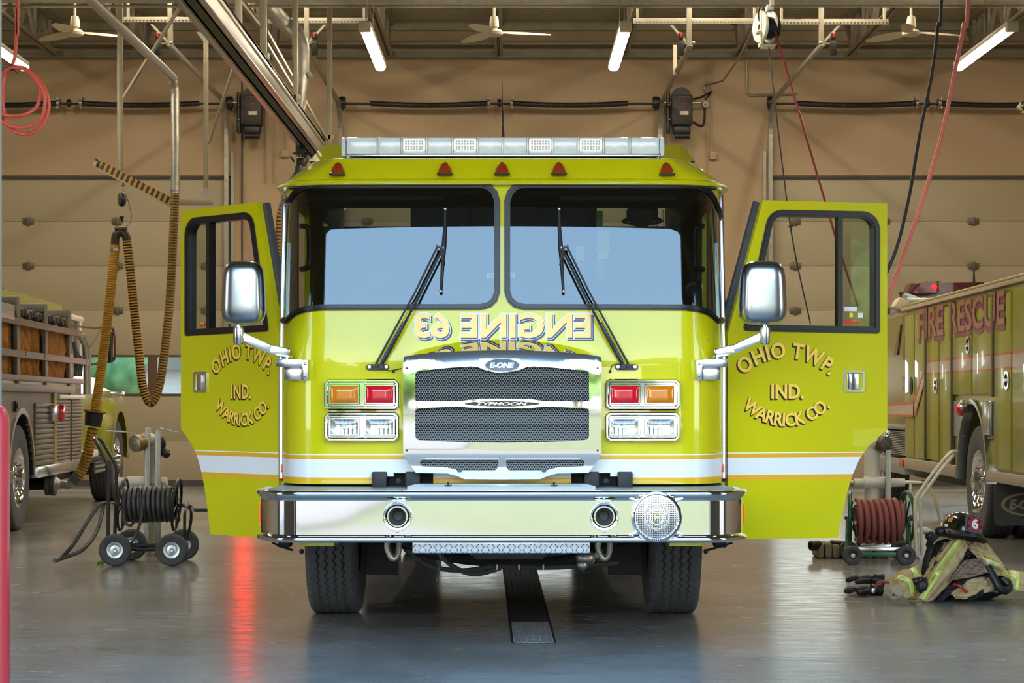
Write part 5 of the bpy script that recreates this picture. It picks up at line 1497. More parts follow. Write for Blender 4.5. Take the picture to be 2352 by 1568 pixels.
m = MB(); m.tube(spline([P(1775, 52, YR_ - .05), P(1782, 80, YR_ - .05), P(1812, 180, YR_ - .1), P(1868, 370, YR_ - .3), P(1924, 560, YR_ - .6), P(1970, 702, YR_ - .9)], 8), .0085, 8); m.build('reel_hose', mat('dark_red_hose', (128, 26, 26), .4), re)
m = MB(); m.tube(spline([P(1766, 105, YR_), P(1775, 190, YR_), P(1797, 380, YR_), P(1822, 560, YR_), P(1862, 745, YR_)], 8), .0055, 8); m.box(P(1816, 520, YR_), (.032, .03, .018), .005); m.build('reel_cord', M['blackhose'], re)
# ================================================================ left truck, seen along its right side from behind
M['olive'] = banded('olive_lime_truck_paint', [], 'Z', .32, 0, .6, base=OLIVE)
M['canvas'] = mat('brown_canvas', (150, 98, 36), .85, 0, .22, 3, .5, 9)
M['diamond'] = M['tread']
LX0, LY0, LK = -4.935, 21.0, -.0435
def lside(px, py, off=0.0):
    """point on the left truck's side plane under picture point"""
    k = (px - CX) / F; x0 = LX0 + off
    y = (x0 - LK * LY0) / (k - LK)
    return Vector((k * y, y, H + (HZ - py) * y / F))
LD = Vector((LK, 1, 0)).normalized(); LN = Vector((1, -LK, 0)).normalized()    # along, outward
def lp3(s, z, w=0.0): return Vector((LX0, LY0, 0)) + LD * s + LN * w + Vector((0, 0, z))
def lsz(px, py): p = lside(px, py); return ((p - Vector((LX0, LY0, 0))).dot(LD), p.z)
T1 = thing('fire_truck', lp3(1, 0, -1.2), 'olive fire truck with brown canvas covers strapped in a silver side rack', 'fire truck')
def lbox(mb, s0, s1, z0, z1, w0, w1, bev=0.0, mi=0):
    c = lp3((s0 + s1) / 2, (z0 + z1) / 2, (w0 + w1) / 2); mb.box(c, (abs(w1 - w0), abs(s1 - s0), abs(z1 - z0)), bev, Matrix((LN, LD, Vector((0, 0, 1)))).transposed(), mi); return mb
def lplate(poly, holes, w, t): return lambda mb, mi=0: mb.plate(poly, holes, lambda a, b, q: lp3(a, b, w + q), t, 9e9, mi, fill=False)
sA = lsz(42, 900)[0]; sB = lsz(97, 1000)[0]; sC = lsz(125, 1000)[0]; sE = lsz(186, 1000)[0]
# lower body side with wheel arch
wr_ = .66; zw = .53
arch = [(wr_ * math.cos(a), zw + wr_ * math.sin(a)) for a in [PI * k / 24 for k in range(25)]]
zb_, zt_ = .62, 1.46
body = [(-3.6, zb_), (-wr_, zb_)] + arch[::-1][0:] + [(wr_, zb_), (sE, zb_), (sE, zt_), (-3.6, zt_)]
body = [(-3.6, zt_), (-3.6, zb_), (-.655, zb_)] + [q for q in arch[::-1] if q[1] > zb_ + .01] + [(.655, zb_), (sE, zb_), (sE, zt_)]
m = MB(); m.plate(body, [], lambda a, b, q: lp3(a, b, q), .05, 9e9, fill=False); m.build('body_side', mat('brushed_side_panel', (108, 96, 82), .5, .4, .1, 20), T1)
m = MB(); lbox(m, -3.6, sE, zt_ - .0, zt_ + .10, -2.4, .0); m.build('body_band', M['olive'], T1)
m = MB(); lbox(m, -3.6, sE - .02, .62, 1.5, -2.4, -.7); lbox(m, .72, sE - .02, .62, 1.5, -.75, -.05); lbox(m, -3.6, -.75, .62, 1.5, -.75, -.05); m.build('body_core', M['under'], T1)
m = MB(); m.plate([q for q in [(1.06 * a, zw + (b - zw) * 1.06) for a, b in arch]] + [(a * .97, zw + (b - zw) * .97) for a, b in arch[::-1]], [], lambda a, b, q: lp3(a, b, .02 + q), .04, 9e9, fill=False); m.build('fender_trim', M['polished'], T1)
m = MB(); m.grid(lambda a, b: lp3(.64 * math.cos(PI * a), zw + .64 * math.sin(PI * a), -.7 * b), 24, 3); m.build('wheel_well', M['black'], T1)
# ribbed roll-up shutters
def shutter(px0, px1, pyt, pyb, rows, lab=None):
    s0, zt0 = lsz(px0, pyt); s1, _ = lsz(px1, pyt); z1 = zt0; z0 = lsz(px0, pyb)[1]; m = MB()
    for i in range(rows):
        a = z0 + (z1 - z0) * i / rows; b = z0 + (z1 - z0) * (i + 1) / rows
        lbox(m, s0, s1, a + .004, b - .004, .0, .022, .006)
    return m.build('roller_shutter', mat('shutter_aluminium', (122, 110, 96), .45, .5, .08) if 'shutter_aluminium' not in bpy.data.materials else bpy.data.materials['shutter_aluminium'], T1)
shutter(78, 119, 925, 1070, 12); shutter(126, 157, 918, 1066, 18); shutter(161, 184, 918, 1062, 18)
m = MB(); s0 = lsz(119, 900)[0]; s1 = lsz(125, 900)[0]; lbox(m, s0, s1, .62, 1.46, -.02, .03); m.build('shutter_pillar', M['olive'], T1)
m = MB(); lbox(m, lsz(158, 900)[0], lsz(161, 900)[0], .64, 1.46, 0, .012); m.build('shutter_gap', M['black'], T1)
m = MB(); a = lsz(126, 912); b = lsz(184, 918); lbox(m, a[0], b[0], a[1] - .02, a[1] + .03, 0, .06, .008); m.build('shutter_header', M['white'], T1)
m = MB(); lbox(m, .66, sE, .50, .62, -.1, .05, .01); lbox(m, -3.6, -.66, .50, .62, -.1, .05, .01); m.build('rub_rail', M['polished'], T1)
m = MB(); c = lsz(117, 948); lbox(m, c[0] - .22, c[0] + .1, c[1] - .09, c[1] + .09, .02, .08, .01); lm = m.build('side_lamp', M['polished'], T1)
m = MB(); lbox(m, c[0] + .10, c[0] + .26, c[1] - .09, c[1] + .09, .03, .12, .02); m.build('lamp_lens', M['redlens'], lm)
m = MB(); q = lsz(32, 933); m.lathe([(.03, 0), (.055, .0), (.055, .02), (.03, .02)], lp3(q[0], q[1], .01), LN, 20); m.build('filler_ring', M['dark'], T1)
# wheels
o = wheel(LX0, LY0, 1, T1); 
def orient(o): o.rotation_euler = (0, 0, math.atan2(-LK, 1)); return o
def twheel(s, w, par, side=1):
    p = lp3(s, .53, w)
    o = bpy.data.objects.new('tyre', tm); COL.objects.link(o); o.location = p; o.rotation_euler = (0, 0, -math.atan2(LK, 1)); o.parent = par; o.matrix_parent_inverse = WM(par).inverted()
    m = rim_mesh(side); R = Matrix.Translation(p) @ Matrix.Rotation(-math.atan2(LK, 1), 4, 'Z'); bmesh.ops.transform(m.bm, matrix=R, verts=m.bm.verts); m.build('wheel_rim', M['chrome'], o)
    return o
for ch in list(bpy.data.objects):
    if ch.parent == o: bpy.data.objects.remove(ch)
bpy.data.objects.remove(o)
twheel(0, -.16, T1); twheel(0, -.5, T1); twheel(0, -2.2, T1, -1); twheel(6.5, -.12, T1); twheel(6.5, -2.25, T1, -1)
# olive upper box
_q = lside(143, 700, -.45); p1 = ((_q - Vector((LX0, LY0, 0))).dot(LD), _q.z)
m = MB(); lbox(m, -3.6, p1[0], 1.56, p1[1] - .0, -2.3, -.45, .01); m.build('upper_body', M['olive'], T1)
m = MB(); c = lside(97, 684); lbox(m, 1.1, 1.45, p1[1], p1[1] + .03, -.6, -.45, .01); m.build('roof_marker', M['redlens'], T1)
# rack: posts, rails
zb2 = lsz(100, 893)[1]; ztop = lsz(36, 680)[1]
rk = MB()
posts = [lsz(q, 800)[0] for q in (38, 103, 158)] + [lsz(38, 800)[0] - 1.6, lsz(38, 800)[0] - 3.2]
for s in posts:
    lbox(rk, s - .06, s + .06, zb2, ztop, -.025, .02, .006)
    lbox(rk, s - .09, s + .09, ztop - .09, ztop, -1.0, .0, .01)
sR = lsz(178, 765)[0]
z_r = lsz(18, 735)[1]; z_m = lsz(41, 812)[1]; z_l = lsz(41, 886)[1]
rk2 = MB(); lbox(rk2, -3.6, sR, z_r - .035, z_r + .035, .02, .05, .004); 
lbox(rk, -3.6, sR + .6, z_m - .04, z_m + .03, .02, .05, .004); lbox(rk, -3.6, posts[2] + .1, z_l - .06, z_l + .02, .0, .06, .006); lbox(rk, -3.6, sE, 1.50, 1.56, -.1, .04, .006)
M['rack'] = mat('weathered_aluminium', (124, 118, 110), .5, .6, .1, 12)
rack = rk.build('hose_rack', M['rack'], T1)
rk2.build('rack_rail', M['rack'], rack)
m = MB(); q = lsz(8, 726); lbox(m, q[0] - .6, q[0] + .25, z_r + .0, z_r + .15, .02, .06, .006); m.build('rack_plate', M['alu'], rack)
m = MB()
for px in (48, 92): q = lsz(px, 813); m.cyl(lp3(q[0], z_m, .05), lp3(q[0], z_m, .054), .022, n=12)
m.build('rail_hole', M['black'], rack)
m = MB(); 
for dx in (0, 12):
    a = lsz(176 + dx, 770); b = lsz(190 + dx * .6, 800); c = lsz(191 + dx * .6, 905)
    m.tube(spline([lp3(a[0] - .3, z_r + .0 - dx * .002, .03), lp3(a[0], a[1], .03), lp3(b[0] - .25, b[1] + .09, .03), lp3(b[0], b[1] - .05, .03), lp3(c[0], c[1], .03)], 6), .03, 8)
m.build('hand_rail', M['alu'], rack)
# canvas covers behind the rack
import random as _r
rnd = _r.Random(5)
def canvas(s0, s1, z0, z1, seed):
    r_ = _r.Random(seed); ph = [r_.uniform(0, 6) for _ in range(8)]
    m = MB()
    def f(a, b):
        s = s0 + (s1 - s0) * a; z = z0 + (z1 - z0) * b
        bul = .05 * (math.sin(PI * a) ** .4) * (math.sin(PI * b) ** .35)
        wv = .010 * math.sin(7 * b + 5 * a + ph[0]) + .008 * math.sin(16 * a - 6 * b + ph[1]) + .006 * math.sin(23 * b + 9 * a + ph[2]) + .005 * math.sin(31 * (a + b) + ph[3])
        return lp3(s, z, -.075 + bul + wv * math.sin(PI * a) * 1.3)
    m.grid(f, 40, 34); lbox(m, s0, s1, z0, z1, -.9, -.09); return m.build('canvas_cover', M['canvas'], T1)
ct = lsz(100, 722)[1] - .04
cuts = [-3.5, posts[0] - .9, posts[0] - .12, posts[0] + .45, posts[0] + 1.05, posts[1] - .1, posts[1] + .55, posts[1] + 1.2, lsz(170, 800)[0]]
cuts = sorted(cuts)
for i in range(len(cuts) - 1): canvas(cuts[i] + .01, cuts[i + 1] - .01, z_l + .02, ct, 30 + i)
m = MB(); s = -3.5; k = 0
while s < posts[2] - .1:
    lbox(m, s, s + .12, ct - .03 + .02 * math.sin(k * 2.1), ct + .05 + .02 * math.sin(k * 2.1), -.2, .0, .02); s += .17; k += 1
m.build('lacing', M['black'], T1, ang=60)
for s in cuts[1:-1]: m = MB(); lbox(m, s - .04, s + .04, z_l, ct + .02, -.1, -.06); m.build('cover_strap', M['black'], T1)
# cab beyond the body
m = MB(); fs = [lsz(200, 905)[0], lsz(266, 905)[0]]
zc0 = lsz(215, 850)[1]
cabp = [(sE + .05, .72), (sE + .05, 2.25), (sE + .5, 2.32), (sE + 1.5, 2.30), (sE + 2.0, 1.72), (sE + 2.3, 1.55), (sE + 3.5, 1.46), (sE + 3.62, 1.1), (sE + 3.62, .62), (sE + 3.2, .62)]
m.plate([(sE + .05, .6), (sE + .05, 1.60), (sE + 1.9, 1.60), (sE + 2.3, 1.5), (sE + 3.4, 1.42), (sE + 3.6, 1.15), (sE + 3.6, .6), (sE + 2.35, .6)], [], lambda a, b, q: lp3(a, b, -.12 + q), 2.1, 9e9, fill=False)
m.build('cab_body', M['olive'], T1, ang=30)
m = MB(); m.plate([(sE + .12, 1.6), (sE + .25, 2.3), (sE + 1.35, 2.3), (sE + 1.85, 1.6)], [], lambda a, b, q: lp3(a, b, -.25 + q), 1.8, 9e9, fill=False); m.build('cab_window_band', mat('dark_cab_glass', (34, 40, 40), .1, 0, .05, coat=.5), T1)
m = MB(); lbox(m, sE + .1, sE + 1.5, 2.28, 2.36, -2.1, -.2, .03); lbox(m, sE + .1, sE + .22, 1.58, 2.3, -.26, -.2, .02); lbox(m, sE + 1.2, sE + 1.3, 1.58, 2.3, -.28, -.2, .02); m.build('cab_roof', M['white'], T1)
# flared front fender
m = MB()
def fend(a, b):
    th = PI * (1.02 - 1.04 * a); s = 6.5 + .74 * math.cos(th); z = .55 + .70 * math.sin(th) + .12
    return lp3(s, z, -.55 + .62 * b - (.10 * max(0, b - .75) / .25) * 0) + Vector((0, 0, -.10 * b ** 3))
m.grid(fend, 24, 8); 
def fend2(a, b):
    th = PI * (1.02 - 1.04 * a); return lp3(6.5 + (.74 - .12 * b) * math.cos(th), .55 + (.70 - .1 * b) * math.sin(th) + .02 + .1 * (1 - b), .07)
m.grid(fend2, 24, 4); m.build('front_fender', M['olive'], T1)
m = MB(); q = lsz(262, 905); lbox(m, 6.9, 7.2, 1.36, 1.44, -.4, .03, .03); m.build('fender_lamp', M['polished'], T1)
m = MB(); lbox(m, 6.0, 7.0, .5, 1.2, -.6, -.3); m.build('front_wheel_well', M['black'], T1)
m = MB(); lbox(m, sE + 1.0, sE + 1.9, .40, .62, -.3, .0, .02); lbox(m, sE + .2, sE + 1.9, .55, .62, -.4, .02, .01); m.build('cab_step', M['dark'], T1)
m = MB()
for dz in (0, .06, .12): lbox(m, sE + 1.05, sE + 1.85, .42 + dz, .45 + dz, -.02, .01)
m.build('step_tread', M['alu'], T1)
# west coast mirror and whip
a = lside(258, 790); q = a
m = MB(); m.tube(spline([P(200, 838, 26.5), P(240, 832, 26.8), P(259, 828, 26.9), P(264, 815, 26.9), P(264, 775, 26.9), P(260, 757, 26.9), P(252, 752, 26.8)], 6), .016, 8); m.tube([P(164, 748, 24.6), P(222, 754, 26.4), P(238, 750, 26.6)], .012, 8); m.tube([P(235, 752, 26.6), P(197, 812, 26)], .006, 6); mi_ = m.build('mirror_bracket', mat('brown_steel_tube', (96, 84, 74), .4, .5), T1)
m = MB(); u, v = P(252, 790, 26.85), P(257, 830, 26.85); m.box(P(254, 797, 26.85), (.05, .16, .40), .02); m.build('mirror_head', M['black'], mi_)
# black straps and pale pouch on the rear of the cab
m = MB()
for k in range(5):
    m.tube(spline([lp3(sE - .25 + k * .1, 2.0 - k * .05, -.05), lp3(sE - .18 + k * .1, 1.8, -.03), lp3(sE - .2 + k * .12, 1.6, -.05)], 5), .022, 6)
m.build('hose_bight', M['blackhose'], T1)
m = MB(); lbox(m, sE - .62, sE - .1, 1.56, 1.86, -.25, -.05, .05); m.build('equipment_pouch', M['white'], T1)
m = MB(); a = P(104, 1112, 22.9); m.cyl(P(72, 1114, 22.9) - Vector((.5, 0, 0)), P(116, 1112, 22.9), .06, n=18); m.build('tail_pipe', M['dark'], T1)
m = MB(); lbox(m, -.8, sE + 3.0, .45, .7, -1.5, -.9); lbox(m, 3.6, 6.0, .35, .8, -1.2, -.3, .05); m.build('chassis_frame', M['under'], T1)
m = MB(); q = lsz(212, 1062); lbox(m, q[0] - .3, q[0] + .5, .60, .70, -.3, .0, .02); m.build('side_step', M['white'], T1)
m = MB(); 
for (px, py, yy) in ((262, 1005, 27.6), (268, 1040, 27.6)):
    c = P(px, py, yy); m.sphere(c, .07, 12, sc=(.6, 1, 1.5))
m.build('chrome_hub', M['chrome'], T1)
# ================================================================ right truck, seen along its left side from behind
RX0, RY0, RKk = 4.44, 20.0, .0127
RDv = Vector((RKk, 1, 0)).normalized(); RNv = Vector((-1, RKk, 0)).normalized()
def rside(px, py):
    k = (px - CX) / F; y = (RX0 - RKk * RY0) / (k - RKk); return Vector((k * y, y, H + (HZ - py) * y / F))
def rsz(px, py): p = rside(px, py); return ((p - Vector((RX0, RY0, 0))).dot(RDv), p.z)
def rp3(s, z, w=0.0): return Vector((RX0, RY0, 0)) + RDv * s + RNv * w + Vector((0, 0, z))
def rbox(mb, s0, s1, z0, z1, w0, w1, bev=0.0, mi=0):
    c = rp3((s0 + s1) / 2, (z0 + z1) / 2, (w0 + w1) / 2); mb.box(c, (abs(w1 - w0), abs(s1 - s0), abs(z1 - z0)), bev, Matrix((-RNv, RDv, Vector((0, 0, 1)))).transposed(), mi); return mb
T2 = thing('rescue_truck', rp3(1, 0, -1.2), 'olive rescue truck lettered FIRE RESCUE in copper along its side', 'fire truck')
zt1 = rsz(2082, 711)[1] - .02; sF = rsz(2082, 800)[0]; zl = .66
zs0 = rsz(2200, 831)[1]; zs1 = rsz(2200, 848)[1]
z_a = rsz(2137, 830)[1]; z_b = rsz(2137, 858)[1]
ST2 = [(z_a - .012, z_a + .012, (178, 96, 44)), (z_b + .006, z_a - .012, (172, 156, 138)), (z_b - .014, z_b + .006, (178, 96, 44))]
M['olive2'] = banded('olive_truck_side_paint', ST2, 'Z', .3, 0, .3, base=OLIVE)
arch = [(.70 * math.cos(a), .53 + .76 * math.sin(a)) for a in [PI * k / 28 for k in range(29)]]
sJ = rsz(2133, 800)[0]
def rplate(mb, poly, w, t, mi=0, holes=()): mb.plate(poly, list(holes), lambda a, b, q: rp3(a, b, w + q), t, 9e9, mi, fill=False)
m = MB(); rplate(m, [(-4.0, zt1), (-4.0, zl), (-.695, zl)] + [q for q in arch[::-1] if q[1] > zl + .02] + [(.695, zl), (sF, zl), (sF, zt1)], 0, .06); bs = m.build('body_side', M['olive'], T2)
m = MB(); rbox(m, -4.0, sF, zl, zt1, -2.4, -.75); rbox(m, .75, sF - .05, zl, zt1, -.8, -.06); rbox(m, -4, -.75, zl, zt1, -.8, -.06); rbox(m, -.75, .75, 1.35, zt1, -.8, -.06); m.build('body_core', M['olive'], T2)
# compartment doors
def cdoor(px0, px1, py_ref_b, zlo, zhi, handle=None, mm='olive2'):
    s0 = rsz(px0, 800)[0]; s1 = rsz(px1, 800)[0]; a, b = min(s0, s1), max(s0, s1)
    m = MB(); rbox(m, a + .03, b - .03, zlo, zhi, 0, .03, .006); d = m.build('compartment_door', M[mm], T2)
    if handle:
        h = rsz(*handle); mm_ = MB(); 
        mm_.plate(circ(h[0], h[1], .10, 24, .085), [circ(h[0], h[1], .07, 20, .062)], lambda p, q, t: rp3(p, q, .045 + t), .02, 9e9, fill=False); hd = mm_.build('door_latch', M['polished'], d, ang=60)
        mm_ = MB(); mm_.plate(circ(h[0], h[1], .072, 24, .064), [], lambda p, q, t: rp3(p, q, .034 + t), 0, 9e9, fill=False); mm_.build('latch_cup', M['black'], d); mm_ = MB(); rbox(mm_, h[0] - .06, h[0] + .06, h[1] - .02, h[1] + .02, .036, .05, .004); mm_.build('latch_paddle', M['polished'], d)
    m = MB(); sv = rsz((px0 + px1) / 2 + 2, 800)[0]; 
    return d
zsill = zl + .02
cdoor(2133, 2163.2, 0, zsill, zt1 - .06); cdoor(2163.6, 2191, 0, zsill, zt1 - .06, (2157.5, 885))
cdoor(2193, 2239, 0, 1.33 + .03, zt1 - .06); cdoor(2239.4, 2287, 0, 1.33 + .03, zt1 - .06, (2232, 792))
cdoor(2289, 2331, 0, zsill, zt1 - .06, (2322, 873)); cdoor(2331.4, 2460, 0, zsill, zt1 - .06)
cdoor(2084, 2106, 0, zsill, zt1 - .06, None, 'olive'); cdoor(2106.4, 2131, 0, zsill, zt1 - .06, None, 'olive')
# hinge strips of tread plate
m = MB()
for px, zlo in ((2132.5, zl), (2193, zl), (2288.5, 1.33)):
    s = rsz(px, 800)[0]; m = MB(); rbox(m, s - .035, s + .035, zlo, zt1 - .02, .0, .045, .004)
    m.build('hinge_strip', mat('speckled_hinge_strip', (96, 90, 80), .5, .5, .5, 60) if 'speckled_hinge_strip' not in bpy.data.materials else bpy.data.materials['speckled_hinge_strip'], T2)
# sloping jog of the stripe and its run along the cab
def band(px_list, w_, mb, mi): 
    rplate(mb, [rsz(*q) for q in px_list], w_, .004, mi)
m = MB()
band([(2130, 852), (2106.5, 922), (2109.5, 956), (2130.5, 880)], .040, m, 0); band([(2130.4, 848), (2106, 919), (2108, 926), (2130.4, 856)], .043, m, 1); band([(2130.6, 876), (2108.6, 952), (2110, 957), (2130.6, 884)], .043, m, 1)
band([(2108, 924), (2049, 929), (2049, 954), (2108, 954)], .055, m, 0); band([(2107, 922), (2049, 926.5), (2049, 931), (2107, 927)], .058, m, 1); band([(2107, 952), (2049, 951), (2049, 956), (2107, 957)], .058, m, 1)
m.build('body_stripe', [mat('grey_white_stripe', (172, 156, 138), .4), mat('copper_stripe', (178, 96, 44), .4)], T2)
# roof rail
m = MB(); rbox(m, -4.0, sF + .05, zt1 - .0, zt1 + .05, -.2, .05, .01); rbox(m, -4.0, sF + .05, zt1 + .05, zt1 + .10, -2.3, -.05, .02); m.build('roof_rail', mat('cream_roof_rail', (176, 156, 132), .5), T2)
m = MB(); rbox(m, -4.0, sF, zt1 + .045, zt1 + .06, .03, .055); m.build('roof_edge', M['olive'], T2)
# lettering
su2 = -1   # the text runs from the far end to the near end
def word(txt, pxa, pxb, pya, pyb):
    """letters placed one by one so they keep their places between the hinge strips"""
    a = rsz(pxa, 760)[0]; b = rsz(pxb, 760)[0]; zt_ = rsz((pxa + pxb) / 2, pya)[1]; zb_ = rsz((pxa + pxb) / 2, pyb)[1]
    return a, b, zb_, zt_
zT = rsz(2317, 662)[1]; zB = rsz(2317, 747)[1]
M['copper'] = mat('copper_gold_letter', (150, 92, 48), .35, 0, .08); M['maroon'] = mat('maroon_letter_shade', (120, 20, 34), .35)
for txt, pxa, pxb in (('FIRE', 2117, 2176), ('RESCUE', 2188, 2318)):
    a, b = rsz(pxa, 760)[0], rsz(pxb, 760)[0]; L_ = abs(a - b); lt = MB()
    v = fit(glyphs(txt, .05), w=L_, h=(zT - zB)); letters(lt, v, lambda p, q: rp3(a - p + .01, zB + q - .045, .034), 1); letters(lt, v, lambda p, q: rp3(a - p, zB + q, .0365), 2)
    v = fit(glyphs(txt, .02), w=L_ - .03, h=(zT - zB) - .015); letters(lt, v, lambda p, q: rp3(a - p - .015, zB + q + .008, .0385), 0)
    lt.build('side_lettering', [M['copper'], M['maroon'], M['navy']], T2, 'copper gold letters shaded maroon', ang=None, recalc=False)
# lower rub rails
m = MB(); rbox(m, .70, sF - .02, zl - .12, zl - .0, -.05, .06, .012); rbox(m, -4, -.75, zl - .10, zl + .0, -.05, .06, .012); m.build('rub_rail', mat('dull_rub_rail', (150, 138, 122), .5, .2), T2)
m = MB(); q = rsz(2084, 1077); rbox(m, q[0] - .12, q[0] + .1, zl - .1, zl - .02, .06, .075, .005); m.build('rail_marker', mat('orange_marker', (190, 80, 40), .3), T2)
# wheel arch area
m = MB(); s0, s1 = rsz(2286, 900)[0], rsz(2195, 900)[0]
rbox(m, s0 - .02, -.70 + .28, .95, 1.30, .0, .02); rbox(m, .55, s1, .95, 1.30, .0, .02); m.build('tread_panel', M['tread'], T2)
m = MB(); rbox(m, s0 + .0, s0 + .3, .98, 1.30, .02, .06, .02); m.build('corner_guard', M['polished'], T2)
m = MB(); m.plate([(1.03 * a, .53 + (b - .53) * 1.03) for a, b in arch] + [(a * .97, .53 + (b - .53) * .975) for a, b in arch[::-1]], [], lambda a, b, q: rp3(a, b, .05 + q), .09, 9e9, fill=False); m.build('fender_trim', M['polished'], T2)
m = MB(); m.grid(lambda a, b: rp3(.69 * math.cos(PI * a), .53 + .75 * math.sin(PI * a), -.75 * b), 24, 3); m.build('wheel_well', mat('well_green', (74, 84, 14), .6), T2)
m = MB(); rbox(m, -.69, .69, .53, 1.3, -.78, -.74); m.build('wheel_well_back', M['black'], T2)
m = MB(); q = rsz(2221, 930); m.sphere(rp3(q[0] - .0, 1.22, .06), .07, 12, sc=(.8, 1.3, 1)); m.build('arch_lamp', M['redlens'], T2)
m = MB(); 
for dz in (0, .04): m.sphere(rp3(rsz(2230, 930)[0], 1.24 + dz, .08), .03, 10)
m.build('arch_fitting', M['polished'], T2)
def rwheel(s, w, side):
    p = rp3(s, .53, w); o = bpy.data.objects.new('tyre', tm); COL.objects.link(o); o.location = p; o.rotation_euler = (0, 0, -math.atan2(RKk, 1)); o.parent = T2; o.matrix_parent_inverse = WM(T2).inverted()
    m = rim_mesh(side); R = Matrix.Translation(p) @ Matrix.Rotation(-math.atan2(RKk, 1), 4, 'Z'); bmesh.ops.transform(m.bm, matrix=R, verts=m.bm.verts); m.build('wheel_rim', M['chrome'], o)
rwheel(0, -.16, -1); rwheel(0, -.50, -1); rwheel(0, -2.2, 1); rwheel(6.6, -.3, -1); rwheel(6.6, -2.2, 1)
# mud flap with oval badge
m = MB(); yy = 18.9; x0, x1 = P(2285, 0, yy).x, P(2285, 0, yy).x + .55; z0, z1 = P(0, 1207, yy).z, P(0, 1113, yy).z
m.prism(fillet([(x0, z0), (x1, z0), (x1, z1), (x0, z1)], [.06, .06, 0, 0], 5), (0, yy, 0), (1, 0, 0), (0, 0, 1), -.02); fl = m.build('mud_flap', M['rubber'], T2)
m = MB(); c = (P(2359, 0, yy).x, P(0, 1158, yy).z); m.plate(circ(c[0], c[1], .235, 36, .105), [circ(c[0], c[1], .205, 36, .085)], lambda a, b, q: (a, yy - .004 - q, b), .003, 9e9, fill=False)
v = fit(glyphs('E-ONE', .05, .25), w=.33, h=.095, x0=c[0] - .165, y0=c[1] - .048); letters(m, v, lambda a, b: Vector((a, yy - .006, b))); m.build('flap_badge', mat('faded_cream_print', (150, 142, 122), .6), fl, ang=None, recalc=False)
m = MB(); rbox(m, -4, sF + 2.5, .42, .66, -1.6, -.9); rbox(m, 1.0, 5.0, .40, .66, -2.1, -.3, .03); m.build('chassis_frame', M['under'], T2)
# crew cab at the far end
sG = sF + 2.6
m = MB(); rplate(m, [(sF + .02, .98), (sG, .98), (sG, zt1 - .5), (sG - .55, zt1 - .02), (sF + .02, zt1 - .02)], -.06, 2.2); m.build('cab_body', mat('olive_cab_paint', (112, 110, 26), .3, 0, .05, coat=.6), T2, ang=30)
m = MB(); rplate(m, fillet([rsz(2079, 744), rsz(2081, 826), rsz(2063, 826), rsz(2068, 775)], [.03] * 4, 4), -.045, .03); rplate(m, [rsz(2056, 750), rsz(2060, 745), rsz(2052, 815), rsz(2044, 815)], -.045, .03); m.build('cab_window', mat('dark_window_glass', (30, 34, 32), .08, 0, .05, coat=.5) if 'dark_window_glass' not in bpy.data.materials else bpy.data.materials['dark_window_glass'], T2)
lt = MB()
for txt, y0, y1 in (('ENGINE', 863, 877), ('CO. 62', 886, 899)):
    a, z1_ = rsz(2061, y0); b, z0_ = rsz(2081, y1); v = fit(glyphs(txt, .04), w=abs(a - b), h=z1_ - z0_); letters(lt, v, lambda p, q: rp3(a - p, z0_ + q, -.054))
lt.build('cab_lettering', mat('rust_red_letter', (150, 60, 30), .4), T2, ang=None, recalc=False)
m = MB(); h = rsz(2100, 886); m.plate(circ(h[0], h[1], .10, 24, .1), [], lambda p, q, t: rp3(p, q, .036 + t), .01, 9e9, fill=False); m.build('door_latch', M['dark'], T2)
m = MB(); s0 = sF + .02
for i in range(14): rbox(m, s0, s0 + 1.4, .68 + i * .02, .692 + i * .02, -.05, .0, .003)
m.build('step_grating', M['alu'], T2)
m = MB(); rbox(m, s0, s0 + 2.0, .97, 1.03, -.06, .03, .02); rbox(m, s0, s0 + 1.9, .46, .64, -.3, .02, .02); m.build('cab_step', M['alu'], T2)
m = MB(); rbox(m, s0, s0 + 1.4, .68, .96, -.3, -.05); m.build('step_well', M['under'], T2)
# red light bar on the cab roof
yl2 = 24.6; m = MB()
hexa = [P(*q, yl2) for q in ((2106, 668), (2128, 646), (2160, 645), (2183, 667), (2165, 671), (2120, 672))]
n6 = len(hexa); back_ = [p + Vector((.0, .35, 0)) for p in hexa]; 
def ext(a, b, vv): 
    n_ = len(a); m._in(a + b, [tuple(range(n_)), tuple(range(2 * n_ - 1, n_ - 1, -1))] + [(k, (k + 1) % n_, n_ + (k + 1) % n_, n_ + k) for k in range(n_)])
ext(hexa, back_, None)
q = [P(*w_, yl2 + .4) for w_ in ((2083, 672), (2092, 650), (2260, 648), (2260, 676), (2110, 682))]; ext(q, [p + Vector((0, .3, 0)) for p in q], None)
lb2 = m.build('roof_light_bar', mat('dark_red_lens', (92, 8, 16), .2, 0, .15, 8, coat=.3), T2)
m = MB(); m.sphere(P(2146, 659, yl2 - .02), .03, 10, sc=(1.2, .4, .9)); m.build('lit_beacon', mat('lit_red_beacon', (255, 30, 30), .3, emit=(255, 20, 20), estr=6), lb2)
m = MB(); q0, q1 = P(2082, 678, yl2), P(2190, 700, yl2); m.bx(q0.x, q1.x, yl2, yl2 + .6, q1.z, q0.z - .02, .03); m.build('bar_mount', M['alu'], lb2)
m = MB(); c = P(2069, 702, 24.3); m.box(c, (.16, .3, .13), .02, Matrix.Rotation(.55, 3, 'Y')); sl_ = m.build('spot_light', mat('cream_spot_case', (196, 178, 152), .5), T2); m = MB(); m.cyl(P(2069, 683, 24.3), P(2069, 673, 24.3), .012, n=8); m.cyl(P(2064, 673, 24.3), P(2075, 673, 24.3), .014, n=8); m.build('spot_bracket', M['black'], sl_)
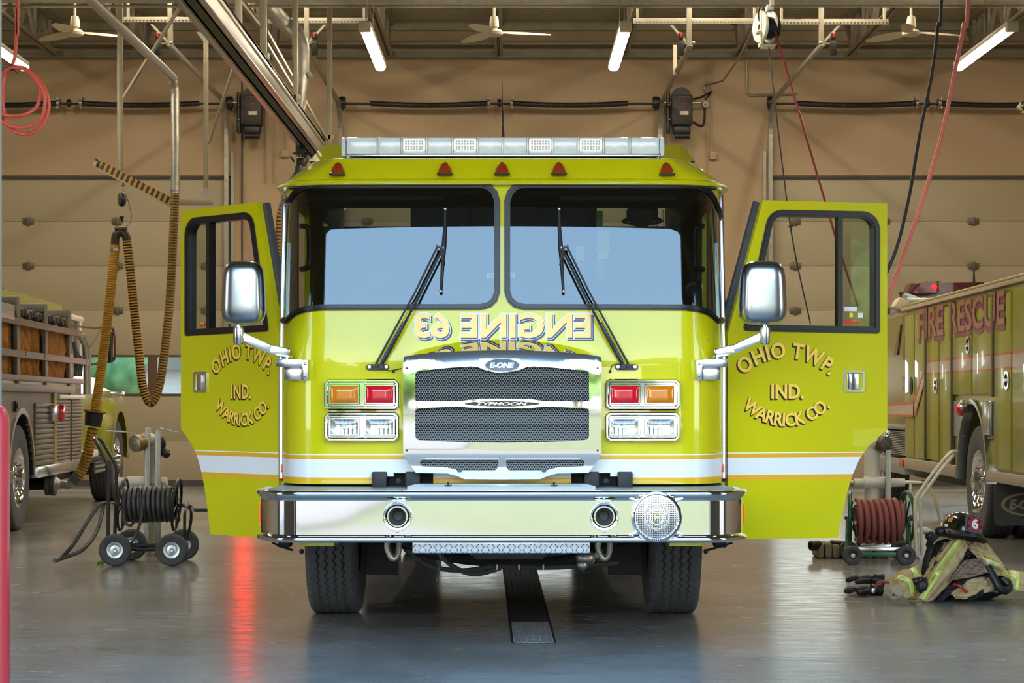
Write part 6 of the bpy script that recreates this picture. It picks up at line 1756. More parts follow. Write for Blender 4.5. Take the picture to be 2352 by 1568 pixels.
m = MB(); a, b = P(2237, 652, 23.6), P(2237, 617, 23.6); m.cyl(a, b, .016, .008, n=8); m.sphere(b, .014, 8); m.build('whip_antenna', M['black'], T2)
m = MB(); m.tube([P(2048, 722, 24.4), P(2065, 715, 24.2)], .02, 8); m.build('grab_rail', M['polished'], T2)
# ================================================================ things standing on the floor
# red bollard at the left door jamb
m = MB(); m.lathe([(.105, 0), (.105, 1.20), (.100, 1.235), (.085, 1.262), (.055, 1.278), (.001, 1.284)], (-2.062, 8.14, 0), (0, 0, 1), 36)
tag(m.build('bollard', mat('pinkish_red_bollard', (150, 40, 46), .35, 0, .04, coat=.2), None), 'red painted steel bollard with a domed top', 'bollard')
M['cyl'] = mat('white_pipe_paint', (204, 198, 186), .5, 0, .05)
def fill_post(px, py_floor, flip, lab):
    y = (H) * F / (py_floor - HZ); t = thing('water_fill_post', P(px, py_floor, y), lab, 'standpipe')
    s = flip; sc = y / F
    def q(dx, py, dy=0.0): return P(px + dx * s, py, y + dy)
    m = MB(); b = P(px, py_floor, y); b.z = 0; 
    m.cyl(b, (b.x, b.y, q(0, 1012).z), 17 * sc, n=24); m.lathe([(20 * sc, 0), (28 * sc, 0), (28 * sc, .02), (18 * sc, .02)], b, (0, 0, 1), 24)
    m.build('riser_pipe', M['cyl'], t)
    m = MB(); m.tube(spline([q(2, 1045), q(2, 1020), q(-6, 1010, -.04), q(-18, 1013, -.10), q(-26, 1016, -.14)], 6), [17 * sc] * 25, 20); m.build('outlet_elbow', M['cyl'], t)
    m = MB(); a = q(-24, 1016, -.13); d = (q(-38, 1019, -.2) - a); m.lathe([(17 * sc, 0), (19 * sc, 0), (19 * sc, d.length), (15 * sc, d.length), (.001, d.length)], a, d, 24); cap = m.build('outlet_cap', M['brass'] if s > 0 else mat('grey_cap', (120, 118, 112), .45, .6), t)
    m = MB(); e = a + d; m.lathe([(.001, .012), (6 * sc, .012), (14 * sc, .004), (16 * sc, 0)], e, d, 20); m.sphere(e + d.normalized() * .015, .012, 8); m.build('cap_face', M['galv'], cap)
    m = MB(); h = [(q(-74, 1106), 10.5), (q(-52, 1106), 10.5), (q(-52, 1106), 13), (q(8, 1106), 13), (q(8, 1106), 10.5), (q(38, 1106), 10.5)]
    m.tube([Vector(p) + Vector((0, -.05, 0)) for p, _ in h], [r * sc for _, r in h], 20); m.tube([q(-86, 1106, -.05), q(-74, 1106, -.05)], .012, 8); m.build('cross_pipe', M['cyl'], t)
    m = MB(); 
    for dx in (-8, 16):
        p = q(dx, 1000, -.11); m.bx(p.x - 6 * sc, p.x + 6 * sc, y - .14, y - .10, 0, q(0, 982 if dx < 0 else 990).z, .003); m.bx(p.x - 2 * sc, p.x + 2 * sc, y - .143, y - .14, 0, q(0, 985).z)
    m.build('channel_post', M['galv'], t)
    m = MB(); m.tube([q(-24, 1007, -.15), q(-30, 1000, -.15), q(-44, 992, -.15), q(-104, 988, -.2)], .008, 6); m.sphere(q(-25, 1005, -.15), .03, 10); m.build('chain_rod', M['polished'], t); m = MB(); m.tube([q(20, 982, -.1), q(60, 992, -.1)], .006, 6); m.build('chain_rod', M['polished'], t)
    m = MB(); m.sphere(q(24, 1020, -.05), .05, 12, sc=(.7, 1, 1.3)); m.sphere(q(32, 1040, -.05), .04, 12); m.cyl(q(24, 1030, -.05), q(36, 1046, -.1), .03, n=10); m.build('side_valve', M['dark'], t)
    return t
fill_post(348, 1275, 1, 'white water fill post behind the black hose reel cart')
# right hand post built the other way round
def fill_post2():
    y = 17.75; t = thing('water_fill_post', P(2000, 1280, y), 'white water fill post behind the green hose reel cart', 'standpipe'); sc = y / F
    def q(px, py, dy=0.0): return P(px, py, y + dy)
    b = q(2003, 1281); b.z = 0
    m = MB(); m.cyl(b, (b.x, b.y, q(0, 1040).z), 18 * sc, n=24); m.lathe([(20 * sc, 0), (28 * sc, 0), (28 * sc, .02), (18 * sc, .02)], b, (0, 0, 1), 24); m.build('riser_pipe', M['cyl'], t)
    m = MB(); m.tube(spline([q(2003, 1045), q(2003, 1026), q(2010, 1016, -.03), q(2022, 1016, -.06)], 6), [18 * sc] * 19, 20); m.build('outlet_elbow', M['cyl'], t)
    m = MB(); a = q(2020, 1017, -.05); d = q(2036, 1021, -.12) - a; m.lathe([(16 * sc, 0), (18 * sc, 0), (18 * sc, d.length), (15 * sc, d.length), (.001, d.length)], a, d, 24); cap = m.build('outlet_cap', mat('brown_cap', (92, 74, 48), .5, .4), t)
    m = MB(); e = a + d; m.lathe([(.001, .012), (6 * sc, .012), (14 * sc, .004), (17 * sc, 0)], e, d, 20); m.sphere(e + d.normalized() * .015, .012, 8); m.build('cap_face', mat('grey_cap_face', (104, 104, 102), .5, .4), cap)
    m = MB(); h = [(1962, 9), (1984, 9), (1984, 13.5), (2046, 13.5), (2046, 10), (2078, 9)]
    m.tube([q(p, 1108, -.05) for p, _ in h], [r * sc for _, r in h], 20); m.sphere(q(1957, 1107, -.05), .018, 10); m.tube([q(2078, 1107, -.05), q(2116, 1108, -.05)], .014, 8); m.build('cross_pipe', M['cyl'], t)
    m = MB(); p = q(2040, 1000, -.12); m.bx(p.x - 6 * sc, p.x + 6 * sc, y - .14, y - .10, 0, q(0, 1032).z, .003); m.bx(p.x - 2 * sc, p.x + 2 * sc, y - .143, y - .14, 0, q(0, 1035).z); m.build('channel_post', M['galv'], t)
    m = MB(); m.sphere(q(2040, 995, -.1), .028, 10); m.box(q(2034, 1000, -.1), (.05, .04, .03), .008); m.build('cap_latch', M['polished'], t)
    m = MB(); p = q(2091, 1120, -.05); m.bx(p.x - .008, p.x + .008, p.y - .01, p.y + .01, q(0, 1136).z, q(0, 1105).z, .004); m.build('valve_lever', M['white'], t)
    m = MB(); m.tube(spline([q(2116, 1108, -.05), q(2132, 1114, -.1), q(2148, 1150, -.15), q(2160, 1200, -.15), q(2165, 1225, -.15)], 6), .012, 8); m.build('pale_hose', mat('cream_hose', (168, 152, 112), .5), t)
fill_post2()
# ---- hose reel carts
def wheel_small(mb_t, c, r, w, hub, par, hubmat):
    m = MB(); ax = Vector((0, 1, 0)); m.lathe([(r * .5, -w * .35), (r * .62, -w * .5), (r * .9, -w * .5), (r, -w * .3), (r, w * .3), (r * .9, w * .5), (r * .62, w * .5), (r * .5, w * .35)], c, ax, 36, closed=True); ty = m.build('cart_tyre', M['rubber'], par)
    m = MB(); m.lathe([(.001, -w * .42), (r * .10, -w * .46), (r * .14, -w * .36), (r * .3, -w * .30), (r * .36, -w * .36), (r * hub, -w * .40), (r * (hub + .04), -w * .3), (r * .5, w * .3), (.001, w * .3)], c, ax, 28); m.build('cart_hub', hubmat, ty)
def reel_coil(x0, x1, c, r_in, r_out, turns, rt, seed, ax=Vector((1, 0, 0)), loose=.2):
    """hose wound on a drum whose axle runs along x"""
    rnd_ = random.Random(seed); m = MB(); pts = []
    lay = 0
    for lay, (ra, n_) in enumerate(((r_in, turns), (r_out, turns))):
        for i in range(n_ * 22 + 1):
            f = i / (n_ * 22); f2 = f if lay % 2 == 0 else 1 - f; a = 2 * PI * i / 22
            wob = 1 + loose * .12 * math.sin(f * 9 + seed) + (loose * .10 * math.sin(f * 31 + seed * 2))
            dx = loose * .25 * (x1 - x0) / turns * math.sin(a * .5 + f * 17)
            sag = -loose * .05 * abs(math.sin(f * 13 + seed)) if math.cos(a) < 0 else 0
            pts.append(Vector((x0 + (x1 - x0) * f2 + dx, c.y + ra * wob * math.sin(a), c.z + ra * wob * math.cos(a) + sag)))
    m.tube(pts, rt, 7); return m
def black_cart():
    y = 16.4; t = thing('hose_reel_cart', P(340, 1295, y), 'black four wheeled hose reel cart wound with black hose', 'hose cart')
    def q(px, py, dy=0.0): return P(px, py, y + dy)
    r = .127
    hub = mat('silver_hub', (196, 200, 200), .35, .7, .04)
    for px, dy, dp in ((265, 0, 0), (395, 0, 0), (302, .62, 0), (421, .62, 0)):
        c = P(px, 0, y + dy); c.z = r; wheel_small(None, c, r, .07, .5, t, hub)
    m = MB(); rt = .014
    def fl(px, dy): c = P(px, 0, y + dy); return Vector((c.x, c.y, r))
    m.tube([fl(265, 0.06), fl(395, 0.06)], .016, 8); m.tube([fl(302, .56), fl(421, .56)], .016, 8); m.tube([fl(275, .06) + Vector((0, 0, .03)), fl(390, .06) + Vector((0, 0, .03))], .012, 8); m.tube([fl(265, .0), fl(302, .62)], .012, 8); m.tube([fl(395, 0), fl(421, .62)], .012, 8); m.build('cart_frame', M['black'], t)
    m = MB()
    for d, dx in ((.1, 0), (.45, 17)):
        m.tube(spline([q(248 + dx * .9, 1238, d), q(248 + dx, 1180, d), q(250 + dx, 1090, d), q(248 + dx, 1068, d), q(238 + dx, 1048, d), q(222 + dx * .8, 1016, d), q(216 + dx * .5, 1006, d * .6 + .1)], 6), .0145, 8)
    m.tube([q(216, 1006, .16), q(224, 1005, .37)], .0145, 8)
    m.build('push_handle', mat('black_enamel_tube', (60, 60, 64), .3, .3), t)
    cxl = q(345, 1157, .3)
    for px in (282, 406):
        m = MB(); c = q(px, 1158, .3); ring = [c + Vector((.0 + .02 * math.sin(2 * PI * k / 36), .20 * math.cos(2 * PI * k / 36), .205 * math.sin(2 * PI * k / 36))) for k in range(36)]; m.tube(ring, .011, 8, True)
        for k in range(3): a = PI * k / 3 + .3; m.tube([c + Vector((0, .2 * math.cos(a), .2 * math.sin(a))), c - Vector((0, .2 * math.cos(a), .2 * math.sin(a)))], .007, 6)
        m.build('reel_flange', M['black'], t)
    m = MB(); m.tube([q(262, 1158, .3), q(440, 1162, .3)], .012, 8); m.build('reel_axle', M['black'], t)
    m = MB(); m.lathe([(.09, 0), (.09, q(404, 0, .3).x - q(284, 0, .3).x)], q(284, 1158, .3), (1, 0, 0), 24); m.build('reel_drum', M['dark'], t)
    reel_coil(q(289, 0, .3).x, q(400, 0, .3).x, q(345, 1157, .3), .108, .132, 10, .0165, 3, loose=.06).build('wound_hose', M['blackhose'], t)
    m = MB(); m.tube(spline([q(318, 1120, .16), q(326, 1170, .15), q(322, 1200, .13), q(312, 1228, .1), q(302, 1246, .06)], 6), .012, 8)
    m.tube(spline([q(290, 1110, .3), q(284, 1150, .2), q(286, 1195, .15), q(300, 1206, .15), q(308, 1196, .2)], 6), .012, 8); m.build('loose_hose', M['blackhose'], t)
    m = MB()
    for dx, d in ((0, .12), (14, .5)): m.tube(spline([q(424 + dx * .4, 1240, d), q(424 + dx, 1200, d), q(425 + dx, 1176, d), q(431 + dx * .3, 1166, .3)], 6), .012, 8)
    m.tube([q(404, 1158, .3), q(432, 1158, .3)], .008, 8); m.build('crank_stand', M['black'], t)
    m = MB(); m.box(q(430, 1158, .28), (.03, .03, .05), .006); m.tube([q(432, 1158, .28), q(442, 1160, .26), q(444, 1170, .25)], .008, 8); m.sphere(q(424, 1159, .28), .014, 8); m.build('swivel_joint', M['galv'], t)
    m = MB(); m.tube([q(446, 1171, .25), q(476, 1171, .25)], .013, 10); m.build('crank_grip', M['black'], t)
    m = MB(); m.tube(spline([q(240, 1155, .2), q(228, 1160, .15), q(212, 1180, .05), q(190, 1215, -.05), q(168, 1250, -.1), q(140, 1282, -.05), P(126, 1288, 16.2)], 7), .0155, 8); m.tube(spline([q(238, 1155, .3), q(232, 1190, .2), q(218, 1228, .05), q(190, 1262, -.08), q(160, 1276, -.08), q(138, 1283, -.05), P(125, 1286, 16.25)], 7), .0155, 8); m.build('supply_hose', M['blackhose'], t)
    m = MB(); m.cyl(q(238, 1155, .25), q(252, 1155, .25), .012, n=8); m.cyl(q(256, 1155, .25), q(276, 1156, .28), .01, n=8); m.build('hose_fitting', M['brass'], t)
    m = MB(); m.box(q(333, 1197, .3), (.05, .04, .02), .004); m.box(q(312, 1197, .3), (.06, .04, .02), .004); m.build('blue_clip', M['blueglove'], t)
black_cart()
M['green'] = mat('green_enamel_tube', (20, 88, 58), .35, .1, .06)
M['dullred'] = mat('faded_red_hose', (140, 76, 70), .7, 0, .10, 12)
M['creamtube'] = mat('cream_enamel_tube', (206, 196, 172), .4)
def green_cart():
    y = 16.5; t = thing('hose_reel_cart', P(2020, 1295, y), 'green hose reel cart wound with faded red hose', 'hose cart')
    def q(px, py, dy=0.0): return P(px, py, y + dy)
    r = .076; hub = mat('black_hub', (30, 30, 32), .4)
    for px, dy in ((1958, 0), (2081, 0), (1948, .62), (2063, .62)):
        c = P(px, 0, y + dy); c.z = r; wheel_small(None, c, r, .05, .55, t, hub)
        m = MB(); m.sphere(c + Vector((0, -.025, 0)), .018, 12, sc=(1, .5, 1)); m.build('hub_cap', M['white'], t)
    m = MB(); a, b = q(1958, 1270, .03), q(2081, 1270, .03); m.bx(a.x, b.x, y + .02, y + .05, .11, .14, .004); m.build('base_rail', M['polished'], t); m = MB(); m.bx(a.x, b.x, y + .60, y + .63, .08, .12, .004); m.build('base_rail', M['polished'], t)
    m = MB(); m.bx(a.x + .02, b.x - .02, y + .0, y + .03, .065, .10, .004); m.tube([q(1958, 1270, .0), q(1948, 1262, .62)], .012, 8); m.tube([q(2081, 1270, .0), q(2063, 1262, .62)], .012, 8); m.build('base_frame', M['green'], t)
    for px in (1952, 2082):
        m = MB(); c = q(px, 1188, .3); ring = [c + Vector((.03 * math.cos(2 * PI * k / 36) * (1 if px < 2000 else -1), .18 * math.cos(2 * PI * k / 36), .205 * math.sin(2 * PI * k / 36))) for k in range(36)]; m.tube(ring, .015, 8, True)
        for k in range(3): a_ = PI * k / 3 + .3; m.tube([c + Vector((0, .18 * math.cos(a_), .2 * math.sin(a_))), c - Vector((0, .18 * math.cos(a_), .2 * math.sin(a_)))], .007, 6)
        s = -1 if px < 2000 else 1
        m.tube([q(px + s * 8, 1258, .1), q(px + s * 6, 1190, .28)], .011, 8); m.tube([q(px + s * 8, 1258, .5), q(px + s * 6, 1190, .32)], .011, 8)
        m.build('reel_flange', M['green'], t)
    m = MB(); m.cyl(q(1940, 1189, .3), q(2098, 1189, .3), .012, n=8); m.cyl(q(2090, 1189, .3), q(2100, 1189, .3), .025, n=10); m.build('reel_axle', M['dark'], t)
    reel_coil(q(1966, 0, .3).x, q(2070, 0, .3).x, q(2018, 1194, .3), .115, .155, 7, .021, 5, loose=.45).build('wound_hose', M['dullred'], t)
    m = MB(); m.lathe([(.1, 0), (.1, q(2074, 0, .3).x - q(1960, 0, .3).x)], q(1960, 1192, .3), (1, 0, 0), 20); m.build('reel_drum', M['dullred'], t)
    m = MB(); m.tube(spline([q(1960, 1170, .1), q(1963, 1195, .08), q(1967, 1225, .08), q(1972, 1240, .08)], 5), [.014] * 5 + [.018] * 6 + [.014] * 5, 10); nz = m.build('hose_nozzle', M['black'], t)
    m = MB(); m.cyl(q(1963, 1196, .06), q(1964, 1203, .06), .02, n=10); m.build('nozzle_ring', M['brass'], nz)
    m = MB(); m.cyl(q(1965, 1236, .06), q(1966, 1240, .04), .016, n=10); m.build('nozzle_tip', M['polished'], nz)
    m = MB()
    for dx, d in ((0, .1), (13, .45)):
        m.tube(spline([q(2105 + dx, 1275, d), q(2102 + dx, 1200, d), q(2102 + dx, 1152, d), q(2107 + dx, 1138, d), q(2140 + dx, 1090, d), q(2176 + dx, 1046, d), q(2188 + dx * .6, 1036, d * .6 + .1)], 8), .0145, 8)
    m.tube([q(2188, 1036, .16), q(2196, 1036, .37)], .0145, 8); m.build('push_handle', M['creamtube'], t)
green_cart()
# white jug behind the green cart
t = thing('plastic_jug', P(2126, 1258, 17.6), 'white plastic jug standing behind the cream handle of the green cart', 'jug')
yj = 17.2; c = P(2126, 1275, yj); c.z = 0
w_ = 38 * yj / F; hh = H + (HZ - 1212) * yj / F
m = MB(); m.plate(fillet([(-w_ / 2, .0), (w_ / 2, 0), (w_ / 2, hh * .80), (w_ * .2, hh), (-w_ * .3, hh), (-w_ / 2, hh * .82)], .02, 4), [rrect(-w_ * .28, w_ * .12, hh * .80, hh * .90, .012, 4)], lambda a, b, q: (c.x + a, c.y - .06 - q, b), .14, 9e9, fill=False); m.build('jug_body', mat('translucent_white_plastic', (206, 204, 198), .4), t)
# folded pale hose pile behind the green cart
t = thing('hose_bundle', PF(1940, 1285), 'folded pile of tan canvas fire hose on the floor behind the green cart', 'fire hose')
m = MB(); yb2 = 17.0
def bd_(px, py): return P(px, py, yb2)
for k, (px, w_, h_) in enumerate(((1893, 15, 34), (1912, 17, 36), (1930, 16, 33), (1948, 16, 30), (1968, 16, 34), (1988, 16, 30), (2008, 16, 34), (2028, 16, 28), (2046, 16, 30))):
    c = P(px, 1285, yb2); c.z = 0; r_ = w_ * yb2 / F * .5; hgt = h_ * yb2 / F
    m.box((c.x, yb2 + .34 + .01 * math.sin(k * 2), hgt * .5 + .001), (r_ * 2.05, .32, hgt), r_ * .8, Matrix.Rotation(.06 * math.sin(k * 3), 3, 'Z'), seg=4)
for k in range(5):
    a, b = P(1880 + k * 34, 1262 - (k % 2) * 8, yb2 + .24), P(1930 + k * 34, 1255 + (k % 3) * 6, yb2 + .40); a.z = max(.1, a.z + .04); b.z = max(.1, b.z + .04); m.bar(a, b, .09, .025, bev=.01)
m.build('folded_hose', mat('tan_canvas_hose', (128, 112, 88), .9, 0, .15, 10, .2, 60), t)
m = MB(); c = P(1871, 1252, yb2 + .2); c.z = max(c.z, .05); m.lathe([(.02, -.04), (.040, -.04), (.044, -.02), (.038, 0), (.042, .02), (.036, .05), (.02, .05)], c, (1, .5, .1), 20); m.build('hose_coupling', M['black'], t)
# ---- turnout coat, helmet, glove
M['coat'] = mat('tan_turnout_cloth', (186, 160, 118), .88, 0, .13, 5, .35, 14)
M['coatin'] = mat('coat_lining', (136, 112, 96), .9, 0, .25, 14, .4, 20)
M['limetape'] = mat('lime_reflective_tape', (206, 226, 40), .5)
M['silvertape'] = mat('silver_reflective_tape', (206, 202, 200), .35, .2)
YC = 13.5
ct_ = thing('turnout_coat', PF(2190, 1375), 'tan firefighter coat with lime and silver stripes heaped on the floor', 'coat')
def c3(px, py, dy=0.0): return P(px, py, YC + dy)
def cloth(rows, nu=44, nv=44, amp=.013, seed=1, thick=.02):
    """soft sheet through rows of picture points (px,py,dy); rows run across"""
    rs = [spline([c3(*q) for q in r], 8) for r in rows]
    n_ = 25
    def samp(l, f):
        x = f * (len(l) - 1); i = min(len(l) - 2, int(x)); return l[i].lerp(l[i + 1], x - i)
    R = [[samp(r, k / (n_ - 1)) for k in range(n_)] for r in rs]
    cols = [spline([R[i][k] for i in range(len(R))], 8) for k in range(n_)]
    rnd_ = random.Random(seed); ph = [rnd_.uniform(0, 6.28) for _ in range(6)]
    def f(a, b):
        x = a * (n_ - 1); k = min(n_ - 2, int(x)); p = samp(cols[k], b).lerp(samp(cols[k + 1], b), x - k)
        d = amp * (math.sin(9 * a + 4 * b + ph[0]) + .7 * math.sin(17 * b - 6 * a + ph[1]) + .5 * math.sin(27 * (a + .4 * b) + ph[2]) + .8 * abs(math.sin(6 * a - 9 * b + ph[3])) ** .6 + .35 * math.sin(45 * (b - .3 * a) + ph[4]))
        p = p + Vector((0, -d, d * .25)); p.z = max(.004, p.z); return p
    m = MB(); m.grid(f, nu, nv); return m, f
def tape(f, path, wid, mb, mi, lift, along='v'):
    """strip following the cloth: path [(a,b)]"""
    pts = spline([Vector((q[0], q[1], 0)) for q in path], 8); V = []
    for i, p in enumerate(pts):
        t_ = (pts[min(i + 1, len(pts) - 1)] - pts[max(i - 1, 0)]).normalized(); n_ = Vector((-t_.y, t_.x, 0))
        for s in (-1.5, -.55, .55, 1.5):
            a = min(1, max(0, p.x + n_.x * wid * s)); b = min(1, max(0, p.y + n_.y * wid * s)); w3 = f(a, b); V.append(w3 + Vector((0, -lift, lift * .4)))
    for i in range(len(pts) - 1):
        for k in range(3): mb._in([V[i * 4 + k], V[i * 4 + k + 1], V[(i + 1) * 4 + k + 1], V[(i + 1) * 4 + k]], [(0, 1, 2, 3)], mi if k == 1 else mi + 1)
def taped(name, f, paths, par):
    mb = MB()
    for path, w_ in paths: tape(f, path, w_, mb, 0, .013)
    return mb.build(name, [M['silvertape'], M['limetape']], par, 'silver and lime reflective tape', ang=60)
def solid(mb, name, matl, par, t=.022):
    o = mb.build(name, matl, par, ang=60); md = o.modifiers.new('solidify', 'SOLIDIFY'); md.thickness = t * .5; md.offset = 0; return o
# core of the heap so nothing is hollow
m = MB(); m.sphere(Vector((c3(2215, 0).x, YC + .12, .12)), .21, 20, sc=(1.3, .75, .7)); m.sphere(Vector((c3(2180, 0).x, YC + .1, .24)), .13, 16, sc=(1, .8, 1.2)); m.sphere(Vector((c3(2265, 0).x, YC + .16, .13)), .17, 16, sc=(1.2, .9, .8)); m.build('coat_core', mat('coat_dark_inside', (40, 38, 38), .95, 0, .2), ct_)
# left front panel, shoulder to hem
mb, f1 = cloth([[(2168, 1252, .02), (2190, 1240, -.02), (2212, 1240, -.02), (2222, 1252, .05)], [(2136, 1300, .0), (2160, 1288, -.06), (2186, 1285, -.08), (2206, 1300, -.02)], [(2112, 1338, .02), (2132, 1334, -.09), (2160, 1330, -.12), (2184, 1336, -.06)], [(2086, 1376, .02), (2106, 1376, -.1), (2128, 1382, -.13), (2148, 1372, -.08)]], seed=2)
pn = solid(mb, 'coat_front', M['coat'], ct_); taped('reflective_tape', f1, [([(.55, .02), (.50, .25), (.46, .5), (.44, .75), (.42, 1.0)], .075)], pn)
# left shoulder and back falling away
mb, f2 = cloth([[(2150, 1262, .12), (2162, 1250, .1), (2176, 1243, .06)], [(2118, 1310, .16), (2134, 1296, .06), (2150, 1290, .0)], [(2098, 1352, .16), (2108, 1346, .06), (2122, 1344, -.02)]], seed=3); solid(mb, 'coat_back', M['coat'], ct_)
# left sleeve lying forward to its cuff
mb, f3 = cloth([[(2108, 1298, .06), (2090, 1306, .04), (2068, 1312, .06), (2040, 1330, .08)], [(2116, 1322, .0), (2094, 1322, -.06), (2066, 1324, -.08), (2040, 1340, -.04)], [(2112, 1352, -.04), (2092, 1346, -.12), (2066, 1346, -.14), (2042, 1352, -.1)], [(2100, 1378, -.04), (2084, 1374, -.12), (2064, 1372, -.14), (2044, 1366, -.1)]], seed=4, amp=.008)
sl_ = solid(mb, 'coat_sleeve', M['coat'], ct_); taped('reflective_tape', f3, [([(.30, .0), (.20, .3), (.12, .62)], .055), ([(.98, .22), (.66, .38), (.36, .62), (.22, .98)], .05)], sl_)
mb, f4 = cloth([[(2046, 1342, -.1), (2062, 1344, -.14), (2076, 1352, -.14)], [(2030, 1362, -.12), (2050, 1362, -.18), (2074, 1368, -.16)], [(2028, 1374, -.10), (2046, 1381, -.14), (2070, 1376, -.12)]], seed=5, amp=.005); solid(mb, 'sleeve_cuff', mat('knit_cuff', (168, 156, 132), .9, 0, .1), ct_, .015)
m = MB(); q = c3(2053, 1366, -.185); m.sphere(q, .008, 8); m.build('cuff_hole', M['black'], ct_)
# right shoulder panel
mb, f5 = cloth([[(2222, 1250, .02), (2244, 1246, .0), (2266, 1250, .05)], [(2232, 1268, -.02), (2262, 1268, -.04), (2290, 1282, .04)], [(2256, 1298, -.02), (2288, 1296, -.06), (2312, 1312, .0)], [(2282, 1320, -.02), (2306, 1324, -.06), (2326, 1336, .0)]], seed=6)
rp_ = solid(mb, 'coat_front', M['coat'], ct_); taped('reflective_tape', f5, [([(.18, .60), (.48, .66), (.72, .80), (.98, .96)], .07)], rp_)
# right sleeve running out of the frame
mb, f6 = cloth([[(2306, 1312, .1), (2326, 1310, .06), (2352, 1316, .08), (2380, 1324, .1)], [(2310, 1334, .0), (2332, 1328, -.06), (2354, 1332, -.06), (2382, 1340, 0)], [(2312, 1358, .0), (2332, 1357, -.08), (2356, 1357, -.08), (2382, 1357, 0)]], seed=7, amp=.006)
rs_ = solid(mb, 'coat_sleeve', M['coat'], ct_); taped('reflective_tape', f6, [([(.36, .02), (.32, .4), (.28, 1.0)], .10)], rs_)
# open lining and lower folds
mb, f7 = cloth([[(2212, 1290, -.06), (2236, 1284, -.08), (2262, 1290, -.04)], [(2196, 1312, -.09), (2226, 1304, -.11), (2262, 1304, -.08)], [(2180, 1334, -.11), (2220, 1326, -.13), (2268, 1314, -.1)]], seed=8, amp=.012); solid(mb, 'coat_lining', M['coatin'], ct_)
mb, f8 = cloth([[(2176, 1350, -.06), (2210, 1338, -.08), (2250, 1326, -.06), (2274, 1328, .0)], [(2184, 1364, -.10), (2214, 1354, -.13), (2250, 1346, -.12), (2280, 1346, -.04)], [(2196, 1374, -.10), (2222, 1374, -.13), (2256, 1362, -.11), (2284, 1358, -.05)]], seed=9, amp=.009); lw = solid(mb, 'coat_skirt', M['coat'], ct_)
mb, f9 = cloth([[(2150, 1380, -.06), (2176, 1352, -.08), (2206, 1330, -.08), (2246, 1318, -.04)], [(2160, 1386, -.07), (2182, 1364, -.11), (2210, 1342, -.10), (2250, 1326, -.06)]], seed=10, amp=.006); solid(mb, 'coat_binding', mat('navy_black_binding', (34, 34, 44), .8), ct_, .018)
m = MB(); m.tube(spline([c3(2190, 1342, -.14), c3(2204, 1345, -.16), c3(2214, 1354, -.17), c3(2222, 1360, -.17)], 6), .009, 8); m.build('red_piping', M['red'], lw)
mb, fa = cloth([[(2222, 1372, -.14), (2240, 1366, -.14), (2258, 1352, -.14)], [(2226, 1380, -.15), (2242, 1374, -.15), (2258, 1366, -.14)]], seed=11, amp=.004); solid(mb, 'black_patch', M['black'], lw, .01)
m = MB(); m.tube(spline([c3(2268, 1300, -.06), c3(2284, 1330, -.1), c3(2296, 1350, -.12), c3(2310, 1356, -.1), c3(2318, 1344, -.06), c3(2302, 1326, -.04)], 7), [.026] * 36, 10); m.build('air_pack_strap', M['black'], ct_); m = MB(); m.tube(spline([c3(2166, 1262, -.02), c3(2150, 1292, -.04), c3(2136, 1320, -.04), c3(2130, 1345, -.06)], 7), .012, 8); m.build('air_pack_strap', M['black'], ct_); m = MB(); m.tube(spline([c3(2140, 1256, .06), c3(2130, 1290, .06), c3(2126, 1320, .04)], 7), .03, 10); m.build('air_pack_strap', M['black'], ct_)
m = MB(); m.sphere(c3(2118, 1345, -.12), .045, 14, sc=(.9, .7, 1.1)); m.sphere(c3(2110, 1334, -.1), .04, 14, sc=(1.3, .7, .7)); m.sphere(c3(2124, 1332, -.10), .02, 10); m.build('black_buckle', M['black'], ct_)
mb, fb = cloth([[(2218, 1258, .0), (2232, 1262, .02), (2246, 1276, .06)], [(2206, 1290, .0), (2226, 1282, .0), (2248, 1286, .04)], [(2196, 1308, -.02), (2222, 1306, -.04), (2246, 1300, -.0)]], seed=12, amp=.02); solid(mb, 'black_liner', M['black'], ct_)
m = MB(); m.sphere(c3(2290, 1358, -.1), .014, 10, sc=(1.8, 1, .7)); m.build('snap_hook', M['polished'], ct_)
# helmet resting on the coat
hc = c3(2206, 1222, .02); he = thing('fire_helmet', hc, 'black fire helmet with a red number 6 shield resting on the coat', 'helmet')
rot = Matrix.Rotation(.20, 3, 'Y') @ Matrix.Rotation(.30, 3, 'Z') @ Matrix.Rotation(-.10, 3, 'X')
def hv(x, y, z): return hc + rot @ Vector((x, y, z))
m = MB()
def dome(a, b):
    th = 2 * PI * a; ph = PI / 2 * b; rib = 1 + .05 * max(0, math.cos(4 * th)) ** 6 * math.cos(ph)
    return hv(.125 * math.cos(th) * math.cos(ph) * rib, .155 * math.sin(th) * math.cos(ph) * rib, .005 + .13 * math.sin(ph) ** .9)
m.grid(dome, 48, 14, cu=True); sh = m.build('helmet_shell', mat('black_helmet_gloss', (24, 24, 28), .18, 0, .1, coat=.6), he)
m = MB()
def brim(a, b):
    th = 2 * PI * a; ext_ = .045 + (.06 * max(0, math.sin(th)) ** 2 + .012 * max(0, -math.sin(th)))
    r1 = 1; return hv((.122 + ext_ * b) * math.cos(th), (.152 + ext_ * b) * math.sin(th), .006 - .03 * b ** 1.5 * (1.0 + .5 * abs(math.cos(th))))
m.grid(brim, 48, 6, cu=True); o = m.build('helmet_brim', M['black'], he); md = o.modifiers.new('solidify', 'SOLIDIFY'); md.thickness = .006
m = MB(); spts = fillet([(-.058, 0), (.058, 0), (.066, .07), (.045, .115), (0, .128), (-.045, .115), (-.066, .07)], .012, 4)
def shf(w_): return lambda a, b, q: hv(a, -.168 - w_ - q - .25 * a * a * -1 + (.25 * b), .0 + b)
m.plate(spts, [], shf(0), .006, .03); shd = m.build('helmet_shield', mat('grey_leather', (76, 76, 80), .6), he)
